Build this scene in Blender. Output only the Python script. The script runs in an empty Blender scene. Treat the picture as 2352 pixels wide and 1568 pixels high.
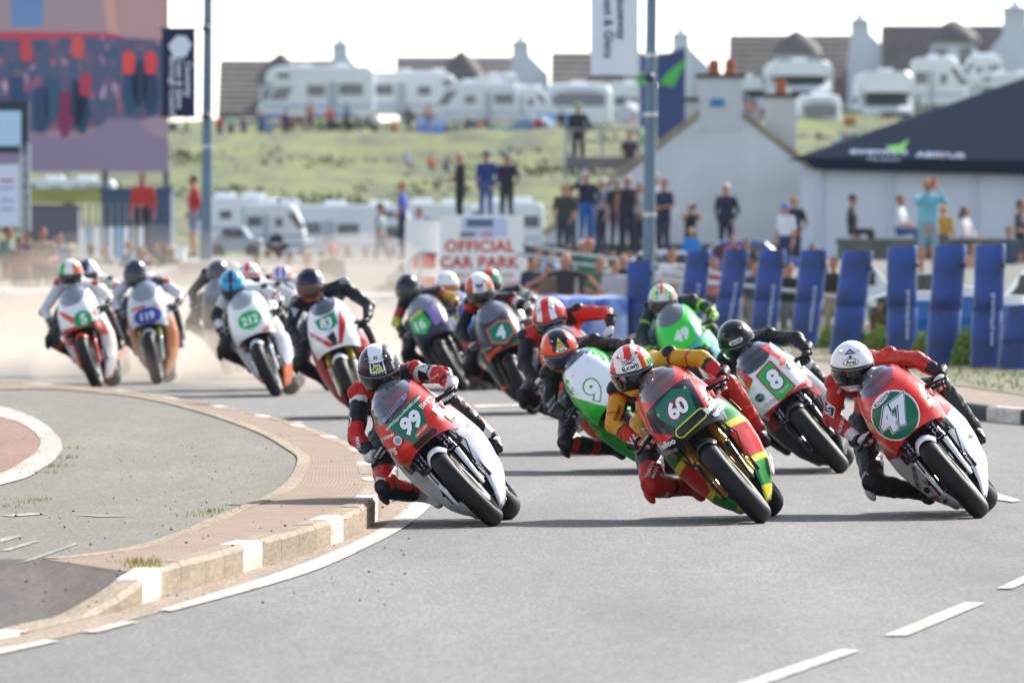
import bpy, bmesh, math, random
import numpy as np
from mathutils import Vector, Matrix, noise
from mathutils.bvhtree import BVHTree
from mathutils.geometry import tessellate_polygon
random.seed(7)
PI = math.pi
V = Vector
scene = bpy.context.scene
C = scene.collection
# ---------------------------------------------------------------- camera
F = 23000.0                      # focal length in units of a 2352 px wide picture
CAMH = 1.88
PITCH = math.atan(278 / F)
cam = bpy.data.cameras.new('camera'); cam.sensor_width = 36; cam.lens = F / 2352 * 36
cam.clip_end = 6000; cam.clip_start = 1
cam.dof.use_dof = True; cam.dof.focus_distance = 62.2; cam.dof.aperture_fstop = 6.2
camo = bpy.data.objects.new('camera', cam); C.objects.link(camo)
camo.location = (0, 0, CAMH); camo.rotation_euler = (PI / 2 - PITCH, 0, 0)
scene.camera = camo
# ---------------------------------------------------------------- sky, sun, exposure
SUN = V((1.0, 1.3, 1.12)).normalized()
EL = math.asin(SUN.z); AZ = math.atan2(SUN.x, SUN.y)
w = bpy.data.worlds.new('World'); scene.world = w; w.use_nodes = True
nt = w.node_tree; bg = nt.nodes['Background']
sky = nt.nodes.new('ShaderNodeTexSky'); sky.sky_type = 'NISHITA'; sky.sun_disc = False
sky.sun_elevation = EL; sky.sun_rotation = AZ; sky.dust_density = .4; sky.air_density = 1.0; sky.ozone_density = 2.0
hs = nt.nodes.new('ShaderNodeHueSaturation'); hs.inputs['Saturation'].default_value = .55
nt.links.new(sky.outputs[0], hs.inputs['Color']); nt.links.new(hs.outputs[0], bg.inputs[0]); bg.inputs[1].default_value = 0.14
sl = bpy.data.lights.new('sun', 'SUN'); sl.energy = 4.8; sl.angle = math.radians(.55); sl.color = (1, .955, .88)
so = bpy.data.objects.new('sun', sl); C.objects.link(so)
so.rotation_euler = SUN.to_track_quat('Z', 'Y').to_euler()
scene.view_settings.view_transform = 'Standard'; scene.view_settings.look = 'None'
scene.view_settings.gamma = 1; scene.view_settings.exposure = 1.0
scene.render.engine = 'CYCLES'
scene.cycles.volume_bounces = 1
scene.cycles.volume_step_rate = 4
scene.cycles.transparent_max_bounces = 12

# ---------------------------------------------------------------- helpers
def at(px, py, Y):
    "point at depth Y seen at (px,py) of a 2352x1568 picture"
    cx = (px - 1176) / F; cy = (784 - py) / F
    d = V((cx, math.cos(PITCH) + cy * math.sin(PITCH), -math.sin(PITCH) + cy * math.cos(PITCH)))
    t = Y / d.y
    return V((d.x * t, Y, CAMH + d.z * t))
def gnd(px, py, z=0.0):
    cx = (px - 1176) / F; cy = (784 - py) / F
    d = V((cx, math.cos(PITCH) + cy * math.sin(PITCH), -math.sin(PITCH) + cy * math.cos(PITCH)))
    t = (z - CAMH) / d.z
    return V((d.x * t, d.y * t, z))
def lin(h):
    h = h.lstrip('#'); c = [int(h[i:i + 2], 16) / 255 for i in (0, 2, 4)]
    return tuple((x / 12.92 if x <= .04045 else ((x + .055) / 1.055) ** 2.4) for x in c) + (1,)
MATS = {}
def M(col, r=.5, met=0, var=0, vs=3, bump=0, bs=60, coat=0, emis=0, k=1.0, key=None, col2=None, spec=None):
    "procedural principled material; col is an sRGB hex, k scales its albedo"
    kk = (col, r, met, var, vs, bump, bs, coat, emis, k, key, col2, spec)
    if kk in MATS: return MATS[kk]
    m = bpy.data.materials.new(key or 'mat_' + col.strip('#')); m.use_nodes = True
    n = m.node_tree; b = n.nodes['Principled BSDF']; L = n.links
    c = lin(col); c = tuple(x * k for x in c[:3]) + (1,)
    b.inputs['Base Color'].default_value = c
    b.inputs['Roughness'].default_value = r; b.inputs['Metallic'].default_value = met
    if spec is not None: b.inputs['Specular IOR Level'].default_value = spec
    if coat: b.inputs['Coat Weight'].default_value = coat; b.inputs['Coat Roughness'].default_value = .08
    if emis:
        b.inputs['Emission Color'].default_value = c; b.inputs['Emission Strength'].default_value = emis
    if var or bump:
        tc = n.nodes.new('ShaderNodeTexCoord')
    if var:
        no = n.nodes.new('ShaderNodeTexNoise'); no.inputs['Scale'].default_value = vs; no.inputs['Detail'].default_value = 6
        L.new(tc.outputs['Object'], no.inputs['Vector'])
        mx = n.nodes.new('ShaderNodeMix'); mx.data_type = 'RGBA'
        c2 = lin(col2) if col2 else tuple(x * (1 - var) for x in c[:3]) + (1,)
        if col2: c2 = tuple(x * k for x in c2[:3]) + (1,)
        mx.inputs['A'].default_value = c2; mx.inputs['B'].default_value = tuple(min(1, x * (1 + var * .5)) for x in c[:3]) + (1,)
        rp = n.nodes.new('ShaderNodeMapRange'); rp.inputs['From Min'].default_value = .35; rp.inputs['From Max'].default_value = .65
        L.new(no.outputs['Fac'], rp.inputs['Value']); L.new(rp.outputs[0], mx.inputs['Factor'])
        L.new(mx.outputs['Result'], b.inputs['Base Color'])
    if bump:
        n2 = n.nodes.new('ShaderNodeTexNoise'); n2.inputs['Scale'].default_value = bs; n2.inputs['Detail'].default_value = 3
        L.new(tc.outputs['Object'], n2.inputs['Vector'])
        bp = n.nodes.new('ShaderNodeBump'); bp.inputs['Strength'].default_value = bump; bp.inputs['Distance'].default_value = .02
        L.new(n2.outputs['Fac'], bp.inputs['Height']); L.new(bp.outputs[0], b.inputs['Normal'])
    MATS[kk] = m; return m
def paint(c): return M(c, .3, coat=.18, k=.92, spec=.28)
def bandpaint(vec, stops):
    "glossy paint in crisp bands across direction vec: stops are (upper limit, colour)"
    key = ('band', vec, tuple(stops))
    if key in MATS: return MATS[key]
    m = bpy.data.materials.new('banded_paint'); m.use_nodes = True; n = m.node_tree; b = n.nodes['Principled BSDF']; L = n.links
    tc = n.nodes.new('ShaderNodeTexCoord'); dp = n.nodes.new('ShaderNodeVectorMath'); dp.operation = 'DOT_PRODUCT'; dp.inputs[1].default_value = vec
    ma = n.nodes.new('ShaderNodeMath'); ma.operation = 'MULTIPLY_ADD'; ma.inputs[1].default_value = .5; ma.inputs[2].default_value = .5
    cr = n.nodes.new('ShaderNodeValToRGB'); cr.color_ramp.interpolation = 'CONSTANT'
    L.new(tc.outputs['Object'], dp.inputs[0]); L.new(dp.outputs['Value'], ma.inputs[0]); L.new(ma.outputs[0], cr.inputs[0]); L.new(cr.outputs[0], b.inputs['Base Color'])
    e = cr.color_ramp.elements; e[0].position = 0; e[0].color = tuple(x * .9 for x in lin(stops[0][1])[:3]) + (1,); e[1].position = 1; e[1].color = tuple(x * .9 for x in lin(stops[-1][1])[:3]) + (1,)
    for (a, _), (_, c) in zip(stops, stops[1:]):
        q = e.new((a + 1) / 2); q.color = tuple(x * .9 for x in lin(c)[:3]) + (1,)
    b.inputs['Roughness'].default_value = .3; b.inputs['Coat Weight'].default_value = .18; b.inputs['Specular IOR Level'].default_value = .28; MATS[key] = m; return m
def leather(c): return M(c, .5, bump=1.0, bs=16, k=.72, spec=.3)
def rubber(): return M('#101012', .6, var=.35, vs=20, k=1, bump=.1, bs=90, spec=.3)
def metal(c='#8d9094', r=.3): return M(c, r, .9)
def cloth(c): return M(c, .85, var=.15, vs=6, k=.8)
def glassdark(c='#1c2730'): return M(c, .08, 0, coat=.5)

class MB:
    def __init__(s): s.v = []; s.f = []; s.m = []
    def add(s, vs, fs, mi=0):
        b = len(s.v); s.v += [tuple(x) for x in vs]; s.f += [tuple(i + b for i in f) for f in fs]
        s.m += ([mi] * len(fs) if isinstance(mi, int) else list(mi)); return s
    def box(s, c, sz, rot=None, mi=0, taper=1):
        hx, hy, hz = [x / 2 for x in sz]; c = V(c)
        p = [V((x * (taper if z > 0 else 1), y * (taper if z > 0 else 1), z)) for z in (-hz, hz) for x, y in ((-hx, -hy), (hx, -hy), (hx, hy), (-hx, hy))]
        if rot is not None: p = [rot @ q for q in p]
        return s.add([c + q for q in p], [(0, 3, 2, 1), (4, 5, 6, 7), (0, 1, 5, 4), (1, 2, 6, 5), (2, 3, 7, 6), (3, 0, 4, 7)], mi)
    def tube(s, pts, rad, n=10, mi=0, caps=True):
        pts = [V(p) for p in pts]; rad = rad if isinstance(rad, (list, tuple)) else [rad] * len(pts)
        rings = []; up = None
        for i, p in enumerate(pts):
            a = pts[max(0, i - 1)]; b = pts[min(len(pts) - 1, i + 1)]
            d = (b - a).normalized()
            if up is None: up = V((0, 0, 1)) if abs(d.z) < .9 else V((1, 0, 0))
            x = up.cross(d).normalized(); y = d.cross(x).normalized(); up = y
            rings.append([p + x * math.cos(t) * rad[i] + y * math.sin(t) * rad[i] for t in [2 * PI * k / n for k in range(n)]])
        return s.loft(rings, mi, caps)
    def loft(s, rings, mi=0, caps=True, close=True):
        n = len(rings[0]); vs = [q for r in rings for q in r]; fs = []
        for i in range(len(rings) - 1):
            for k in range(n if close else n - 1):
                a = i * n + k; b = i * n + (k + 1) % n
                fs.append((a, b, b + n, a + n))
        if caps: fs.append(tuple(reversed(range(n)))); fs.append(tuple(range((len(rings) - 1) * n, len(rings) * n)))
        return s.add(vs, fs, mi)
    def ell(s, c, r, rot=None, mi=0, n=16, m=10):
        c = V(c); r = r if isinstance(r, (tuple, list)) else (r, r, r); vs = []; fs = []
        for j in range(1, m):
            a = PI * j / m
            for k in range(n):
                t = 2 * PI * k / n; vs.append(V((r[0] * math.sin(a) * math.cos(t), r[1] * math.sin(a) * math.sin(t), r[2] * math.cos(a))))
        vs += [V((0, 0, r[2])), V((0, 0, -r[2]))]; T = (m - 1) * n
        for j in range(m - 2):
            for k in range(n):
                a = j * n + k; b = j * n + (k + 1) % n; fs.append((a, a + n, b + n, b))
        for k in range(n):
            fs.append((T, k, (k + 1) % n)); fs.append((T + 1, (m - 2) * n + (k + 1) % n, (m - 2) * n + k))
        if rot is not None: vs = [rot @ q for q in vs]
        return s.add([c + q for q in vs], fs, mi)
    def prism(s, poly, y0, y1, mi=0, ax='xz'):
        n = len(poly)
        f3 = (lambda a, b, y: (a, y, b)) if ax == 'xz' else ((lambda a, b, y: (y, a, b)) if ax == 'yz' else (lambda a, b, y: (a, b, y)))
        vs = [f3(a, b, y0) for a, b in poly] + [f3(a, b, y1) for a, b in poly]
        tri = tessellate_polygon([[V((a, b, 0)) for a, b in poly]])
        fs = [tuple(t) for t in tri] + [tuple(i + n for i in reversed(t)) for t in tri]
        fs += [(i, i + n, (i + 1) % n + n, (i + 1) % n) for i in range(n)]
        return s.add(vs, fs, mi)
    def grid(s, fn, nu, nv, mi=0):
        vs = [fn(i / nu, j / nv) for j in range(nv + 1) for i in range(nu + 1)]
        fs = [(j * (nu + 1) + i, j * (nu + 1) + i + 1, (j + 1) * (nu + 1) + i + 1, (j + 1) * (nu + 1) + i) for j in range(nv) for i in range(nu)]
        return s.add(vs, fs, mi)
    def bvh(s): return BVHTree.FromPolygons([V(v) for v in s.v], s.f)
    def build(s, name, mats, parent=None, smooth=35, fix=True, mw=None, solid=0):
        me = bpy.data.meshes.new(name); me.from_pydata([tuple(v) for v in s.v], [], s.f)
        for m in (mats if isinstance(mats, (list, tuple)) else [mats]): me.materials.append(m)
        me.polygons.foreach_set('material_index', s.m)
        if fix:
            bm = bmesh.new(); bm.from_mesh(me); bmesh.ops.recalc_face_normals(bm, faces=bm.faces); bm.to_mesh(me); bm.free()
        if smooth:
            me.polygons.foreach_set('use_smooth', [True] * len(me.polygons))
            try: me.set_sharp_from_angle(angle=math.radians(smooth))
            except Exception: pass
        o = bpy.data.objects.new(name, me); C.objects.link(o)
        if parent is not None: o.parent = parent
        if mw is not None: o.matrix_world = mw
        if solid:
            md = o.modifiers.new('t', 'SOLIDIFY'); md.thickness = solid; md.offset = 0
        return o
def tag(o, label=None, cat=None, group=None, kind=None):
    if label: o['label'] = label
    if cat: o['category'] = cat
    if group: o['group'] = group
    if kind: o['kind'] = kind
    return o
def empty(name, loc, rz=0, scale=1):
    o = bpy.data.objects.new(name, None); C.objects.link(o); o.location = loc; o.rotation_euler = (0, 0, rz); o.scale = (scale,) * 3
    o.empty_display_size = .1
    return o
def capsules_mesh(caps, ells, vox, smooth=6):
    "one continuous skin over tapered capsules (p0,r0,p1,r1,region) and ellipsoids (c,r3,rot,region): returns verts, faces"
    mb = MB()
    for (p0, r0, p1, r1, _) in caps:
        p0 = V(p0); p1 = V(p1)
        mb.tube([p0, p0.lerp(p1, .5), p1], [r0, (r0 + r1) / 2, r1], 12); mb.ell(p0, r0, n=12, m=8); mb.ell(p1, r1, n=12, m=8)
    for (c, r, rot, _) in ells: mb.ell(c, r, rot, n=16, m=10)
    o = mb.build('tmp', M('#ffffff'), smooth=0)
    md = o.modifiers.new('r', 'REMESH'); md.mode = 'VOXEL'; md.voxel_size = vox
    ms = o.modifiers.new('s', 'SMOOTH'); ms.iterations = smooth; ms.factor = .5
    dg = bpy.context.evaluated_depsgraph_get()
    me = bpy.data.meshes.new_from_object(o.evaluated_get(dg))
    bpy.data.objects.remove(o)
    return me
def region_assign(me, caps, ells, fn):
    "material index per face from nearest bone: fn(region, t, centre, normal)"
    n = len(me.polygons); c = np.empty(n * 3); me.polygons.foreach_get('center', c); c = c.reshape(-1, 3)
    best = np.full(n, 1e9); dz = np.zeros(n); bi = np.zeros(n, int); bt = np.zeros(n)
    items = []
    for (p0, r0, p1, r1, reg) in caps:
        a = np.array(p0[:]); d = np.array(p1[:]) - a; L = max(d @ d, 1e-9)
        t = np.clip(((c - a) @ d) / L, 0, 1); dist = np.linalg.norm(c - (a + t[:, None] * d), axis=1) - (r0 + (r1 - r0) * t)
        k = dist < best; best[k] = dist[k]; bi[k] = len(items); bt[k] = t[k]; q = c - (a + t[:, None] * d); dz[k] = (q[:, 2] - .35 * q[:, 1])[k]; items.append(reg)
    for (cc, r, rot, reg) in ells:
        dist = np.linalg.norm(c - np.array(cc[:]), axis=1) - sum(r) / 3
        k = dist < best; best[k] = dist[k]; bi[k] = len(items); bt[k] = .5; items.append(reg)
    mi = [fn(items[bi[i]], bt[i], c[i], dz[i]) for i in range(n)]
    me.polygons.foreach_set('material_index', mi)
    me.polygons.foreach_set('use_smooth', [True] * n)
def tri2d(polys):
    "flat mesh from a list of outlines (first outer, rest holes)"
    pts = [V((x, y, 0)) for p in polys for x, y in p]
    t = tessellate_polygon([[V((x, y, 0)) for x, y in p] for p in polys])
    return [(p.x, p.y) for p in pts], [tuple(q) for q in t]
TXT = {}
def text2d(body, size=1, bold=.0, shear=0, space=1.0):
    "mesh of a line of lettering centred on the origin"
    k = (body, bold, shear, space)
    if k not in TXT:
        cu = bpy.data.curves.new('t', 'FONT'); cu.body = body; cu.size = 1; cu.offset = bold; cu.shear = shear; cu.space_character = space
        cu.align_x = 'CENTER'; cu.align_y = 'CENTER'; cu.resolution_u = 3
        o = bpy.data.objects.new('t', cu); C.objects.link(o)
        dg = bpy.context.evaluated_depsgraph_get(); me = bpy.data.meshes.new_from_object(o.evaluated_get(dg))
        vs = [(v.co.x, v.co.y) for v in me.vertices]; fs = [tuple(p.vertices) for p in me.polygons]
        bpy.data.objects.remove(o); bpy.data.meshes.remove(me)
        ys = [y for x, y in vs]; xs = [x for x, y in vs]; oy = (max(ys) + min(ys)) / 2; ox = (max(xs) + min(xs)) / 2; TXT[k] = ([(x - ox, y - oy) for x, y in vs], fs, max(ys) - min(ys))
    vs, fs, h = TXT[k]
    return [(x * size / .7, y * size / .7) for x, y in vs], fs
def place2d(vs, cx, cy, rot=0):
    c, s = math.cos(rot), math.sin(rot)
    return [(cx + x * c - y * s, cy + x * s + y * c) for x, y in vs]
def slice2d(vs, fs, step):
    bm = bmesh.new(); bv = [bm.verts.new((x, y, 0)) for x, y in vs]
    for f in fs:
        try: bm.faces.new([bv[i] for i in f])
        except ValueError: pass
    xs = [x for x, y in vs]; ys = [y for x, y in vs]
    for a, lo, hi in ((0, min(xs), max(xs)), (1, min(ys), max(ys))):
        k = math.ceil(lo / step)
        while k * step < hi:
            co = [0, 0, 0]; co[a] = k * step; no = [0, 0, 0]; no[a] = 1
            bmesh.ops.bisect_plane(bm, geom=bm.verts[:] + bm.edges[:] + bm.faces[:], plane_co=co, plane_no=no); k += 1
    bm.verts.index_update()
    r = [(v.co.x, v.co.y) for v in bm.verts], [tuple(v.index for v in f.verts) for f in bm.faces]
    bm.free(); return r
def decal(bvh, vs, fs, org, U, W, N, off, mat, name, parent, step=.03):
    "lay a flat outline on a curved surface: cast each vertex along N, keep it 'off' in front"
    vs, fs = slice2d(vs, fs, step); out = []
    org, U, W, N = V(org), V(U), V(W), V(N).normalized()
    for x, y in vs:
        p = org + U * x + W * y - N * 3; h = bvh.ray_cast(p, N)
        out.append(None if h[0] is None else h[0] - N * off)
    idx = {}; vv = []
    for i, p in enumerate(out):
        if p is not None: idx[i] = len(vv); vv.append(p)
    ff = []
    for f in fs:
        if all(i in idx for i in f):
            q = [out[i] for i in f]
            d = max((q[i] - q[i - 1]).dot(N) for i in range(len(q)))
            if abs(d) < .17: ff.append(tuple(idx[i] for i in f))
    if not ff: return None
    mb = MB(); mb.add(vv, ff); return mb.build(name, mat, parent, smooth=60)
def flat_text(body, size, mat, name, parent, org, U=(1, 0, 0), W=(0, 0, 1), bold=0, rot=0, shear=0, space=1, thick=.0):
    vs, fs = text2d(body, size, bold, shear, space); vs = place2d(vs, 0, 0, rot); org, U, W = V(org), V(U), V(W)
    mb = MB(); mb.add([org + U * x + W * y for x, y in vs], fs); return mb.build(name, mat, parent, smooth=0)
def circ(cx, cy, rx, ry=None, n=28, rot=0):
    ry = ry or rx; return place2d([(rx * math.cos(2 * PI * i / n), ry * math.sin(2 * PI * i / n)) for i in range(n)], cx, cy, rot)
def interp(keys, x):
    if x <= keys[0][0]: return keys[0][1]
    for (a, b), (c, d) in zip(keys, keys[1:]):
        if x <= c:
            t = (x - a) / (c - a); t = t * t * (3 - 2 * t) * .5 + t * .5; return b + (d - b) * t
    return keys[-1][1]
# ================================================================ ground, road, island, kerbs
def sstep(a, b, x):
    t = max(0, min(1, (x - a) / (b - a))); return t * t * (3 - 2 * t)
def terr(x, y):
    z = -.03 + .98 * sstep(168, 200, y) - .25 * sstep(245, 285, y) + 1.3 * sstep(305, 345, y)
    z += 4.6 * sstep(335, 500, y) + 1.3 * sstep(480, 640, y) + 1.6 * sstep(0, 40, x) * sstep(500, 640, y)
    k = sstep(330, 360, y) * (1 - sstep(488, 515, y))
    if k: z += k * (noise.noise(V((x * .09, y * .035, 0))) * .9 + noise.noise(V((x * .35, y * .12, 3))) * .28)
    z -= 9 * sstep(720, 1500, y)
    return z
mb = MB()
xs = [-900, -400, -200, -120, -80] + [-60 + i * 1.5 for i in range(81)] + [80, 120, 200, 400, 900]
ys = [-60, 0, 60, 120, 160] + [166 + i * 3 for i in range(14)] + [215, 230, 245, 255, 265, 275, 285, 295, 303] + [308 + i * 4 for i in range(54)] + [540, 570, 600, 640, 700, 800, 1000, 1500, 3000]
mb.v = [(x, y, terr(x, y)) for y in ys for x in xs]; nx = len(xs)
mb.f = [(j * nx + i, j * nx + i + 1, (j + 1) * nx + i + 1, (j + 1) * nx + i) for j in range(len(ys) - 1) for i in range(nx - 1)]
mb.m = [0] * len(mb.f)
gm = M('#8b9440', .95, var=.5, vs=.35, col2='#6e7150', k=.62, key='grass_slope')
# darker tufts and paler turf mixed in at two scales
n = gm.node_tree; b = n.nodes['Principled BSDF']; L = n.links
tc = n.nodes.new('ShaderNodeTexCoord'); mp = n.nodes.new('ShaderNodeMapping'); mp.inputs['Scale'].default_value = (.5, .1, .8)
L.new(tc.outputs['Object'], mp.inputs['Vector'])
no = n.nodes.new('ShaderNodeTexNoise'); no.inputs['Scale'].default_value = 1.1; no.inputs['Detail'].default_value = 10; no.inputs['Roughness'].default_value = .78
L.new(mp.outputs[0], no.inputs['Vector'])
cr = n.nodes.new('ShaderNodeValToRGB'); cr.color_ramp.elements[0].position = .38; cr.color_ramp.elements[0].color = tuple(x * .22 for x in lin('#4e5c34')[:3]) + (1,)
cr.color_ramp.elements[1].position = .58; cr.color_ramp.elements[1].color = tuple(x * .37 for x in lin('#93a030')[:3]) + (1,)
e = cr.color_ramp.elements.new(.48); e.color = tuple(x * .28 for x in lin('#7d8a34')[:3]) + (1,)
L.new(no.outputs['Fac'], cr.inputs[0]); L.new(cr.outputs[0], b.inputs['Base Color'])
tag(mb.build('ground', gm, smooth=180, fix=False), kind='structure')

def asphalt(name, c, c2, k, sc=1.0, bump=.5):
    m = bpy.data.materials.new(name); m.use_nodes = True; n = m.node_tree; L = n.links; b = n.nodes['Principled BSDF']
    tc = n.nodes.new('ShaderNodeTexCoord')
    def nz(s, d, r=.6, stretch=None):
        x = n.nodes.new('ShaderNodeTexNoise'); x.inputs['Scale'].default_value = s; x.inputs['Detail'].default_value = d; x.inputs['Roughness'].default_value = r
        if stretch:
            mp = n.nodes.new('ShaderNodeMapping'); mp.inputs['Scale'].default_value = stretch; L.new(tc.outputs['Object'], mp.inputs['Vector']); L.new(mp.outputs[0], x.inputs['Vector'])
        else: L.new(tc.outputs['Object'], x.inputs['Vector'])
        return x
    def mix(f, a, bb, blend='MIX'):
        x = n.nodes.new('ShaderNodeMix'); x.data_type = 'RGBA'; x.blend_type = blend
        for s, v in (('Factor', f), ('A', a), ('B', bb)):
            if hasattr(v, 'is_output') or isinstance(v, bpy.types.NodeSocket): L.new(v, x.inputs[s])
            else: x.inputs[s].default_value = v
        return x.outputs['Result']
    def rng(o, a, bb, lo=0, hi=1):
        x = n.nodes.new('ShaderNodeMapRange'); x.inputs['From Min'].default_value = a; x.inputs['From Max'].default_value = bb
        x.inputs['To Min'].default_value = lo; x.inputs['To Max'].default_value = hi; L.new(o, x.inputs['Value']); return x.outputs[0]
    A = tuple(x * k for x in lin(c)[:3]) + (1,); B = tuple(x * k for x in lin(c2)[:3]) + (1,)
    big = rng(nz(.5 * sc, 5, stretch=(1, .12, 1)).outputs['Fac'], .35, .65)
    col = mix(big, A, B)
    sp = rng(nz(48, 2, .8, stretch=(1, .06, 1)).outputs['Fac'], .3, .7, .72, 1.28)  # colour speckle, stretched along y, stands in for bump shading of the grain
    v = n.nodes.new('ShaderNodeVectorMath'); v.operation = 'SCALE'; L.new(col, v.inputs[0]); L.new(sp, v.inputs['Scale'])
    g = rng(nz(9, 4, .7, stretch=(1, .1, 1)).outputs['Fac'], .3, .7, .88, 1.12)
    v2 = n.nodes.new('ShaderNodeVectorMath'); v2.operation = 'SCALE'; L.new(v.outputs[0], v2.inputs[0]); L.new(g, v2.inputs['Scale'])
    L.new(v2.outputs[0], b.inputs['Base Color']); b.inputs['Roughness'].default_value = .85
    bp = n.nodes.new('ShaderNodeBump'); bp.inputs['Strength'].default_value = bump; bp.inputs['Distance'].default_value = .012
    L.new(nz(70, 3, .8).outputs['Fac'], bp.inputs['Height']); L.new(bp.outputs[0], b.inputs['Normal'])
    return m
ROADM = asphalt('road_asphalt', '#a09b96', '#827e7a', .50)
ISLM = asphalt('island_asphalt', '#918979', '#7f786a', .54, 2)
REDM = asphalt('red_asphalt', '#a87c66', '#966c58', .56, 2, .6)
BRN = asphalt('brown_patch', '#755c50', '#524740', .50, 9, 1.0)
GUT = asphalt('gutter_dirt', '#b59b82', '#a08d78', .62, 3, .4)
PAVE = asphalt('pavement_slabs', '#a38b76', '#8f7d6d', .6, 3, .4)
WHT = asphalt('road_paint', '#ece0d4', '#c9bbab', .66, 9, .3)
def sheet(name, pts, z, mat, kind='structure', parent=None):
    mb = MB(); p = [(q[0], q[1]) for q in pts]
    vs, fs = tri2d([p]); mb.add([(x, y, z) for x, y in vs], fs)
    bm_ = mb.build(name, mat, parent, smooth=0)
    return tag(bm_, kind=kind)
sheet('road', [(-60, -50), (60, -50), (60, 166), (-60, 166)], 0.0, ROADM)
ZK = .15
# kerb line of the island at road level (front, then curling round the back)
front = [gnd(x, y) for x, y in ((350, 1380), (400, 1361), (473, 1342), (577, 1309), (619, 1297.5), (714, 1269), (775.5, 1248), (823, 1226.6), (865, 1196), (888, 1158))]
back = [gnd(x, y, ZK) for x, y in ((872, 1094), (848, 1035), (788, 1007), (690, 972), (578, 944), (455, 921), (334, 902), (218, 888), (60, 879), (-300, 868))]
raw = [V((p.x, p.y)) for p in front + back]
def catmull(P, k=8):
    out = []
    for i in range(len(P) - 1):
        p0, p1, p2, p3 = P[max(0, i - 1)], P[i], P[i + 1], P[min(len(P) - 1, i + 2)]
        for j in range(k):
            t = j / k; out.append(.5 * ((2 * p1) + (p2 - p0) * t + (2 * p0 - 5 * p1 + 4 * p2 - p3) * t * t + (3 * p1 - p0 - 3 * p2 + p3) * t ** 3))
    return out + [P[-1]]
def resample(P, d):
    out = [P[0]]; need = d
    for a, b in zip(P, P[1:]):
        L = (b - a).length; s = need
        while s <= L: out.append(a.lerp(b, s / L)); s += d
        need = s - L
    return out
def offs(P, d):
    out = []
    for i, p in enumerate(P):
        t = (P[min(i + 1, len(P) - 1)] - P[max(i - 1, 0)]).normalized(); out.append(p + V((-t.y, t.x)) * d)
    return out
line = resample(catmull(raw), .125)
KSTEP = 7   # samples per kerbstone (about 0.9 m)
def kerb(name, line, z1, white, matn, matw, side=1, step=KSTEP, drop=None, label=None):
    "kerbstones laid end to end along a line, each its own block with a small joint"
    mb = MB(); i = 0; k = 0; N = len(line); inn = offs(line, .13 * side); cham = offs(line, .022 * side)
    while i < N - 1:
        j = min(N - 1, i + step); jit = random.uniform(-.003, .003); rings = []
        for q in range(i, j + 1):
            z = z1 + jit
            if drop: z *= drop(q)
            a = line[q].copy(); c = cham[q]; b = inn[q].copy()
            if q == i or q == j:
                t = (line[min(q + 1, N - 1)] - line[max(q - 1, 0)]).normalized() * (.005 if q == i else -.005); a = a + t; b = b + t; c = c + t
            rings.append([V((a.x, a.y, -.05)), V((a.x, a.y, max(.012, z - .025))), V((c.x, c.y, max(.018, z))), V((b.x, b.y, max(.02, z))), V((b.x, b.y, -.05))])
        mb.loft(rings, 1 if white(k) else 0, True); i = j; k += 1
    return tag(mb.build(name, [matn, matw], smooth=25), kind='structure')
KM = asphalt('kerb_concrete', '#b39c80', '#95836c', .66, 6, .5)
KW = asphalt('kerb_white', '#f0eae0', '#bfae96', .78, 9, .5)
# ramped dropped kerb at the near end
ds = [gnd(x, y) for x, y in ((-200, 1513), (0, 1469), (120, 1442), (232, 1415), (300, 1397), (350, 1380))]
dline = resample(catmull([V((p.x, p.y)) for p in ds]), .125)
line = dline[:-1] + line
nd = len(dline)
whites = {int(nd / KSTEP) + 1}
DROP = lambda q: .10 + .90 * sstep(nd - 24, nd + 4, q)
K0 = round((nd - 1) / KSTEP)
def wht(k): return (k - K0) % 5 == 0 and (k >= K0 or k == K0 - 5)
kerb('island_kerb', line, ZK, wht, KM, KW, 1, KSTEP, drop=DROP)
inn = offs(line, .128)
bandpx = [(395, 1305), (330, 1325)]
edge_in = [gnd(x, y, ZK) for x, y in ((-300, 905), (60, 893), (200, 899), (330, 915), (455, 945), (586, 990), (657, 1030), (683, 1054), (662, 1101), (619.5, 1134), (520, 1174.6), (400, 1225), (270, 1262), (90, 1283))]
edge_in = catmull([V((p.x, p.y)) for p in edge_in])
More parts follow.
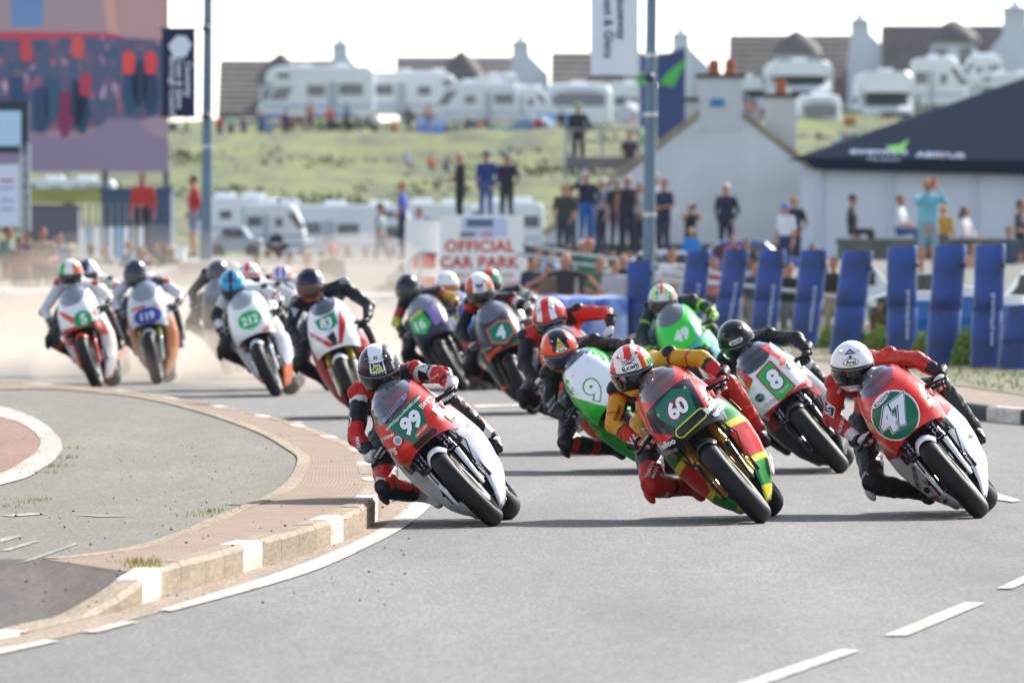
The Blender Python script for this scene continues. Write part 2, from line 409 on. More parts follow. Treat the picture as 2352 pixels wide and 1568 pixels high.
# brick band between kerb and inner edging, with its own laid-out coordinates
Q0 = nd - 1
outer = [p for q, p in enumerate(inn) if q >= Q0]
oi = list(reversed(resample(edge_in, .25)))
def bandgrid(A, B, z, mat, name):
    n = 160
    def samp(P, t):
        f = t * (len(P) - 1); i = min(int(f), len(P) - 2); return P[i].lerp(P[i + 1], f - i)
    mb = MB(); mb.grid(lambda u, v: (lambda p: (p.x, p.y, z))(samp(A, u).lerp(samp(B, u), v)), n, 6)
    o = mb.build(name, mat, smooth=0, fix=False); me = o.data; uv = me.uv_layers.new(name='uv')
    L = sum((b - a).length for a, b in zip(A, A[1:]))
    for lp in me.loops:
        vi = lp.vertex_index; uv.data[lp.index].uv = ((vi % (n + 1)) / n * L, (vi // (n + 1)) / 6 * 2.2)
    return tag(o, kind='structure')
def brickmat(name, c1, c2, mo, w_, h_, k):
    m = bpy.data.materials.new(name); m.use_nodes = True; n = m.node_tree; b = n.nodes['Principled BSDF']; L = n.links
    uv = n.nodes.new('ShaderNodeUVMap'); br = n.nodes.new('ShaderNodeTexBrick')
    br.inputs['Scale'].default_value = 1; br.inputs['Brick Width'].default_value = w_; br.inputs['Row Height'].default_value = h_; br.inputs['Mortar Size'].default_value = .011
    for nm, c in (('Color1', c1), ('Color2', c2), ('Mortar', mo)): br.inputs[nm].default_value = tuple(x * k for x in lin(c)[:3]) + (1,)
    L.new(uv.outputs[0], br.inputs['Vector'])
    tc = n.nodes.new('ShaderNodeTexCoord'); no = n.nodes.new('ShaderNodeTexNoise'); no.inputs['Scale'].default_value = 3; no.inputs['Detail'].default_value = 8; L.new(tc.outputs['Object'], no.inputs['Vector'])
    mx = n.nodes.new('ShaderNodeMix'); mx.data_type = 'RGBA'; mx.inputs['B'].default_value = tuple(x * k for x in lin('#b59c82')[:3]) + (1,)
    rp = n.nodes.new('ShaderNodeMapRange'); rp.inputs['From Min'].default_value = .3; rp.inputs['From Max'].default_value = .7; rp.inputs['To Max'].default_value = .55
    L.new(no.outputs['Fac'], rp.inputs['Value']); L.new(rp.outputs[0], mx.inputs['Factor']); L.new(br.outputs['Color'], mx.inputs['A']); L.new(mx.outputs['Result'], b.inputs['Base Color'])
    b.inputs['Roughness'].default_value = .9; return m
bandgrid(outer, oi, ZK - .002, brickmat('brick_paving', '#ab7f68', '#a88c70', '#6b543f', .22, .11, .54), 'brick_paving')
# inner asphalt and its concrete edging strip
sheet('island_paving', [(p.x, p.y) for p in edge_in] + [(-30, 46), (-30, 108)], ZK - .008, ISLM)
e2 = resample(edge_in, .15); e3 = offs(e2, .09)
mb = MB(); mb.loft([[V((a.x, a.y, ZK - .05)), V((a.x, a.y, ZK + .004)), V((b.x, b.y, ZK + .004)), V((b.x, b.y, ZK - .05))] for a, b in zip(e2, e3)])
tag(mb.build('paving_edging', KM, smooth=20), kind='structure')
# fine things on the island
arc = [gnd(x, y, ZK) for x, y in ((-160, 893), (0, 932), (60, 950), (105, 975), (136, 1005), (142, 1030), (128, 1052), (95, 1076), (40, 1102), (-160, 1150))]
arcl = [V((p.x, p.y)) for p in arc]; A = catmull(arcl, 6)
inner_ = [gnd(x, y, ZK) for x, y in ((-160, 915), (0, 957), (40, 968), (70, 984), (90, 1005), (92, 1022), (80, 1040), (50, 1060), (0, 1086), (-160, 1130))]
B = catmull([V((p.x, p.y)) for p in inner_], 6)
sheet('red_paving', [(p.x, p.y) for p in A] + [(-12, 62), (-12, 95)], ZK - .004, REDM)
mb = MB(); mb.loft([[V((a.x, a.y, ZK)), V((b.x, b.y, ZK))] for a, b in zip(A, B)], caps=False, close=False)
tag(mb.build('arc_marking', asphalt('worn_white_paint', '#ddd3c8', '#b8aa9a', .62, 9, .4), smooth=0), kind='structure')
# sloping apron with the brown patch down to the dropped kerb
ap = [V((inn[q].x, inn[q].y, max(.012, ZK * DROP(q) - .004))) for q in range(Q0, -1, -1)]
ap[0].z = ZK - .002; ap += [gnd(-300, 1520, .012), gnd(-300, 1283, ZK - .004)]
mb = MB(); mb.add([gnd(90, 1283, ZK - .004)] + ap, [(0, i, i + 1) for i in range(1, len(ap))])
tag(mb.build('ramp_paving', BRN, smooth=180), kind='structure')
gp = [gnd(*q) for q in ((-300, 1535), (0, 1468), (236, 1414), (350, 1381), (473, 1343), (577, 1310), (714, 1270), (823, 1228), (868, 1197), (890, 1158), (985, 1150), (940, 1195), (851, 1240), (700, 1297), (550, 1350), (364, 1408), (120, 1470), (-300, 1560))]
sheet('gutter', gp, .004, GUT)
FADED = asphalt('faded_paint', '#c4bcae', '#8f8b80', .62, 14, .5)
def mark(name, P, z=.008): return sheet(name, [gnd(x, y) for x, y in P], z, WHT)
ol = [gnd(*q) for q in ((395, 1406), (700, 1320), (860, 1250), (940, 1205), (990, 1160), (1010, 1110))]
il = [gnd(*q) for q in ((362, 1404), (660, 1310), (835, 1237), (905, 1193), (948, 1152), (968, 1105))]
O_ = catmull([V((p.x, p.y)) for p in ol]); I_ = catmull([V((p.x, p.y)) for p in il])
mb = MB(); mb.loft([[V((a.x, a.y, .008)), V((b.x, b.y, .008))] for a, b in zip(O_, I_)], caps=False, close=False)
tag(mb.build('edge_line', WHT, smooth=0), kind='structure')
for P in (((189, 1454), (280, 1429), (318, 1430), (225, 1455)), ((-40, 1500), (100, 1473), (138, 1474), (0, 1505), (-40, 1512)), ((2030, 1462), (2215, 1386), (2262, 1387), (2085, 1462)),
          ((1690, 1575), (1930, 1494), (1976, 1496), (1730, 1582)), ((2288, 1354), (2380, 1312), (2420, 1312), (2325, 1354)), ((2290, 1134), (2345, 1151), (2328, 1155), (2288, 1149)),
          ((1085, 932), (1210, 929), (1212, 933), (1090, 937)), ((640, 1500 - 530), (640, 972), (700, 974), (690, 970))):
    mark('lane_marking', P)
mark('lane_marking', ((15, 1440), (110, 1428), (125, 1432), (60, 1458), (0, 1462)), .016)
for P in (((45, 1290), (170, 1245), (182, 1246), (80, 1282)), ((0, 1262), (75, 1240), (92, 1240), (20, 1262)), ((0, 1244), (55, 1228), (40, 1226), (0, 1234)), ((0, 1182), (70, 1176), (110, 1178), (30, 1184)), ((170, 1180), (240, 1181), (310, 1183), (230, 1185))):
    sheet('faded_marking', [gnd(x, y, ZK) for x, y in P], ZK - .003, FADED)
# pebbles and grit thrown up on the island and gutter, moss in the cracks
mb = MB()
for i in range(200):
    px = random.uniform(20, 940); py = random.uniform(1000, 1400); z = ZK
    if py > 1430 - .28 * px + 0 and px > 240: z = 0
    g = gnd(px, py, z + .004); s = random.choice((.004, .005, .006, .007, .009)); s *= 1 if py > 1150 else .7; 
    mb.ell(g, (s, s * 1.3, s * .6), n=6, m=4)
tag(mb.build('road_grit', M('#3a332d', .9), smooth=0), kind='stuff', label='loose dark grit scattered over the paving', cat='grit')
mb = MB()
def tuft(px, py, z, n, h, sp):
    g = gnd(px, py, z)
    for _ in range(n):
        p = g + V((random.gauss(0, sp), random.gauss(0, sp * 3), 0)); a = random.uniform(0, 2 * PI); b_ = V((math.cos(a), math.sin(a), 0)) * h * .25
        q = p + V((random.uniform(-.5, .5) * h, random.uniform(-.5, .5) * h, h * random.uniform(.6, 1.2)))
        mb.add([p - b_ * .3, p + b_ * .3, q], [(0, 1, 2)])
for (x, y, n_) in ((170, 1030, 30), (150, 1052, 60), (128, 1072, 60), (108, 1086, 30), (60, 1155, 40), (90, 1148, 40), (30, 1165, 20), (322, 1292, 150), (335, 1300, 120), (480, 1178, 70), (445, 1185, 40), (510, 1173, 30), (630, 1004, 12)):
    tuft(x, y, ZK, n_, .03, .06)
tag(mb.build('weeds', M('#b0a848', .9, var=.3, k=.7), smooth=0), kind='stuff', label='yellow green weeds and moss in the paving cracks', cat='weeds')
# gravel car park draped on the rising ground behind the barriers
cpx = [-32 + i * 2 for i in range(40)]; cpy = [167 + i * 3 for i in range(46)]
mb = MB(); mb.v = [(x, y, terr(x, y) + .05) for y in cpy for x in cpx]; nx = len(cpx)
mb.f = [(j * nx + i, j * nx + i + 1, (j + 1) * nx + i + 1, (j + 1) * nx + i) for j in range(len(cpy) - 1) for i in range(nx - 1)]; mb.m = [0] * len(mb.f)
tag(mb.build('car_park', asphalt('gravel', '#8f8e88', '#77776c', .5, .6), smooth=180, fix=False), kind='structure')
# right-hand kerb, pavement and verge
rk = [(8.5, 78), (6.5, 82), (4.71, 92.2), (4.30, 95.5), (3.6, 105), (2.9, 118), (2.35, 135), (1.75, 152), (1.2, 166)]
rl = resample(catmull([V(p) for p in rk]), .3)
kerb('right_kerb', rl, .14, lambda k: k % 3 == 1, asphalt('kerb_black', '#2c3038', '#1e2228', .8, 5, .3), KW, -1, 5)
ri = offs(rl, -.13)
sheet('pavement', [(p.x, p.y) for p in ri] + [(40, 166), (40, 78)], .132, PAVE)
vg = offs(rl, -1.15)
sheet('verge', [(p.x, p.y) for p in vg if p.y > 96] + [(40, 167), (40, 96)], .14, M('#6d6f4a', .95, var=.5, vs=1.2, col2='#8d8060', k=.55))
# ================================================================ motorcycles and riders
HW = [(.56, .185), (.60, .200), (.64, .212), (.70, .222), (.767, .228), (.85, .224), (.96, .200), (1.05, .165), (1.10, .120), (1.14, .05)]
YC = [(.56, -.00), (.60, -.01), (.66, -.035), (.72, -.045), (.80, -.01), (.88, .04), (.92, .07), (1.0, .15), (1.06, .22), (1.10, .28), (1.14, .37)]
SHW = [(.08, .07), (.13, .12), (.2, .17), (.3, .215), (.45, .25), (.55, .262), (.65, .255), (.78, .235)]
SFY = [(.08, .42), (.15, .36), (.25, .37), (.4, .37), (.5, .33), (.6, .24), (.7, .12), (.78, .10)]
def fpt(s, v, depth=.40):
    w_ = interp(HW, v); y = interp(YC, v); p = 2.9; a = abs(s)
    return V((s * w_, y + depth * (1 - max(0, 1 - a ** p) ** (1 / p)), v))
def wheel(root, name, y, ro, wt, ri, disc, colr):
    w_ = empty(name, (0, y, ro)); w_.parent = root
    def prof(R, W, n=13): return [(W / 2 * math.sin(a), R - W * .42 * (1 - math.cos(a))) for a in [(-1 + 2 * k / (n - 1)) * PI / 2 * .98 for k in range(n)]]
    pr = prof(ro, wt) + [(wt / 2 * .86, ri + .012), (wt / 2 * .72, ri), (-wt / 2 * .72, ri), (-wt / 2 * .86, ri + .012)]
    mb = MB(); N = 48
    mb.loft([[V((x, r * math.sin(2 * PI * k / N), r * math.cos(2 * PI * k / N))) for x, r in pr] for k in range(N + 1)], caps=False)
    mb.build('tyre', rubber(), w_, smooth=50)
    mb = MB(); W = wt * .7
    pr = [(-W / 2, ri + .002), (-W / 2, ri - .02), (-W / 4, ri - .03), (W / 4, ri - .03), (W / 2, ri - .02), (W / 2, ri + .002)]
    mb.loft([[V((x, r * math.sin(2 * PI * k / N), r * math.cos(2 * PI * k / N))) for x, r in pr] for k in range(N + 1)], caps=False)
    for k in range(5):
        a = 2 * PI * k / 5; d = V((0, math.sin(a), math.cos(a))); e = V((0, math.cos(a), -math.sin(a)))
        for s in (-1, 1): mb.tube([d * .03 + e * .01 * s, d * (ri - .02) + e * .03 * s], [.016, .009], 6)
    mb.tube([(-W / 2, 0, 0), (W / 2, 0, 0)], .035, 12)
    mb.build('rim', M(colr, .35, .6), w_, smooth=40)
    for s in disc:
        mb = MB(); x = s * (wt * .36 + .012)
        pr = [(x - .003, .155), (x - .003, .105), (x + .003, .105), (x + .003, .155)]
        mb.loft([[V((q, r * math.sin(2 * PI * k / 32), r * math.cos(2 * PI * k / 32))) for q, r in pr] for k in range(33)], caps=False)
        mb.build('brake_disc', M('#9a9a98', .3, .9, bump=.1), w_, smooth=30)
    return w_
SCREEN = None
def screenmat(tint='#a9b4c6', a=.3):
    key = 'screen' + tint + str(a)
    if key in MATS: return MATS[key]
    m = bpy.data.materials.new('windscreen_plastic'); m.use_nodes = True; n = m.node_tree; L = n.links
    for x in list(n.nodes):
        if x.type != 'OUTPUT_MATERIAL': n.nodes.remove(x)
    out = [x for x in n.nodes][0]
    tr = n.nodes.new('ShaderNodeBsdfTransparent'); tr.inputs[0].default_value = tuple(x ** .5 for x in lin(tint)[:3]) + (1,)
    gl = n.nodes.new('ShaderNodeBsdfGlossy'); gl.inputs['Roughness'].default_value = .06; gl.inputs['Color'].default_value = (.7, .72, .8, 1)
    fr = n.nodes.new('ShaderNodeFresnel'); fr.inputs[0].default_value = 1.5
    df = n.nodes.new('ShaderNodeBsdfDiffuse'); df.inputs[0].default_value = lin(tint)
    m1 = n.nodes.new('ShaderNodeMixShader'); m2 = n.nodes.new('ShaderNodeMixShader'); m1.inputs[0].default_value = a
    mt = n.nodes.new('ShaderNodeMath'); mt.operation = 'MULTIPLY_ADD'; mt.inputs[1].default_value = 1.3; mt.inputs[2].default_value = .05; mt.use_clamp = True
    L.new(fr.outputs[0], mt.inputs[0]); L.new(mt.outputs[0], m2.inputs[0])
    L.new(tr.outputs[0], m1.inputs[1]); L.new(df.outputs[0], m1.inputs[2]); L.new(m1.outputs[0], m2.inputs[1]); L.new(gl.outputs[0], m2.inputs[2]); L.new(m2.outputs[0], out.inputs[0])
    MATS[key] = m; return m
def root_matrix(cx, cy, phi, yaw):
    p = gnd(cx, cy); f = math.radians(phi)
    loc = V((p.x, p.y, .06 * (1 - math.cos(f))))
    return Matrix.Translation(loc) @ Matrix.Rotation(-math.radians(yaw), 4, 'Z') @ Matrix.Rotation(-f, 4, 'Y')
def motorcycle(sp):
    S = sp.get('S', 1.04); r = bpy.data.objects.new('racing_motorcycle', None); C.objects.link(r)
    r.matrix_world = root_matrix(sp['c'][0], sp['c'][1], sp['phi'], sp.get('yaw', 4)) @ Matrix.Scale(S, 4)
    tag(r, sp['label'], 'motorcycle', 'racing motorcycles leaning through the bend')
    base = paint(sp['base']); side = paint(sp.get('side', sp['base'])); low = paint(sp.get('low', sp.get('side', sp['base'])))
    near = sp.get('near', False)
    # wheels, forks, brakes
    wheel(r, 'front_wheel', 0, .30, .122, .215, (-1, 1), sp.get('rim', '#26262a'))
    wheel(r, 'rear_wheel', 1.40, .315, .19, .215, (1,), sp.get('rim', '#26262a'))
    fk = M(sp.get('fork', '#2b2b30'), .28, .7)
    for s in (-1, 1):
        mb = MB(); mb.tube([(s * .098, .0, .27), (s * .098, .045, .40), (s * .098, .12, .57)], [.022, .024, .022], 12); mb.tube([(s * .098, .10, .53), (s * .098, .235, .83)], [.030, .030], 14)
        mb.tube([(s * .098, .115, .56), (s * .098, .10, .53)], .034, 14)
        f = mb.build('fork_leg', fk, r, smooth=40)
        mb = MB(); mb.box((s * .112, .105, .345), (.05, .055, .11), Matrix.Rotation(.4, 3, 'X')); mb.box((s * .108, .05, .30), (.03, .07, .05)); mb.tube([(s * .125, .08, .38), (s * .14, .10, .36)], .012, 8)
        mb.build('brake_caliper', M(sp.get('cal', '#33302c'), .4, .6), f, smooth=30)
        if sp.get('forktext'): flat_text(sp['forktext'], .036, M('#d8d2f0', .5), 'fork_lettering', f, (s * .098, .118, .64), (0, -.41, -.91), (1, 0, 0), bold=.03); mb = MB(); mb.box((s * .098, .126, .64), (.05, .01, .19), Matrix.Rotation(.42, 3, 'X')); mb.build('fork_sticker', M('#3a3460', .4), f, smooth=0)
        # stanchion guard
        mb = MB(); mb.grid(lambda u, v, s=s: V((s * (.098 + (.016 + .018 * v) * math.sin(u * PI)), -.03 + v * .11 - .03 * math.cos(u * PI), .25 + v * .27)), 8, 6)
        mb.build('fork_guard', paint(sp.get('fender', sp['base'])), r, smooth=60, solid=.004)
    # front mudguard hugging the tyre
    mb = MB()
    def fen(u, v):
        a = math.radians(-26 + 128 * v); w_ = .074 * (1 - .35 * max(0, (abs(v - .45) - .3)) * 2); t = (u * 2 - 1)
        rr = .318 - .062 * abs(t) ** 2.6
        return V((w_ * t / .074 * .074, rr * math.sin(a) * 1, .30 + rr * math.cos(a)))
    mb.grid(fen, 12, 18); fe = mb.build('front_mudguard', paint(sp.get('fender', sp['base'])), r, smooth=70, solid=.005)
    # upper fairing and screen
    up = MB(); NU, NV = 36, 22
    vb = lambda s: min(1.128, sp.get('vb', .92) + sp.get('vk', .15) * abs(s) ** 2.6 + sp.get('vbt', 0) * s)
    def uf(u, v):
        s = -1 + 2 * u; s = math.copysign(abs(s) ** .8, s); b0 = .668 - .06 * abs(s) ** 2.6; return fpt(s, b0 + (vb(s) - b0) * v)
    up.grid(uf, NU, NV)
    for s_ in (-1, 1):      # cockpit flanks running back beside the hands
        def fl(u, v, s_=s_):
            vv = .62 + (.90 - .62) * v * (1 - .4 * u); p = fpt(s_, .608 + (vb(1) - .608) * v); q = V((s_ * (interp(SHW, min(.78, vv)) + .0), .62, .60 + .2 * v))
            return p.lerp(q, u)
        up.grid(fl, 6, 10)
    uo = up.build('upper_fairing', bandpaint(*sp['bb']) if sp.get('bb') else base, r, smooth=60)
    sc = MB()
    def sf(u, v):
        s = -1 + 2 * u; s = math.copysign(abs(s) ** .8, s); a = vb(s) - .002
        return fpt(s, a + (1.137 - a) * v, .40 - .14 * v * v) + V((0, -.002, 0))
    sc.grid(sf, NU, 14); so_ = sc.build('windscreen', screenmat(sp.get('tint', '#aab6cc'), sp.get('ta', .12 if near else .3)), r, smooth=80)
    # lower sides
    sides = []
    for s_ in (-1, 1):
        mb = MB()
        def sd(u, v, s_=s_):
            z = .08 + .70 * v; y0 = interp(SFY, z); y1 = 1.02 - .12 * v + .06 * math.sin(v * 3)
            y = y0 + (y1 - y0) * u; zz = z - .10 * u * max(0, v - .5) * 1.2
            e_ = min(1, u * 2.6); taper = .56 + .44 * (1 - (1 - e_) ** 2); taper = taper + (1 - taper) * max(0, v - .8) * 3; taper *= 1 - .22 * max(0, u - .55) / .45
            return V((s_ * interp(SHW, z) * taper, y, zz + (.03 * u if v < .2 else 0)))
        mb.grid(sd, 18, 24); bands = sp.get('bands'); sm = bandpaint(*bands) if bands else side
        o = mb.build('side_fairing', sm, r, smooth=70, solid=.005); sides.append(mb)
    mb = MB(); mb.grid(lambda u, v: V(((-1 + 2 * u) * .068, .43 + v * .6, .085 - .02 * (1 - (2 * u - 1) ** 2) + .03 * v)), 6, 4); mb.build('belly_pan', low, r, smooth=60, solid=.006)
    # engine, radiator, frame seen through the wheel gap
    dk = M('#202226', .5, .4, bump=.3, bs=40)
    mb = MB(); mb.box((0, .40, .42), (.30, .035, .30)); [mb.box((0, .378, .30 + .022 * i), (.28, .01, .006)) for i in range(12)]; mb.build('radiator', M('#26282b', .6, .5), r, smooth=0)
    mb = MB(); mb.box((0, .36, .66), (.34, .20, .24)); mb.box((0, .30, .60), (.14, .10, .16)); mb.tube([(0, .20, .60), (0, .27, .80)], .035, 12); mb.box((0, .17, .60), (.25, .07, .035), Matrix.Rotation(.42, 3, 'X')); mb.build('steering_head', M('#131416', .6), r, smooth=30)
    mb = MB(); mb.box((0, .72, .38), (.26, .48, .40)); mb.tube([(-.17, .7, .34), (.17, .7, .34)], .11, 16); mb.tube([(-.15, .55, .5), (.15, .55, .5)], .08, 14); mb.build('engine', dk, r, smooth=30)
    mb = MB()
    for s in (-1, 1): mb.tube([(s * .06, .30, .80), (s * .14, .55, .70), (s * .12, .95, .55), (s * .10, .98, .34)], [.03, .035, .03, .03], 8)
    mb.build('frame', metal('#6f7276', .4), r)
    mb = MB()
    for s in (-1, 1): mb.tube([(s * .10, .96, .36), (s * .125, 1.38, .315)], [.03, .022], 8)
    mb.build('swingarm', metal('#5b5e62', .4), r)
    mb = MB(); mb.tube([(-.10, .5, .16), (-.13, .95, .16), (-.17, 1.15, .28), (-.19, 1.40, .40)], [.025, .03, .05, .055], 12); mb.build('exhaust', metal('#77716a', .35), r)
    mb = MB()
    rings = []
    for y, z, hx, hz in ((.42, .86, .08, .05), (.50, .88, .14, .09), (.65, .88, .155, .11), (.80, .85, .13, .10), (.92, .82, .09, .06)):
        rings.append([V((hx * math.cos(a), y, z + hz * math.sin(a))) for a in [2 * PI * k / 16 for k in range(16)]])
    mb.loft(rings); mb.build('fuel_tank', base, r, smooth=60)
    mb = MB(); rings = []
    for y, z, hx, hz in ((.92, .80, .10, .03), (1.05, .80, .13, .045), (1.2, .85, .12, .07), (1.38, .93, .09, .055), (1.55, 1.0, .04, .02)):
        rings.append([V((hx * math.cos(a), y, z + hz * math.sin(a))) for a in [2 * PI * k / 14 for k in range(14)]])
    mb.loft(rings); mb.build('seat_unit', base, r, smooth=50)
    for s in (-1, 1):
        mb = MB(); mb.tube([(s * .10, .27, .845), (s * .20, .285, .835), (s * .345, .325, .80)], [.016, .016, .016], 10); h = mb.build('handlebar', M('#18181a', .5), r)
        mb = MB(); mb.tube([(s * .17, .25, .835), (s * .24, .215, .83), (s * .345, .24, .80)], [.012, .008, .007], 8); mb.ell((s * .345, .24, .80), .011); mb.build('brake_lever' if s < 0 else 'clutch_lever', metal('#2a2a2c'), h)
        mb = MB(); mb.tube([(s * .13, .95, .36), (s * .23, .98, .36)], .013, 8); mb.box((s * .14, .99, .40), (.01, .12, .1)); mb.build('footpeg', metal('#44464a'), r)
    mb = MB(); pts = [(-.09, .02, .66), (-.11, -.02, .5), (-.118, .06, .36)]; mb.tube(pts, .005, 6); mb.build('brake_hose', M('#111113', .5), r); mb = MB(); mb.tube([(.15, .06, .66), (.2, .0, .52), (.135, .07, .37)], .005, 6); mb.build('brake_hose', M('#111113', .5), r)
    # livery laid on the fairing
    allb = MB(); allb.add(up.v, up.f); allb.add(sc.v, sc.f)
    for q in sides: allb.add(q.v, q.f)
    B = allb.bvh(); lay = [0]
    sd = {-1: sides[0].bvh(), 1: sides[1].bvh()}
    def put(vs, fs, col, name, where='front', step=.03, off=None):
        lay[0] += 1; o = off or (.0035 + .0012 * lay[0])
        m = col if not isinstance(col, str) else paint(col)
        if where == 'front': return decal(B, vs, fs, (0, 0, 0), (1, 0, 0), (0, 0, 1), (0, 1, 0), o, m, name, uo, step)
        s = 1 if where == 'left' else -1   # rider's left shows on the right of the picture
        return decal(sd[s], vs, fs, (0, 0, 0), (0, 1, 0), (0, 0, 1), (-s, 0, 0), o, m, name, r, .04)
    for d in sp.get('decals', []):
        k = d[0]
        if k == 'poly':
            vs, fs = tri2d([[(x / S, y / S) for x, y in d[1]]]); put(vs, fs, d[2], d[3] if len(d) > 3 else 'livery_panel', d[4] if len(d) > 4 else 'front')
        elif k == 'ell':
            _, cx, cy, rx, ry, rot, col = d[:7]; vs, fs = tri2d([circ(cx / S, cy / S, rx / S, ry / S, rot=math.radians(rot))]); put(vs, fs, col, d[7] if len(d) > 7 else 'livery_panel', d[8] if len(d) > 8 else 'front')
        elif k == 'txt':
            _, body, cx, cy, size, rot, col = d[:7]; o = d[7] if len(d) > 7 else {}
            sp_ = o.get('space', 1); layers = o.get('outline', []) + [(col, o.get('bold', .0))]
            for c_, bo in layers:
                vs, fs = text2d(body, size / S, bo, o.get('shear', 0), sp_)
                if o.get('sx'): vs = [(x * o['sx'], y) for x, y in vs]
                put(place2d(vs, cx / S, cy / S, math.radians(rot)), fs, c_, o.get('name', 'sponsor_lettering'), o.get('where', 'front'), step=.02)
    for e in sp.get('extra', []): e(r, uo, S)
    return r
# ---------------------------------------------------------------- rider
J0 = dict(head=(.02, .55, 1.26), neck=(.02, .72, 1.14), rsh=(-.13, .72, 1.20), lsh=(.20, .74, 1.06), relb=(-.33, .58, 1.02), rwr=(-.315, .38, .85), rhd=(-.275, .305, .825),
          lelb=(.335, .54, .93), lwr=(.335, .39, .84), lhd=(.30, .315, .805), chest=(.0, .90, 1.10), belly=(-.08, 1.08, 1.02), pelvis=(-.15, 1.20, .93), rhip=(-.26, 1.16, .91), lhip=(-.06, 1.16, .92),
          rkn=(-.42, .74, .66), ran=(-.27, .98, .45), rto=(-.255, .84, .37), lkn=(.235, .76, .76), lan=(.25, 1.08, .44), lto=(.245, .96, .37))
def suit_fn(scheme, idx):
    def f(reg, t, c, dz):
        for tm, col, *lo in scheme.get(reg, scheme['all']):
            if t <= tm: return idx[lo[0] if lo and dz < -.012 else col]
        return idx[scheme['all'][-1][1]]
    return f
def helmet(parent, mw_loc, rot, h):
    "full-face helmet: shell coloured by region, visor, chin vents; face towards -Y"
    cols = [h['base']] + [c for *_, c in h.get('marks', [])]
    mb = MB(); N, Mm = 48, 34; pts = {}
    def P(i, j, grow=1.0):
        th = 2 * PI * i / N; ph = PI * j / Mm - PI / 2; cz = math.sin(ph); cr = math.cos(ph)
        x = .128 * math.sin(th) * cr; y = -.152 * math.cos(th) * cr + .012; z = .152 * cz
        fr = max(0, math.cos(th)); y -= .016 * fr * max(0, -cz - .1); 
        if z < 0: x *= 1 - .9 * z * z * 6.2
        z = max(z, -.136)
        if y > .05 and z > .02: y += .012
        return V((x, y, z)) * grow
    vs = [P(i, j) for j in range(Mm + 1) for i in range(N)]; fs = []; mi = []
    for j in range(Mm):
        for i in range(N):
            a = j * N + i; b = j * N + (i + 1) % N; fs.append((a, b, b + N, a + N))
            c = (vs[a] + vs[b] + vs[b + N] + vs[a + N]) / 4; m = 0
            for k, mk in enumerate(h.get('marks', [])):
                t = mk[0]
                if t == 'x' and mk[1] <= c.x <= mk[2] and c.y < .1 and c.z > mk[3]: m = k + 1
                if t == 'z' and mk[1] <= c.z <= mk[2]: m = k + 1
                if t == 'xl' and mk[1] <= c.x + mk[4] * (c.z - .05) <= mk[2] and c.z > mk[3]: m = k + 1
            mi.append(m)
    mb.add(vs, fs, mi)
    shell = mb.build('helmet', [paint(c) for c in cols], parent, smooth=60)
    shell.matrix_local = Matrix.Translation(mw_loc) @ rot.to_4x4()
    vz = MB()
    def vf(u, v):
        th = math.radians(-74 + 148 * u); z = -.085 + .098 * v - .012 * (2 * u - 1) ** 2 * (1 - v) + .012 * (2 * u - 1) ** 2 * v; cr = math.sqrt(max(.05, 1 - (z / .152) ** 2))
        y = -.152 * math.cos(th) * cr + .012 - .016 * max(0, math.cos(th)) * max(0, -z / .152 - .1)
        return V((.128 * math.sin(th) * cr, y, z)) * 1.022
    vz.grid(vf, 20, 6); v_ = vz.build('visor', M(h.get('visor', '#15171b'), .06, coat=1, k=.8), shell, smooth=80, solid=.004)
    # face behind a clear visor
    rim = MB(); ps = [vf(u / 20, 0) * 1.004 for u in range(21)] + [vf(1 - u / 20, 1) * 1.004 for u in range(21)]; rim.tube(ps + [ps[0]], .0035, 6); rim.build('visor_seal', M('#101012', .5), shell)
    for vc, vr in (((0, -.160, -.112), (.03, .008, .006)), ((-.055, -.10, .112), (.014, .03, .009)), ((.055, -.10, .112), (.014, .03, .009)), ((0, .128, .06), (.06, .035, .03))):
        vt = MB(); vt.ell(vc, vr, n=10, m=8); vt.build('vent', paint(h.get('vent', '#222226')), shell, smooth=40)
    B = mb.bvh()
    for n_, d in enumerate(h.get('decals', [])):
        off = .0035 + .0012 * n_
        if d[0] == 'txt': vs2, fs2 = text2d(d[1], d[4], d[7] if len(d) > 7 else .02); vs2 = place2d(vs2, d[2], d[3], math.radians(d[5])); nm = 'helmet_lettering'
        elif d[0] == 'ell': vs2, fs2 = tri2d([circ(d[2], d[3], d[4], d[5])]); nm = 'helmet_badge'
        else: vs2, fs2 = tri2d([d[1]]); nm = 'helmet_graphic'
        decal(B, vs2, fs2, (0, 0, 0), (1, 0, 0), (0, 0, 1), (0, 1, 0), off, paint(d[6]), nm, shell, .015)
    return shell
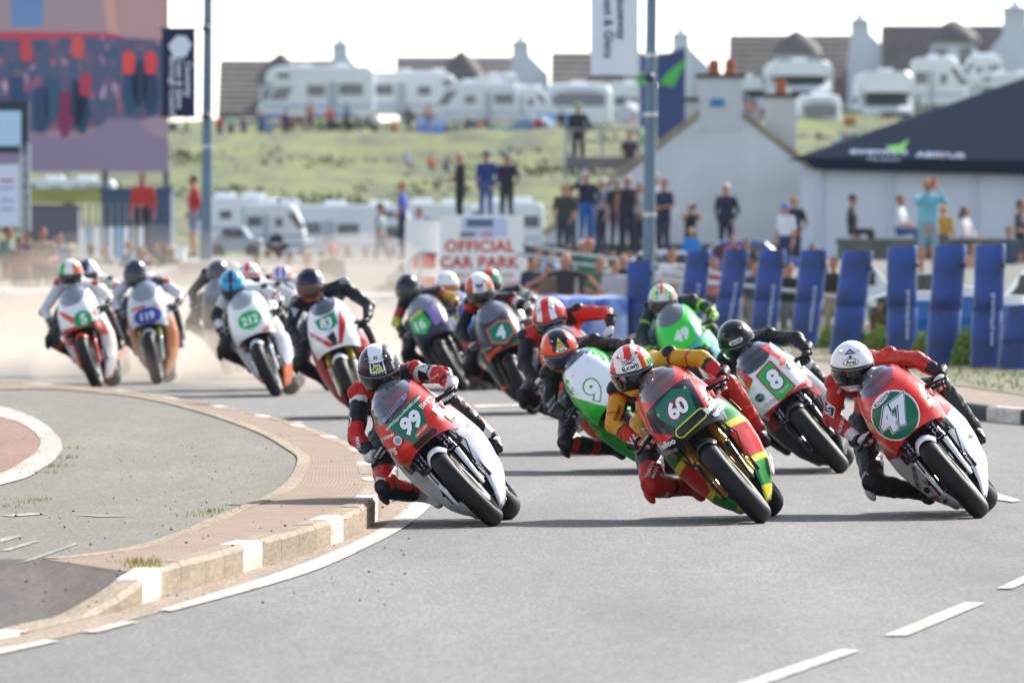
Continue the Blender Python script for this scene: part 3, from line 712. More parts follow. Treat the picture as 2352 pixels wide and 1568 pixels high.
def glove(parent, wr, hd, s, cols, grip_dir):
    "five fingers closed round the grip, knuckle armour on the back of the hand"
    wr, hd = V(wr), V(hd); f = (hd - wr).normalized(); g = V(grip_dir).normalized(); u = g.cross(f).normalized()
    if u.z < 0: u = -u
    mb = MB(); palm = hd + f * .0 + u * .012
    mb.tube([wr - f * .05, wr, wr + f * .03], [.044, .040, .036], 12, 1)
    mb.ell(palm, (.042, .046, .024), Matrix((g, f, u)).transposed(), 0, 14, 10)
    L = [.9, 1.0, .96, .82]
    for k in range(4):
        o = palm + g * ((k - 1.5) * .021) + f * .036 + u * .006; r_ = .0125 - .0006 * k
        a = o + f * .030 * L[k] - u * .004; b = a - u * .030 * L[k] + f * .006; c = b - f * .024 * L[k] - u * .010
        mb.tube([o, a, b, c], [r_ * 1.1, r_, r_ * .95, r_ * .8], 8, 2 if k % 2 else 0); mb.ell(a, r_ * 1.15, mi=1, n=8, m=6); mb.ell(o + u * .010, (.012, .013, .008), mi=3, n=8, m=6)
    t0 = palm - g * .034 * s - u * .006; mb.tube([t0, t0 + f * .025 - u * .02, t0 + f * .045 - u * .034 + g * .012 * s], [.014, .013, .010], 8, 0)
    return mb.build('glove', [leather(c) for c in cols], parent, smooth=60)
def rider(sp, bike):
    J = dict(J0); J.update(sp.get('J', {})); J = {k: V(v) for k, v in J.items()}
    r = leather; c = []
    def cap(a, ra, b, rb, reg): c.append((V(a), ra, V(b), rb, reg))
    cap(J['neck'], .062, J['head'] + V((0, .05, -.06)), .06, 'neck')
    cap(J['neck'] + V((0, .02, -.02)), .10, J['chest'], .135, 'torso'); cap(J['chest'], .145, J['belly'], .135, 'torso'); cap(J['belly'], .13, J['pelvis'], .14, 'torso')
    cap(J['rsh'], .075, J['lsh'], .075, 'torso'); cap(J['rsh'], .08, J['chest'] + V((-.06, 0, 0)), .11, 'torso'); cap(J['lsh'], .08, J['chest'] + V((.06, 0, 0)), .11, 'torso')
    for s, h in (('r', 0), ('l', 1)):
        cap(J[s + 'sh'], .068, J[s + 'elb'], .054, s + 'uarm'); cap(J[s + 'elb'], .056, J[s + 'wr'], .040, s + 'farm')
        cap(J[s + 'hip'], .105, J[s + 'kn'], .070, s + 'thigh'); cap(J[s + 'kn'], .070, J[s + 'kn'].lerp(J[s + 'an'], .4), .068, s + 'shin'); cap(J[s + 'kn'].lerp(J[s + 'an'], .4), .066, J[s + 'an'], .045, s + 'shin')
        cap(J[s + 'an'].lerp(J[s + 'kn'], .35), .058, J[s + 'an'], .048, s + 'boot'); cap(J[s + 'an'], .045, J[s + 'to'], .034, s + 'boot')
    el = [(J['chest'] + V((0, .12, .10)), (.10, .16, .06), None, 'torso')]
    me = capsules_mesh(c, el, .0125 if sp.get('near') else .02, 4)
    nrm_ = [v_.normal.copy() for v_ in me.vertices]
    for v_, n_ in zip(me.vertices, nrm_):
        q_ = v_.co.copy(); v_.co = q_ + n_ * (.010 * (abs(noise.noise(q_ * 15)) - .2) + .003 * noise.noise(q_ * 45))
    sch = sp['suit']; cols = sorted({c_ for v in sch.values() for x in v for c_ in x[1:]}); idx = {q: i for i, q in enumerate(cols)}
    me.materials.clear()
    for q in cols: me.materials.append(leather(q))
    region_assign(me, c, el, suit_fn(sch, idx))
    o = bpy.data.objects.new('person', me); C.objects.link(o); S = sp.get('S', 1.04)
    o.matrix_world = bike.matrix_world.copy()
    tag(o, sp['rlabel'], 'racer', 'motorcycle racers riding through the bend')
    tilt = sp.get('tilt', 10); pitch = sp.get('pitch', 12); hy = sp.get('hyaw', 0)
    R = Matrix.Rotation(math.radians(sp['phi'] - tilt), 3, 'Y') @ Matrix.Rotation(math.radians(hy), 3, 'Z') @ Matrix.Rotation(math.radians(pitch), 3, 'X')
    helmet(o, J['head'], R @ Matrix.Scale(sp.get('hs', 1.05), 3), sp['helmet'])
    gc = sp.get('gloves', ('#1a1a1c', '#1a1a1c', '#d8d8d8', '#e8e8e8'))
    for s, q in (('r', -1), ('l', 1)): glove(o, J[s + 'wr'], J[s + 'hd'], q, gc, (q * .95, .25, -.2))
    # knee sliders, shoulder and elbow armour, boots soles
    kd = (J['rkn'] - J['rhip']).normalized()
    mb = MB(); mb.ell(J['rkn'] + V((-.055, -.02, -.035)), (.025, .055, .05)); mb.build('knee_slider', M(sp.get('slider', '#141416'), .5), o)
    for s, q in (('r', -1), ('l', 1)):
        mb = MB(); mb.ell(J[s + 'kn'] + V((q * .012, -.052, .015)), (.05, .026, .06)); mb.build('knee_armour', leather(sp.get('knee', '#1c1c20')), o)
        mb = MB(); p = J[s + 'sh']; d = (p - J['chest']).normalized(); mb.ell(p + V((q * .02, -.03, .03)), (.055, .05, .045)); mb.build('shoulder_armour', leather(sp.get('shoulder', '#1c1c20')), o)
        mb = MB(); p = J[s + 'elb']; mb.ell(p + V((q * .022, -.008, -.01)), (.038, .05, .045)); mb.build('elbow_armour', leather(sp.get('elbow', '#1c1c20')), o)
    if sp.get('stext') or sp.get('spoly'):
        body = BVHTree.FromPolygons([v.co.copy() for v in me.vertices], [tuple(p.vertices) for p in me.polygons])
        for n_, (tx, x, z, size, rot, col) in enumerate(sp.get('stext', [])):
            vs, fs = text2d(tx, size, .015); decal(body, place2d(vs, x, z, math.radians(rot)), fs, (0, 0, 0), (1, 0, 0), (0, 0, 1), (0, 1, 0), .008, leather(col), 'suit_lettering', o, .02)
        for n_, (poly, col) in enumerate(sp.get('spoly', [])):
            vs, fs = tri2d([poly]); decal(body, vs, fs, (0, 0, 0), (1, 0, 0), (0, 0, 1), (0, 1, 0), .006 , leather(col), 'suit_patch', o, .02)
    return o
def slot(u0, v0, u1, v1, h, col, ringcol=None, n=10):
    "rounded intake slot outline"
    a = V((u0, v0)); b = V((u1, v1)); d = (b - a).normalized(); p = V((-d.y, d.x)); out = []
    def cap_(hh):
        o = []
        for k in range(n + 1): t = -PI / 2 + PI * k / n; q = b + d * math.cos(t) * hh + p * math.sin(t) * hh; o.append((q.x, q.y))
        for k in range(n + 1): t = PI / 2 + PI * k / n; q = a + d * math.cos(t) * hh + p * math.sin(t) * hh; o.append((q.x, q.y))
        return o
    if ringcol: out.append(('poly', cap_(h + .009), ringcol, 'intake_rim'))
    out.append(('poly', cap_(h), col, 'air_intake')); return out
# ================================================================ the field
GR = '#0f7a55'; WH = '#eceef2'; RD = '#d8281c'; BK = '#141519'; NV = '#1b2242'; OR = '#ee5a24'; YE = '#e8b62c'; LG = '#39c23c'
def num(t, u, v, size, rot, col=WH, bold=.035, outline=None, shear=0, sp=1.0, sx=None):
    return ('txt', t, u, v, size, rot, col, dict(bold=bold, outline=outline or [], shear=shear, name='race_number', space=sp, sx=sx))
def suit(allc, **k):
    d = {'all': [(1, allc)]}
    for a, b in k.items(): d[a] = b if isinstance(b, list) else [(1, b)]
    return d
FIELD = []
# 99
FIELD.append(dict(c=(1147, 1208), phi=43, yaw=4, S=1.0, near=1, base='#d62a1f', side='#e4e4ea', low='#c8cad2', fender='#dfe0e6', fork='#1e1e22', forktext='MAXTON', vb=.925, vk=.10, vbt=.02, bands=((0, -.9, 1), ((-.455, RD), (1, '#e4e4ea'))),
 label='red and white race bike with green 99 panel leading beside the kerb', rlabel='racer in red and black leathers with white striped helmet crouched on the red 99 bike',
 decals=[('poly', [(-.122, .922), (.165, .935), (.085, .722), (-.052, .722)], '#0c6b52', 'number_panel'),
  ('txt', 'www.bayviewhotelni.com', .022, .905, .021, 2, WH, dict(bold=.015, space=.95)),
  num('99', .028, .825, .098, -3, WH, .05, [(BK, .075)], .15), ('poly', [(.0, .758), (.088, .765), (.082, .732), (-.0, .728)], '#d9582a'), ('txt', 'start solar', .042, .746, .018, 3, WH),
  ('txt', 'Bayview', .205, .868, .034, 14, WH, dict(bold=.01)), ('txt', 'HOTEL', .232, .84, .018, 14, WH), ('txt', 'iFS', .212, .785, .048, 8, WH, dict(bold=.04)),
  ('txt', 'Bayview', -.168, .868, .030, -20, WH, dict(bold=.01)), ('ell', -.112, .80, .028, .028, 0, WH), ('ell', -.112, .80, .021, .021, 0, '#8aa0c8'), ('txt', 'iFS', -.188, .775, .042, -26, WH, dict(bold=.04)),
  *slot(-.045, .695, .095, .69, .02, BK), ('poly', [(.20, .72), (.235, .75), (.235, .68), (.205, .655)], BK), ('ell', .218, .70, .016, .022, 0, '#c8a23c'),
  ('poly', [(-.22, .665), (-.10, .64), (-.12, .60), (-.22, .60)], BK), ('ell', -.17, .65, .03, .012, -15, '#a58a32'),
  ('poly', [(-.1, .94), (.1, .96), (.12, .99), (-.12, .965)], '#8b93b4'), ('txt', 'Bayview', .0, .965, .034, 3, '#4a4e74', dict(bold=.02)),
  ('txt', 'S', .262, .60, .045, -15, '#8a8e98', dict(bold=.04)), ('txt', 'star', .29, .45, .035, -70, '#b0b4bc'), ('poly', [(.235, .34), (.25, .35), (.30, .20), (.28, .18)], '#b8bcc6'), ('txt', 'HARD', .255, .30, .03, -75, '#8a8e98', dict(bold=.03))],
 J=dict(head=(.065, .54, 1.22)), tilt=11, pitch=20,
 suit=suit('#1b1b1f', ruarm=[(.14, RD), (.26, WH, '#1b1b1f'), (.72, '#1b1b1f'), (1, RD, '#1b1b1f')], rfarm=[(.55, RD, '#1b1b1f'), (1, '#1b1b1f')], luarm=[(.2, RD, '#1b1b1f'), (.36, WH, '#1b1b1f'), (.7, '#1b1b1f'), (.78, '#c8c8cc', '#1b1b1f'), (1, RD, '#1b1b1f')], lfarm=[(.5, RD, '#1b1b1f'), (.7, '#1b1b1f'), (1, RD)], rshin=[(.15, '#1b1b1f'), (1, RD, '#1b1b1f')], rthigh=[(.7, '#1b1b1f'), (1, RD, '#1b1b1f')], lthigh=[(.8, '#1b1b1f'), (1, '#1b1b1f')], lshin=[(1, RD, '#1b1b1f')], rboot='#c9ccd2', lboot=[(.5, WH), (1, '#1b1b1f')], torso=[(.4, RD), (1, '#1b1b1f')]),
 shoulder=RD, elbow='#1b1b1f', gloves=('#1a1a1c', '#e8e8ec', '#1a1a1c', '#e8e8ec'),
 spoly=[([(-.335, 1.16), (-.29, 1.20), (-.27, 1.12), (-.31, 1.09)], WH), ([(.235, 1.06), (.27, 1.09), (.30, 1.03), (.26, 1.01)], WH), ([(-.46, .72), (-.42, .76), (-.38, .71), (-.42, .66)], '#e8e8ec')], stext=[('*', -.31, 1.145, .05, 30, BK), ('*', -.42, .71, .05, 0, BK), ('TEAM', -.34, .97, .025, 60, WH), ('Bayview', .27, .955, .022, -10, WH)],
 helmet=dict(base='#3c0f14', marks=[('x', -.044, .044, -.02, '#e9ebf0'), ('x', -.056, -.044, -.2, '#101114'), ('x', .044, .060, -.2, '#101114'), ('x', .085, .10, .01, '#c8c8cc'), ('z', -.2, -.09, '#16171b')], visor='#181a1e', vent='#101114',
  decals=[('poly', [(-.036, .088), (.036, .088), (.036, .042), (-.036, .042)], 0, 0, 0, 0, '#16181a'), ('txt', 'fona', 0, .076, .017, 0, WH), ('txt', 'CAB', 0, .055, .021, 0, '#d8e04a', .04), ('txt', 'iFS', 0, .112, .016, 0, BK), ('txt', 'SHARK', 0, .024, .022, 0, BK, .05)])))
# 60
FIELD.append(dict(c=(1762, 1201), phi=40, yaw=4, S=1.05, near=1, base='#d8261f', side='#c9241c', low='#1d1d20', fender='#1b1c20', fork='#b9812c', vb=.965, vk=.13, bb=((0, 0, 1), ((.735, '#17181c'), (1, '#d8261f'))), bands=((0, .12, 1), ((.22, '#e4d22a'), (.36, '#1c8a3c'), (.40, '#e4d22a'), (.60, '#c9241c'), (.635, '#e4d22a'), (.76, '#1c8a3c'), (1, '#17181c'))), cal='#b9a24a', ta=.10, tint='#c9c4c0',
 label='red, green and black race bike numbered 60 with gold forks', rlabel='racer in yellow, black and red leathers with red striped white helmet riding number 60',
 decals=[('poly', [(-.16, 1.0), (-.05, 1.02), (.19, 1.02), (.16, .80), (.1, .77), (-.08, .765), (-.2, .87)], '#1a1f33'),
  ('poly', [(-.09, .985), (.06, 1.012), (.15, .955), (.098, .792), (-.058, .80), (-.115, .925)], '#0f6e55', 'number_panel'),
  num('60', .022, .897, .095, -5, WH, .045, [('#d8281c', .12), (BK, .085)], .05), ('ell', -.1, .94, .008, .008, 0, '#b9b13c'), ('ell', .135, .965, .008, .008, 0, '#b9b13c'),
  *slot(-.055, .765, .115, .772, .028, BK, '#c9cf2e'),
    *slot(-.055, .765, .115, .772, .028, BK, '#c9cf2e'),
  ('txt', 'Balloo', .205, .775, .036, 12, WH, dict(bold=.05)), ('txt', 'Balloo', -.178, .768, .036, -14, WH, dict(bold=.05)), ('poly', [(.18, .712), (.26, .735), (.26, .72), (.18, .695)], '#8fc7d8'), ('txt', 'SMITHS', .215, .725, .022, 14, WH, dict(bold=.03)), ('txt', 'SMITHS', -.19, .715, .022, -16, '#9aa0ac', dict(bold=.03)),
  ('txt', 'Swan', .20, 1.0, .03, -40, '#f2b7b0'),
  ('txt', '60', .62, .26, .10, 0, WH, dict(where='left', bold=.05, outline=[(RD, .1)])), ('txt', '1', .5, .69, .09, 0, WH, dict(where='left', bold=.05)), *[('ell', u_, v_, .005, .005, 0, '#b9b13c') for u_, v_ in ((.19, .93), (.21, .84), (-.19, .9), (-.2, .8))]],
 J=dict(head=(-.07, .53, 1.205), neck=(-.04, .72, 1.14), rsh=(-.205, .70, 1.17), lsh=(.135, .72, 1.12), relb=(-.36, .56, 1.04), lelb=(.29, .53, 1.0), rkn=(-.43, .70, .60), lkn=(.30, .76, .78)), tilt=14, pitch=8, hyaw=0,
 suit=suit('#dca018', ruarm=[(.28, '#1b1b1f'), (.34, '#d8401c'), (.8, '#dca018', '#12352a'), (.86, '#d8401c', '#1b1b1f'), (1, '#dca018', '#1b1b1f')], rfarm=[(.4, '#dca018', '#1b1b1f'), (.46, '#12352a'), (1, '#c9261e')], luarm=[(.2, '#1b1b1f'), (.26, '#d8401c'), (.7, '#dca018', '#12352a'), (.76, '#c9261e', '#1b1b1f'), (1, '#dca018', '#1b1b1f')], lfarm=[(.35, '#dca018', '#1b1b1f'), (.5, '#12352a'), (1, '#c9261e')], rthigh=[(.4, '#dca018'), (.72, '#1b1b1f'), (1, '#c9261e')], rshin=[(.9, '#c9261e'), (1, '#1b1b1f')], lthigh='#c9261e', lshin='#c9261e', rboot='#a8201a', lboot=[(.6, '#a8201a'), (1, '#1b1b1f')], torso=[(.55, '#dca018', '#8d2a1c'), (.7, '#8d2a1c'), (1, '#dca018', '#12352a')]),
 shoulder='#1b1b1f', elbow='#dca018', knee='#c9261e', slider='#b8241c', gloves=('#b8241c', '#1b1b1f', '#e8e4dc', '#e8e4dc'),
 stext=[('SWAN', -.325, .885, .045, 12, WH), ('Weise', .31, .80, .042, 10, WH), ('Weise', -.44, .50, .032, 20, WH), ('ACERMAN', -.40, .68, .022, 30, WH), ('ACERMAN', -.40, .64, .022, 30, WH), ('Dell', -.28, 1.03, .03, 25, BK), ('TYMAN', -.18, 1.09, .024, 15, BK), ('BIGVIC', -.16, 1.05, .02, 15, BK), ('SUOMY', -.30, 1.07, .02, 30, BK)],
 helmet=dict(base='#e8e6de', marks=[('x', -.02, .02, -.0, '#d2301f'), ('x', -.14, -.088, -.2, '#d2301f'), ('x', .056, .086, -.2, '#d2301f'), ('x', .086, .098, -.2, '#e8c42c'), ('x', .098, .16, -.2, '#1d8a5c'), ('z', -.2, -.095, '#e8c42c')], visor='#101114', vent='#d2301f',
  decals=[('poly', [(-.045, .082), (.035, .09), (.035, .072), (-.045, .064)], 0, 0, 0, 0, '#4a2f86'), ('txt', 'BATHGATE', -.005, .077, .012, 5, WH), ('ell', 0, 0, .040, .050, .024, '#101114'), ('ell', 0, 0, .040, .045, .020, '#f2f2f2'), ('txt', 'SUOMY', 0, .040, .019, 4, BK, .05)])))
FIELD[-1]['helmet']['decals'] = [d if d[0] != 'ell' else ('ell', None, 0, .040, d[4], d[5], d[6]) for d in FIELD[-1]['helmet']['decals']]
# 47
FIELD.append(dict(c=(2262, 1189), phi=40, yaw=4.5, S=1.04, near=1, base='#df2f1f', side='#e6e6ec', low='#d6d6dc', fender='#e9e9ee', fork='#222226', forktext='MAXTON', vb=.985, vk=.11, bands=((0, -.16, 1), ((.57, '#e6e6ec'), (1, '#df2f1f'))), ta=.12, tint='#8d93b0',
 label='red and white race bike with round green 47 plate at the right', rlabel='racer in red and black leathers with plain white helmet riding number 47',
 decals=[('ell', -.028, .85, .158, .162, 0, WH), ('ell', -.028, .85, .149, .153, 0, '#0e6a4c', 'number_panel'), num('47', -.026, .85, .145, -2, '#dfe6f4', .05, [('#f4f6fa', .09), (BK, .075)], .2),
  ('ell', -.035, .985, .075, .022, 8, WH), ('txt', 'Kronos', -.035, .985, .028, 8, '#31406a', dict(bold=.02)), ('txt', 'JACK', .19, 1.06, .022, -70, WH), ('txt', 'REED', .225, 1.04, .022, -70, WH), ('txt', 'REED', -.215, .96, .03, -60, WH, dict(bold=.03)), ('ell', -.195, .90, .018, .026, 0, '#e0a032'),
  ('poly', [(-.19, .63), (.20, .66), (.2, .56), (-.19, .56)], '#1a1a1d'), ('txt', 'S', .5, .28, .06, 0, '#8a3a34', dict(where='right', bold=.04)), ('txt', '8', .4, .4, .05, 0, '#8a3a34', dict(where='right')), *[('ell', u_, v_, .005, .005, 0, '#2a2a2c') for u_, v_ in ((.17, .98), (.205, .90), (.20, .74), (-.19, .93), (-.2, .8), (-.17, .7), (.1, 1.04))], ('txt', 'EBC', .265, .42, .035, -70, '#a8342c', dict(bold=.04)), ('txt', 'GPR', .26, .27, .035, -70, '#2a2a30', dict(bold=.04)), ('txt', 'METZELER', -.20, .47, .022, 60, '#2a3470', dict(bold=.04)), ('ell', -.20, .36, .022, .022, 0, '#26262a'), ('txt', 'E', -.185, .29, .035, 40, '#c8342c', dict(bold=.05)), ('txt', 'GPR', -.165, .22, .026, 40, '#2a2a30', dict(bold=.05)), ('txt', 'S', -.245, .40, .04, 30, '#8a3a34', dict(bold=.03))],
 J=dict(head=(-.06, .54, 1.22), neck=(-.04, .72, 1.14), rsh=(-.20, .70, 1.20), lsh=(.135, .72, 1.11), relb=(-.36, .56, 1.07), lelb=(.27, .53, 1.0), rkn=(-.43, .70, .585), ran=(-.25, .96, .36), rto=(-.235, .84, .29), lkn=(.27, .74, .79)), tilt=6, pitch=8, hyaw=0,
 suit=suit('#1a1a1e', torso='#c92c20', ruarm=[(.12, '#1a1a1e'), (1, '#c92c20')], rfarm=[(.7, '#c92c20', '#1a1a1e'), (1, WH)], luarm=[(1, '#c92c20', '#1a1a1e')], lfarm=[(.6, '#c92c20', '#1a1a1e'), (1, '#1a1a1e')]),
 shoulder='#c92c20', elbow='#c92c20', gloves=('#d9dade', '#1b1b1f', '#c92c20', '#e8e8ec'), slider='#b9bcc4',
 spoly=[([(-.375, 1.15), (-.32, 1.17), (-.30, 1.09), (-.35, 1.05)], WH), ([(-.368, 1.142), (-.326, 1.158), (-.308, 1.092), (-.348, 1.062)], '#17181c'), ([(-.475, .66), (-.42, .68), (-.40, .60), (-.45, .56)], '#b8bcc4'), ([(-.468, .652), (-.426, .668), (-.408, .602), (-.448, .57)], '#17181c')], stext=[('RST', -.338, 1.11, .026, 30, WH), ('RST', -.438, .612, .026, 30, WH), ('RUKKA', -.335, .99, .022, 35, WH), ('MOTUL', -.19, 1.17, .02, 20, WH)], 
 helmet=dict(base='#eceef0', marks=[], visor='#15171c', vent='#e4e6ea', decals=[('poly', [(0, .122), (.036, .092), (-.036, .092)], 0, 0, 0, 0, '#2b4fb0'), ('poly', [(0, .112), (.018, .098), (-.018, .098)], 0, 0, 0, 0, '#b5a63c'), ('ell', None, 0, .048, .046, .022, '#15161a'), ('ell', None, 0, .048, .042, .018, '#f2f2f2'), ('txt', 'Arai', 0, .049, .024, 0, BK, .03), ('poly', [(-.01, .085), (.01, .085), (.006, .07), (-.006, .07)], 0, 0, 0, 0, '#2a2a2c')])))
# 8
FIELD.append(dict(c=(1942, 1086), phi=40, yaw=3, S=1.05, near=1, base='#e9e9ec', side='#3a3c42', low='#2a2b2f', fender='#26272b', fork='#1d1d21', forktext='MAXTON', vb=.955, vk=.10, bb=((0, 0, 1), ((.675, '#c9251d'), (1, '#e9e9ec'))), ta=.14, tint='#4c5266',
 label='red and white race bike numbered 8 on bright green, behind the 60 bike', rlabel='racer in black leathers and glossy black helmet tucked behind number 8',
 decals=[('poly', [(.10, 1.12), (.28, 1.12), (.30, .86), (.22, .90), (.15, .955)], RD), ('poly', [(-.30, 1.1), (-.13, 1.1), (-.09, .97), (-.20, .90), (-.28, .95)], RD), ('poly', [(-.25, .72), (.0, .685), (.30, .70), (.3, .56), (-.25, .56)], '#c9251d'), ('poly', [(.25, .9), (.3, .9), (.3, .65), (.2, .66)], '#d8281c'),
  ('poly', [(-.062, .975), (.098, 1.0), (.128, .72), (-.045, .695)], '#a8211c'), ('poly', [(-.05, .96), (.086, .985), (.115, .732), (-.034, .71)], '#1fae50', 'number_panel'), num('8', .034, .865, .135, -3, WH, .05, [(BK, .09)], .05), ('txt', 'Bowe', .05, .765, .026, 5, '#f0b8d0'), ('txt', 'Dynobeans', .205, 1.0, .026, 60, WH), ('poly', [(.17, .90), (.235, .885), (.235, .84), (.17, .85)], BK), ('txt', 'GSS', .203, .868, .026, 8, WH, dict(bold=.03)), ('poly', [(.15, .945), (.2, .925), (.17, .90), (.13, .91)], OR), ('ell', -.14, .83, .035, .03, 0, '#2a3440'), ('txt', 'GSS', -.14, .83, .024, -10, '#9fb8c8'), ('txt', 'DK ENG', -.10, .755, .02, -8, '#5a6aa8'), ('txt', 'Dynobeans', -.175, .93, .022, -20, '#f2d0c8')],
 J=dict(head=(-.02, .56, 1.20), neck=(-.0, .74, 1.12), rsh=(-.15, .74, 1.15), lsh=(.17, .76, 1.07), relb=(-.30, .6, 1.0), lelb=(.32, .50, .95), rkn=(-.28, .74, .60)), tilt=24, pitch=16,
 suit=suit('#17171b'), gloves=('#141416', '#141416', '#2a2a2e', '#1c1c20'), knee='#e2e2e4',
 helmet=dict(base='#121318', visor='#0e0f12', vent='#17181c', decals=[('poly', [(-.052, .045), (-.04, .058), (.04, .058), (.052, .045), (.04, .030), (-.04, .030)], 0, 0, 0, 0, '#f0f0f0'), ('txt', 'SHOEI', 0, .044, .019, 0, BK, .04)])))
# 9
FIELD.append(dict(c=(1556, 1087), phi=44, yaw=4, S=1.05, near=1, base='#27ac30', side='#27a030', low='#1f7a28', fender='#27ac30', vb=.985, ta=.22, tint='#58677e',
 label='green and white race bike numbered 9 half hidden by the 60 bike', rlabel='racer in black leathers with fluorescent red helmet behind the number 9 screen',
 decals=[('poly', [(-.215, .99), (-.14, 1.12), (.2, 1.12), (.185, .93), (.03, .70), (-.05, .72)], '#e8eaf4'), num('9', -.03, .865, .15, -2, WH, .05, [('#16972a', .10)], .05), ('txt', 'CM', -.17, .98, .022, 0, '#3a3f9c'), ('poly', [(-.05, .70), (.1, .72), (.3, .6), (.0, .56)], '#17181b'), ('txt', 'SCOTTOIL', .5, .62, .04, 0, '#b5dc3a', dict(where='right'))],
 J=dict(head=(-.04, .54, 1.205), neck=(-.03, .72, 1.13), rsh=(-.21, .70, 1.14), relb=(-.36, .56, .98), lsh=(.16, .72, 1.08), lelb=(.28, .52, .96), rkn=(-.47, .70, .70), lwr=(.34, .36, .88), lhd=(.31, .30, .845)), tilt=16, pitch=16, hyaw=8,
 suit=suit('#17171b', rshin=[(.35, '#c9301e'), (1, '#17171b')]), gloves=('#17171b', '#17171b', '#d8d8da', '#17171b'),
 spoly=[([(-.345, 1.13), (-.31, 1.15), (-.29, 1.10), (-.33, 1.07)], '#8a8d96')], stext=[('ilmor', -.33, 1.0, .03, 10, '#c8c8cc'), ('Motorcycles', -.33, .96, .02, 10, '#c8c8cc')],
 helmet=dict(base='#f04a2a', marks=[('xl', -.055, .055, .035, 0, '#161b30'), ('z', -.2, -.11, '#26262a')], visor='#26323f', vent='#161b30', decals=[('poly', [(0, .125), (.032, .06), (-.032, .06)], 0, 0, 0, 0, '#ecd23a'), ('poly', [(.01, .10), (.018, .088), (-.018, .088), (-.01, .10)], 0, 0, 0, 0, '#1c8a3c'), ('poly', [(.022, .08), (.026, .072), (-.026, .072), (-.022, .08)], 0, 0, 0, 0, '#d8381c'), ('ell', None, 0, .046, .044, .018, '#15161a'), ('ell', None, 0, .046, .040, .014, '#f2f2f2'), ('txt', 'Arai', 0, .046, .020, 0, BK, .03)])))
# red helmet rider behind 9
FIELD.append(dict(c=(1440, 1043), phi=33, yaw=4, S=1.05, base='#e0382a', side='#d23428', fender='#26262a', ta=.2, label='red race bike mostly hidden behind the green 9 bike', rlabel='racer with red helmet and red sleeved leathers behind the green 9 bike',
 decals=[('ell', 0, .84, .12, .11, 0, '#d8dade')], J=dict(head=(.03, .56, 1.205), lelb=(.42, .56, 1.0), lwr=(.42, .40, .92), lhd=(.37, .33, .86), lsh=(.22, .74, 1.12), rsh=(-.2, .72, 1.18), rkn=(-.46, .66, .80)), tilt=12, pitch=18, hyaw=-6,
 suit=suit('#191b22', luarm=[(1, '#d8321f', '#191b22')], lfarm=[(.7, '#d8321f', '#191b22'), (1, '#191b22')], torso=[(.5, '#d8321f'), (1, '#191b22')], rshin=[(.5, '#191b22'), (.6, '#b9bcc4'), (1, '#191b22')]), shoulder='#191b22', gloves=('#e4e4e6', '#1b1b1f', '#e4e4e6', '#e4e4e6'),
 stext=[('*', -.40, 1.05, .07, 20, WH), ('*', -.48, .80, .06, 20, WH)],
 helmet=dict(base='#cf2a22', marks=[('x', -.07, -.03, .03, '#e8eaf4'), ('x', .03, .07, .03, '#e8eaf4')], visor='#20252c', vent='#b9bcc8')))
# 4
FIELD.append(dict(c=(1232, 952), phi=26, yaw=4, S=1.05, base='#20283e', side='#1c2026', fender='#22252e', fork='#1d1d21', vb=.955, bb=((0, 0, 1), ((.67, '#e0521e'), (.69, '#20283e'), (1, '#20283e'))), ta=.2, label='dark navy race bike with number 4 in an orange edged green hexagon', rlabel='racer in black and red leathers with red and white helmet riding number 4',
 decals=[('poly', [(-.09, .95), (.06, .985), (.165, .93), (.17, .81), (.04, .735), (-.09, .80)], OR), ('poly', [(-.078, .94), (.06, .972), (.153, .922), (.158, .818), (.04, .75), (-.078, .81)], '#0f7a60', 'number_panel'), num('4', .036, .862, .115, -10, WH, .05), ('poly', [(-.26, .72), (-.02, .745), (-.02, .72), (-.26, .69)], OR), ('txt', 'Maxton', -.18, .78, .034, -5, '#d0c48a'), ('poly', [(.08, .72), (.22, .74), (.2, .66), (.08, .66)], '#2f7a35'), ('poly', [(.4, .40), (.8, .36), (.8, .32), (.4, .36)], OR, 'livery_panel', 'right')],
 J=dict(head=(-.01, .55, 1.27)), tilt=8, pitch=16, hyaw=6,
 suit=suit('#16181f', ruarm=[(.2, '#16181f'), (.4, RD), (1, '#16181f')], luarm=[(.35, RD), (.55, WH), (1, '#16181f')], lfarm=[(.5, '#d8cfc0'), (1, '#16181f')], rshin=[(.6, '#16181f'), (.8, RD), (1, '#16181f')]), gloves=('#c8c8cc', '#c9302a', '#16181f', '#e4e4e6'),
 helmet=dict(base='#c9402a', marks=[('x', -.06, .06, .0, '#eceef4'), ('x', .06, .085, -.2, '#e0a03a'), ('z', -.2, -.09, '#c98a3a')], visor='#3a3530', vent='#c9302a', decals=[('txt', 'M4', 0, .075, .036, 0, '#202850', .05), ('txt', 'MCE', 0, .04, .018, 0, '#202850')])))
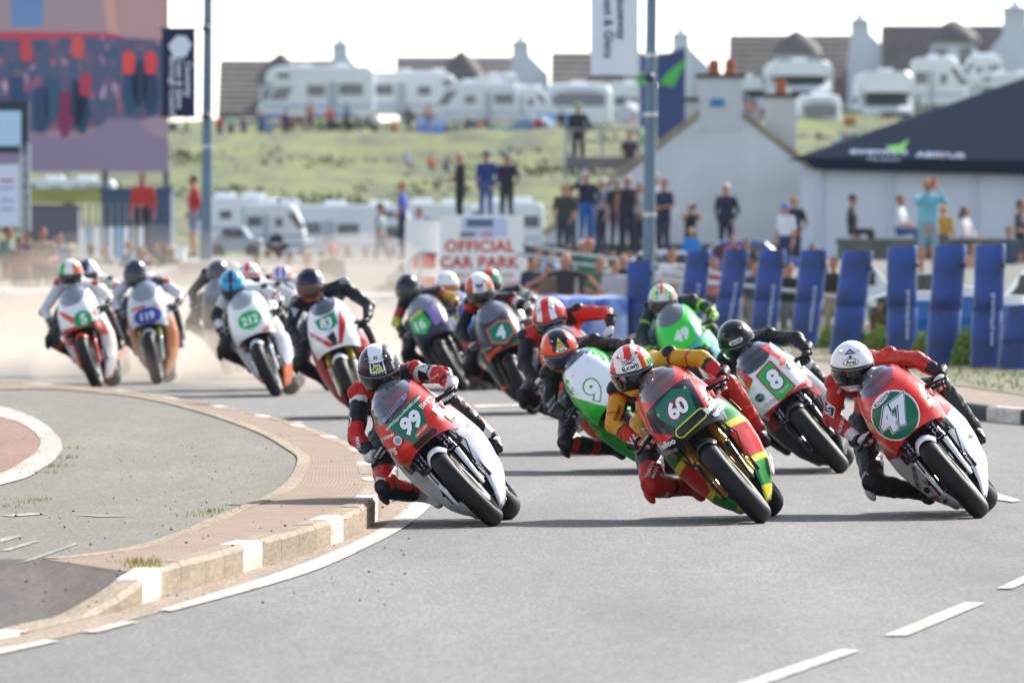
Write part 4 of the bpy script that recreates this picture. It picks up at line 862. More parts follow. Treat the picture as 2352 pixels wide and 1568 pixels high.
# 49
FIELD.append(dict(c=(1656, 958), phi=28, yaw=5, S=1.05, base='#2fcf3f', side='#8fd8de', low='#22a9c4', fender='#22a9c4', vb=.945, ta=.35, tint='#8f98a4', label='bright green and turquoise race bike numbered 49 in front of the blue posts', rlabel='racer in dark green and lime leathers with multicoloured helmet riding number 49',
 decals=[num('49', .03, .865, .105, 0, WH, .04, None, .1), ('poly', [(-.25, .76), (.03, .72), (.13, .76), (.16, .70), (.0, .66), (-.25, .70)], '#1fa9c9'), ('poly', [(.165, .96), (.24, .93), (.28, .75), (.18, .72), (.15, .82)], '#24b4d0'), ('ell', .205, .80, .035, .035, 0, '#16181c'), ('poly', [(-.2, .66), (.2, .69), (.2, .56), (-.2, .56)], '#26292c'), ('txt', 'VANTAGE', .12, .75, .02, 15, '#c9302a'), ('ell', .25, .80, .02, .05, 0, '#e8e03a')],
 J=dict(head=(-.015, .56, 1.19)), tilt=3, pitch=6,
 suit=suit('#173a36', luarm=[(.5, '#173a36'), (.7, '#a8d83a'), (1, '#173a36')], lfarm=[(.3, '#173a36'), (.45, '#a8d83a'), (1, '#1c2a28')], ruarm=[(.6, '#173a36'), (.7, '#a8d83a'), (1, '#173a36')]), gloves=('#1c2a28', '#a8d83a', '#1c2a28', '#e4e4e6'),
 helmet=dict(base='#d8dce0', marks=[('x', -.12, -.10, .0, '#2aa9d8'), ('x', -.09, -.065, .03, '#b5e03a'), ('x', -.05, -.03, .03, '#2aa97a'), ('x', -.015, .015, .08, '#e0381c'), ('x', .03, .05, .03, '#b5e03a'), ('x', .065, .085, .0, '#2a7a5a'), ('x', .095, .12, -.02, '#e0785a'), ('z', -.105, -.085, '#e04a2a')], visor='#2e2c28', vent='#b5e03a')))
# 16
FIELD.append(dict(c=(1070, 898), phi=30, yaw=5, S=1.04, base='#2c3346', side='#22252c', fender='#3a3c42', vb=.955, ta=.35, label='dark race bike numbered 16 on a green panel in the dust', rlabel='racer with black helmet and lime elbows riding number 16 in the dust',
 decals=[('poly', [(-.17, .96), (.0, .98), (.04, .84), (-.07, .76), (-.19, .84)], '#2fb24a', 'number_panel'), num('16', -.08, .878, .10, -3, '#e8eef8', .03), ('poly', [(.05, 1.0), (.16, 1.02), (.16, .80), (.07, .78)], '#8a78b8'), ('poly', [(-.16, 1.0), (.0, 1.03), (.0, .99), (-.17, .97)], '#c8c838')],
 J=dict(head=(-.05, .56, 1.265)), tilt=4, pitch=8, suit=suit('#2a2a2e', ruarm=[(.5, '#2a2a2e'), (.9, '#b8382a'), (1, '#c9d83a')], rfarm=[(.5, '#c9d83a'), (1, '#2a2a2e')], luarm=[(.5, '#b8382a'), (1, '#d8a83a')], lfarm='#d8a83a'),
 helmet=dict(base='#1f242c', visor='#3a3a38')))
FIELD.append(dict(c=(1120, 896), phi=24, yaw=5, S=1.04, base='#3a6fb8', side='#c85a2a', fender='#e8a03a', ta=.35, label='blue and orange race bike with a blue number panel following number 16', rlabel='racer with plain white helmet and gold visor in the dust',
 decals=[('poly', [(-.1, .98), (.1, .98), (.14, .78), (.0, .72), (-.12, .8)], '#2f6fd0', 'number_panel'), num('1', .02, .86, .11, 0, '#e8d83a', .04)],
 J=dict(head=(.0, .56, 1.205)), tilt=2, pitch=4, suit=suit('#26282e', luarm=[(.5, '#c8682a'), (1, '#26282e')]), helmet=dict(base='#eef0f2', visor='#c9701c', marks=[])))
FIELD.append(dict(c=(1246, 893), phi=29, yaw=5, S=1.04, base='#2c3444', side='#c9cfcb', label='dark race bike almost hidden behind number 4', rlabel='racer with green and red helmet peeking out behind the number 4 rider',
 decals=[], J=dict(head=(-.0, .56, 1.29)), tilt=6, pitch=6, suit=suit('#20242a', luarm=[(.4, '#20242a'), (.8, '#cfd8c8'), (1, '#20242a')], lfarm=[(.5, '#e4e4e0'), (1, '#20242a')]), helmet=dict(base='#1fa06a', visor='#2a2a2c', marks=[('x', -.02, .05, .0, '#d8402e'), ('x', -.13, -.06, .0, '#2a9ab0')])))
# 83
FIELD.append(dict(c=(830, 962), phi=20, yaw=3, S=1.06, base='#ebebee', side='#b0241c', low='#8a201a', fender='#e4e8ea', fork='#b8a23a', vb=.99, ta=.3, tint='#6b7890', label='white race bike with red stripes and number 83 behind the 99 rider', rlabel='racer in plain black leathers and dark helmet sitting tall on number 83',
 decals=[('poly', [(-.115, 1.02), (.09, 1.05), (.10, .93), (.0, .88), (-.09, .93)], '#168a5c', 'number_panel'), num('83', -.01, .968, .085, -5, WH, .03), ('poly', [(-.23, .93), (-.20, .95), (.015, .735), (-.05, .735)], '#b8242a'), ('poly', [(.15, 1.06), (.22, 1.0), (.08, .73), (.045, .735)], '#b8242a'), ('poly', [(-.045, .84), (.035, .87), (.04, .745), (-.0, .735)], BK), ('txt', 'MC03', -.13, .84, .035, -45, WH), ('ell', .0, .905, .03, .025, 0, '#a8c4e8')],
 J=dict(head=(-.065, .60, 1.285), neck=(-.02, .78, 1.20), rsh=(-.22, .76, 1.18), lsh=(.20, .77, 1.18), relb=(-.36, .58, 1.0), lelb=(.37, .56, .94), rkn=(-.40, .70, .66), chest=(-.02, .93, 1.12)), tilt=8, pitch=2, hyaw=3, suit=suit('#171a26'), shoulder='#8a8d98', knee='#2a2d38', spoly=[([(-.30, 1.16), (-.235, 1.12), (-.30, 1.06)], '#c8ccd8'), ([(.26, 1.17), (.31, 1.20), (.30, 1.12)], '#c8ccd8'), ([(-.44, .70), (-.40, .74), (-.36, .68), (-.40, .64)], '#9a9da8')], gloves=('#17171b', '#17171b', '#17171b', '#3a3a3e'),
 helmet=dict(base='#161c34', marks=[('z', -.2, -.10, '#c9502a'), ('x', .07, .2, -.05, '#8a8d98')], visor='#5a3a38', vent='#2a2d38')))
# 212
FIELD.append(dict(c=(640, 911), phi=23, yaw=5, S=1.06, base='#e9eaee', side='#c9ccd4', low='#d87a3a', fender='#e4e6ea', vb=.96, bands=((0, -.1, 1), ((.22, '#e8702a'), (1, '#c9ccd4'))), ta=.45, tint='#c4ccd8', label='white and orange race bike numbered 212 in the dust', rlabel='racer in white and black leathers with light blue helmet riding number 212',
 decals=[('ell', .03, .872, .13, .10, -5, '#22ae5a', 'number_panel'), num('212', .035, .87, .085, -4, '#eef4f2', .035), ('poly', [(-.24, .70), (.1, .72), (.25, .76), (.25, .70), (.0, .65), (-.24, .62)], '#e8702a')],
 J=dict(head=(-.06, .56, 1.225)), tilt=4, pitch=24, suit=suit('#1b1c22', ruarm=[(.3, '#1b1c22'), (.75, '#e4e6ea'), (1, '#1b1c22')], rfarm=[(.5, '#1b1c22'), (1, '#e4e6ea')], luarm=[(.8, '#e4e2de'), (1, '#c94a3a')], lfarm='#e4e2de', torso='#e4e2de'),
 helmet=dict(base='#2aa0d8', marks=[('x', -.02, .02, -.02, '#1b2030'), ('x', .1, .2, -.05, '#8fd0e8')], visor='#17191e')))
# 5
FIELD.append(dict(c=(226, 892), phi=18, yaw=5, S=1.05, base='#ebebee', side='#d8cfd0', low='#e0402a', fender='#e8442a', vb=.93, bb=((0, 0, 1), ((.70, '#d8402a'), (1, '#ebebee'))), ta=.4, tint='#9aa4b8', label='white and red race bike with round green number 5 at the far left', rlabel='racer in white leathers with green, white and orange helmet at the far left',
 decals=[('poly', [(-.2, .94), (-.16, .96), (-.0, .82), (-.03, .76)], '#e04a2a'), ('poly', [(.17, 1.02), (.21, .98), (.26, .76), (.2, .78)], '#e04a2a'), ('ell', .075, .79, .105, .10, 0, '#159a5a', 'number_panel'), num('5', .085, .79, .11, 0, '#e4ecec', .04), ('poly', [(-.25, .73), (.0, .68), (.25, .76), (.25, .7), (.0, .62), (-.25, .66)], '#3a3d46'), ('poly', [(-.25, .67), (.0, .63), (.25, .7), (.25, .56), (-.25, .56)], '#e0402a')],
 J=dict(head=(.02, .56, 1.27), relb=(-.38, .58, .98), lelb=(.33, .56, .90)), tilt=2, pitch=8, suit=suit('#e4e2e0', rthigh='#4a4644', lthigh='#4a4644', rshin=[(.4, '#3a3634'), (.8, '#c9442e'), (1, '#3a3634')], lshin='#4a4644', rboot='#3a3634', lboot='#3a3634', torso=[(1, '#e4e2e0')], ruarm=[(.15, '#2a2a2e'), (1, '#dfe2ea')]), shoulder='#c9442e', gloves=('#5a5654', '#5a5654', '#8a8684', '#5a5654'),
 helmet=dict(base='#ecece8', marks=[('x', -.2, -.045, .0, '#1eae4e'), ('x', .045, .2, .0, '#f0703a')], visor='#26262a')))
FIELD.append(dict(c=(249, 866), phi=15, yaw=5, S=1.05, base='#d8cfcc', side='#e0552e', label='pale race bike half hidden behind the number 5 bike', rlabel='racer in white and red leathers with navy and white helmet behind number 5', decals=[],
 J=dict(head=(-.0, .56, 1.225)), tilt=2, pitch=6, suit=suit('#e2ded8', luarm=[(.6, '#e2ded8'), (.8, '#d8402e'), (1, '#e2ded8')]), helmet=dict(base='#e8eaf0', marks=[('x', -.12, .03, .03, '#2a3458')], visor='#2c2e34')))
# 119
FIELD.append(dict(c=(363, 882), phi=10, yaw=3, S=1.05, base='#c9cdd8', side='#c8784a', low='#8a8480', fender='#b9bcc2', fork='#b8b04a', ta=.45, tint='#aab4c4', label='silver race bike with blue 119 panel in the dust', rlabel='racer in white and orange leathers with dark navy helmet riding number 119',
 decals=[('ell', .02, .79, .165, .10, 3, '#39409e', 'number_panel'), num('119', .02, .79, .085, 4, '#dfe4f4', .03), ('poly', [(-.16, .9), (.0, .93), (.0, .89), (-.18, .86)], '#d8764a'), ('poly', [(.1, .93), (.2, .9), (.2, .87), (.1, .89)], '#e0a08a')],
 J=dict(head=(-.09, .58, 1.235), relb=(-.38, .58, 1.02), lelb=(.36, .58, .92), rkn=(-.40, .74, .62)), tilt=2, pitch=6, suit=suit('#d8dae0', rthigh='#33343a', lthigh='#33343a', rshin='#3a3c44', lshin='#33343a', torso=[(.3, '#d8dae0'), (1, '#3a3c44')], rboot='#5a5c64', lboot='#8a8c92'), shoulder='#e0552e',
 helmet=dict(base='#2a3350', visor='#5a5852')))
FIELD.append(dict(c=(526, 861), phi=9, yaw=4, S=1.05, base='#5a5652', side='#5a5652', label='dusty dark race bike hidden behind number 212 on its left', rlabel='racer in dusty grey leathers with grey helmet at the back of the pack', decals=[],
 J=dict(head=(.0, .58, 1.185)), tilt=2, pitch=4, suit=suit('#6a6460', luarm='#7a6a62'), helmet=dict(base='#4a525e', visor='#5a5650')))
FIELD.append(dict(c=(660, 897), phi=20, yaw=4, S=1.05, base='#d8dade', side='#b9bcc2', label='white race bike hidden behind number 212 on its right', rlabel='racer in white leathers with white and red helmet behind number 212', decals=[],
 J=dict(head=(-.03, .56, 1.27)), tilt=2, pitch=6, suit=suit('#d4d8de', luarm=[(.2, '#c8e03a'), (1, '#d4d8de')]), helmet=dict(base='#e8eaee', marks=[('z', .028, .055, '#d83a2a'), ('x', -.03, .02, .07, '#d83a2a')], visor='#2c2c30')))
FIELD.append(dict(c=(705, 869), phi=17, yaw=4, S=1.05, base='#b8b4b0', side='#8a8682', label='dusty race bike hidden between number 212 and number 83', rlabel='racer with orange and lilac helmet and lime shoulders in the dust', decals=[],
 J=dict(head=(.0, .58, 1.17)), tilt=2, pitch=6, suit=suit('#c8ccd0', luarm='#c8d83a', ruarm='#d8dc6a'), helmet=dict(base='#dcd8ec', marks=[('x', -.2, -.085, .0, '#f0784a'), ('x', .085, .2, .0, '#f0784a'), ('x', -.05, -.02, .03, '#4a6ad8'), ('x', .02, .05, .03, '#4a6ad8'), ('x', -.02, .02, .1, '#f0a07a')], visor='#7a746a')))
for sp in FIELD:
    b_ = motorcycle(sp); rider(sp, b_)
# ================================================================ people
SK = '#c98f74'
def hand_mesh(mb, wr, d, n, mi, curl=.5):
    d = V(d).normalized(); n = V(n).normalized(); x = n.cross(d).normalized(); n = d.cross(x)
    mb.ell(V(wr) + d * .045, (.040, .048, .017), Matrix((x, d, n)).transposed(), mi, 10, 6)
    for k, L in enumerate((.066, .074, .070, .056)):
        o = V(wr) + d * .085 + x * (k - 1.5) * .020; a = o + d * L * .5 - n * .012 * curl * 2; b = a + d * L * .4 - n * .03 * curl
        mb.tube([o, a, b], [.0095, .009, .007], 6, mi)
    o = V(wr) + d * .02 + x * .035; mb.tube([o, o + x * .025 + d * .03, o + x * .03 + d * .062 - n * .01], [.012, .011, .008], 6, mi)
POSES = {
 'stand': dict(),
 'pockets': dict(le=(.27, .08, 1.14), lw=(.19, -.06, .95), re=(-.27, .08, 1.14), rw=(-.19, -.06, .95)),
 'behind': dict(le=(.26, .12, 1.15), lw=(.06, .20, .98), re=(-.26, .12, 1.15), rw=(-.06, .20, 1.0)),
 'front': dict(le=(.26, -.02, 1.15), lw=(.08, -.24, 1.12), re=(-.26, -.02, 1.15), rw=(-.08, -.22, 1.08)),
 'hip': dict(le=(.34, .06, 1.16), lw=(.17, -.08, 1.0)),
 'phone': dict(le=(.26, -.22, 1.33), lw=(.09, -.36, 1.56), re=(-.25, -.22, 1.33), rw=(-.05, -.38, 1.55)),
 'phone1': dict(re=(-.34, -.12, 1.36), rw=(-.15, -.28, 1.58), le=(.33, .05, 1.18), lw=(.18, -.10, 1.0)),
 'walk': dict(lk=(.10, -.20, .52), la=(.11, -.22, .12), rk=(-.10, .10, .50), ra=(-.10, .34, .16), le=(.26, .1, 1.15), lw=(.22, -.02, .92), re=(-.24, -.02, 1.14), rw=(-.16, -.20, .98)),
 'reach': dict(le=(.40, -.1, 1.32), lw=(.58, -.2, 1.12), re=(-.40, -.1, 1.36), rw=(-.66, -.2, 1.22)),
 'sit': dict(sit=1), 'sitlean': dict(sit=1, le=(.24, -.12, 1.10), lw=(.10, -.32, 1.02), re=(-.24, -.12, 1.10), rw=(-.10, -.32, 1.02)),
 'armup': dict(re=(-.30, -.1, 1.62), rw=(-.26, -.15, 1.9)),
}
def person(x, top, Y, h, pose, face, cols, label, cat='spectator', hair='short', group='spectators watching from the bank', build=1.0, sleeve=.45, extra=None, vox=.022, shorts=False, z0=None, name='person'):
    "one figure: continuous body mesh (skin and clothes by region), hair or hat and eyes as children"
    k = h / 1.75; P = POSES[pose]; sit = P.get('sit')
    J = dict(pel=(0, 0, .95), ch=(0, 0, 1.26), nk=(0, .01, 1.46), hd=(0, -.015, 1.625), ls=(.185, .01, 1.41), rs=(-.185, .01, 1.41), le=(.24, .04, 1.13), lw=(.25, -.06, .88), re=(-.24, .04, 1.13), rw=(-.25, -.06, .88),
             lh=(.09, 0, .92), rh=(-.09, 0, .92), lk=(.105, -.03, .50), rk=(-.105, -.02, .50), la=(.12, .02, .09), ra=(-.12, .02, .09))
    J.update({a: b for a, b in P.items() if a != 'sit'})
    if sit:
        J.update(lk=(.14, -.42, .95), rk=(-.14, -.42, .95), la=(.15, -.46, .53), ra=(-.15, -.40, .53))
    J = {a: V(b) for a, b in J.items()}
    c = []; W = build
    def cap(a, ra, b, rb, reg): c.append((V(a) * k, ra * k, V(b) * k, rb * k, reg))
    cap(J['nk'] + V((0, 0, -.02)), .055, J['hd'] + V((0, .01, -.07)), .05, 'skin')
    for dx in (-.07, .07): cap(J['ch'] + V((dx, 0, .02)), .105 * W, J['pel'] + V((dx * .8, 0, .04)), .10 * W, 'top')
    cap(J['rs'], .062, J['ls'], .062, 'top')
    for dx in (-.06, .06): cap(J['pel'] + V((dx, 0, .06)), .105 * W, J['pel'] + V((dx, 0, -.03)), .10 * W, 'leg')
    cap(J['ch'] + V((0, 0, .04)), .11 * W, J['nk'], .06, 'top')
    for s in 'lr':
        cap(J[s + 's'], .058, J[s + 'e'], .044, 'arm'); cap(J[s + 'e'], .043, J[s + 'w'], .028, 'fore')
        cap(J[s + 'h'], .092 * W, J[s + 'k'], .06, 'leg'); cap(J[s + 'k'], .058, J[s + 'a'], .040, 'calf')
        cap(J[s + 'a'] + V((0, .03, -.04)), .038, J[s + 'a'] + V((0, -.15, -.055)), .032, 'shoe')
    hd = J['hd'] * k
    el = [(hd + V((0, 0, .01)) * k, (.078 * k, .095 * k, .112 * k), None, 'skin'), (hd + V((0, -.03, -.06)) * k, (.052 * k, .06 * k, .055 * k), None, 'skin')]
    me = capsules_mesh(c, el, vox, 3)
    pal = dict(skin=cols[2], top=cols[0], leg=cols[1], shoe='#2a2a2c' if len(cols) < 5 else cols[4])
    keys = sorted(set(pal.values())); ix = {q: i for i, q in enumerate(keys)}; me.materials.clear()
    for q in keys: me.materials.append(cloth(q))
    def fn(reg, t, p, dz):
        if reg == 'arm': reg = 'top' if t < sleeve * 2 else 'skin'
        elif reg == 'fore': reg = 'top' if t < (sleeve - .5) * 2 else 'skin'
        elif reg == 'calf': reg = 'skin' if shorts else 'leg'
        elif reg == 'leg' and shorts and t > .8: reg = 'skin'
        return ix[pal[reg]]
    region_assign(me, c, el, fn)
    # ears, nose and hands joined on to the same mesh
    mb = MB(); si = ix[pal['skin']]
    mb.ell(hd + V((0, -.096, -.01)) * k, (.013 * k, .02 * k, .022 * k), mi=si, n=8, m=6)
    for s in (-1, 1): mb.ell(hd + V((s * .079, .005, -.01)) * k, (.012 * k, .02 * k, .03 * k), mi=si, n=8, m=6)
    if vox < .03:
        for s in 'lr': hand_mesh(mb, J[s + 'w'] * k, (J[s + 'w'] - J[s + 'e']), (1 if s == 'l' else -1, .2, 0), si)
    bm = bmesh.new(); bm.from_mesh(me); bv = [bm.verts.new(v) for v in mb.v]
    for f, m in zip(mb.f, mb.m):
        try: q = bm.faces.new([bv[i] for i in f]); q.material_index = m; q.smooth = True
        except ValueError: pass
    bm.to_mesh(me); bm.free()
    o = bpy.data.objects.new(name, me); C.objects.link(o); zt = at(x, top, Y)
    head_top = hd.z + .125 * k
    o.location = (zt.x, Y, zt.z - head_top) if z0 is None else (zt.x, Y, z0); o.rotation_euler = (0, 0, math.radians(face))
    tag(o, label, cat, group)
    if vox < .03:
        mb = MB()
        for s in (-1, 1): mb.ell(hd + V((s * .03, -.088, .012)) * k, (.012 * k, .008 * k, .007 * k), n=8, m=6)
        mb.tube([hd + V((-.022, -.088, -.045)) * k, hd + V((.022, -.088, -.045)) * k], .005 * k, 6); mb.build('face', M('#4a2f28', .5), o)
    mb = MB(); hc = cols[3]
    if hair == 'short': mb.ell(hd + V((0, .018, .035)) * k, (.084 * k, .095 * k, .098 * k), n=14, m=8)
    elif hair == 'bald': mb.ell(hd + V((0, -.045, -.062)) * k, (.058 * k, .058 * k, .055 * k), n=12, m=8)
    elif hair == 'long': mb.ell(hd + V((0, .03, .02)) * k, (.092 * k, .10 * k, .112 * k), n=14, m=8); mb.tube([hd + V((0, .06, .0)) * k, hd + V((0, .09, -.15)) * k, hd + V((0, .09, -.28)) * k], [.085 * k, .09 * k, .05 * k], 10)
    elif hair == 'cap': mb.ell(hd + V((0, .01, .045)) * k, (.088 * k, .10 * k, .085 * k), n=14, m=8); mb.ell(hd + V((0, -.105, .05)) * k, (.06 * k, .06 * k, .010 * k), n=10, m=6)
    elif hair == 'beanie': mb.ell(hd + V((0, .012, .045)) * k, (.09 * k, .10 * k, .10 * k), n=14, m=8)
    mb.build({'cap': 'cap', 'beanie': 'beanie', 'bald': 'beard'}.get(hair, 'hair'), cloth(hc), o, smooth=60)
    if extra: extra(o, J, k)
    return o
def phone(o, col='#1a1a1c', dz=.06, dx=.02):
    pass
def held(col, label, name='phone', sz=(.075, .015, .15)):
    def f(o, J, k):
        p = (J['rw'] + V((.03, -.05, .12))) * k; mw = Matrix.Translation(o.location) @ Matrix.Rotation(o.rotation_euler.z, 4, 'Z')
        mb = MB(); mb.box((0, 0, 0), sz); mb.box((0, sz[1] / 2 + .002, 0), (sz[0] * .88, .003, sz[2] * .9), mi=1); mb.ell((-sz[0] * .25, -sz[1] / 2, sz[2] * .35), (.012, .004, .012), mi=1, n=8, m=6)
        q = mb.build(name, [M(col, .4), M('#101216', .2)], smooth=0); q.location = mw @ p; q.rotation_euler = o.rotation_euler; tag(q, label, name)
    return f
# ================================================================ far hill: houses
WALL = M('#d8e0ec', .85, var=.08, vs=.6, k=.84); SLATE = M('#77716f', .8, var=.25, vs=1.5, k=.62)
def rooftiles(c, k=.62):
    m = M(c, .8, var=.2, vs=.8, k=k, key='roof_tiles_' + c.strip('#')); 
    n = m.node_tree; b = n.nodes['Principled BSDF']; wv = n.nodes.new('ShaderNodeTexWave'); wv.bands_direction = 'Z'; wv.inputs['Scale'].default_value = .9; wv.inputs['Distortion'].default_value = .4
    tc = n.nodes.new('ShaderNodeTexCoord'); n.links.new(tc.outputs['Object'], wv.inputs['Vector'])
    bp = n.nodes.new('ShaderNodeBump'); bp.inputs['Strength'].default_value = .9; bp.inputs['Distance'].default_value = .15; n.links.new(wv.outputs['Fac'], bp.inputs['Height']); n.links.new(bp.outputs[0], b.inputs['Normal']); return m
TILE = rooftiles('#857c78')
def house(x0, x1, ridge, eave, Y, label, turret=None, gable=None, stack=None, base=330):
    a = at(x0, ridge, Y); b = at(x1, ridge, Y); ze = at(x0, eave, Y).z; zb = at(x0, base, Y).z - 1; zr = a.z; xm = (a.x + b.x) / 2; w_ = b.x - a.x
    r = empty('house', (xm, Y, zb)); hr = zr - zb; he = ze - zb
    mb = MB(); mb.box((0, 4, he / 2), (w_ - .4, 8, he)); mb.build('wall', WALL, r, smooth=0)
    mb = MB(); mb.prism([(-.5, he - .3), (4, hr), (8.5, he - .3), (8.5, he - .6), (4, hr - .35), (-.5, he - .6)], -w_ / 2, w_ / 2, ax='yz'); rf = mb.build('roof', TILE, r, smooth=0)
    for i in range(int(w_ / 4)):
        xx = -w_ / 2 + 2.2 + i * 4
        for z in (he * .3, he * .68):
            mb = MB(); mb.box((xx, -.06, z), (1.3, .12, 1.2)); wn = mb.build('window', WALL, r, smooth=0)
            mb = MB(); mb.box((xx - .3, -.13, z), (.5, .04, 1.0)); mb.box((xx + .3, -.13, z), (.5, .04, 1.0)); mb.build('pane', glassdark('#3a4a5c'), wn, smooth=0)
    if turret:
        tx, tw, tt, te, tb = turret; p = at(tx, tt, Y); R = tw / 2 / (F / Y); q = empty('t', (0, 0, 0)); bpy.data.objects.remove(q)
        x = p.x - xm; zt = p.z - zb; zee = at(tx, te, Y).z - zb; zbb = at(tx, tb, Y).z - zb - 4
        mb = MB(); mb.loft([[V((x + R * .9 * math.cos(t), .3 + R * .9 * math.sin(t), z)) for t in [2 * PI * i / 20 for i in range(20)]] for z in (zbb, zee)]); tw_ = mb.build('turret', WALL, r, smooth=40)
        mb = MB(); mb.loft([[V((x + rr * math.cos(t), .3 + rr * math.sin(t), z)) for t in [2 * PI * i / 20 for i in range(20)]] for rr, z in ((R * 1.08, zee - .1), (R * .95, zee + (zt - zee) * .28), (R * .55, zee + (zt - zee) * .7), (.1, zt))]); mb.build('turret_roof', SLATE, tw_, smooth=30)
        for dx in (-.5, .45):
            mb = MB(); mb.box((x + R * dx, .3 - R * .9 * math.cos(math.asin(dx / .9 * .9)) - .02, zee - .9), (.7, .2, 1.0)); mb.build('window', glassdark('#3a4a5c'), tw_, smooth=0)
    if gable:   # tall narrowing chimney gable with a sweeping skew roofline
        pts, stk = gable; pl = [(at(px, py, Y).x - xm, at(px, py, Y).z - zb) for px, py in pts]
        mb = MB(); mb.prism(pl, -1.2, 1.5); mb.build('gable', WALL, r, smooth=0)
        p = at(stk[0], stk[1], Y); s = stk[2] / (F / Y) / 2; zc = p.z - zb; xx = p.x - xm
        mb = MB(); mb.box((xx, .2, zc + .08), (s * 2.2, 3.2, .16)); mb.box((xx, .2, zc + .28), (s * .9, .8, .24)); cs = mb.build('chimney', WALL, r, smooth=0)
        mb = MB(); mb.tube([(xx, .2, zc + .4), (xx, .2, zc + .75)], [.14, .11], 10); mb.build('chimney_pot', M('#8a7468', .8), cs)
    tag(r, label, 'house', 'white houses on the skyline'); return r
HY = 600
def GB(x, t, w_, k=1.0): return ([(x, t), (x + w_, t), (x + w_ + 2, t + 26), (x + w_ + 46 * k, t + 26 + 44 * k), (x + w_ + 46 * k, 300), (x - 12, 300), (x - 8, t + 100), (x, t + 30)], (x + w_ / 2, t, w_))
house(500, 800, 136, 250, HY, 'white house with tiled roof right of the banner lamp post', turret=(645, 110, 122, 190, 240), gable=GB(764, 106, 34))
house(908, 1180, 128, 240, HY + 4, 'white house with conical turret behind the middle caravans', turret=(1060, 110, 117, 190, 240), gable=GB(1176, 102, 38))
house(1266, 1560, 118, 230, HY, 'white house left of the tall lamp post beside the white banner', gable=GB(1545, 84, 36))
house(1678, 1990, 78, 210, HY - 10, 'white house with turret behind the cottage chimney pots', turret=(1830, 112, 70, 122, 200), gable=GB(1956, 52, 38, 1.5))
house(2030, 2340, 55, 200, HY - 14, 'white house with turret behind the right motorhomes', turret=(2190, 118, 45, 95, 190), gable=([(2306, 24), (2356, 24), (2356, 60), (2440, 160), (2440, 330), (2190, 300), (2220, 185), (2306, 78)], (2331, 24, 50)))
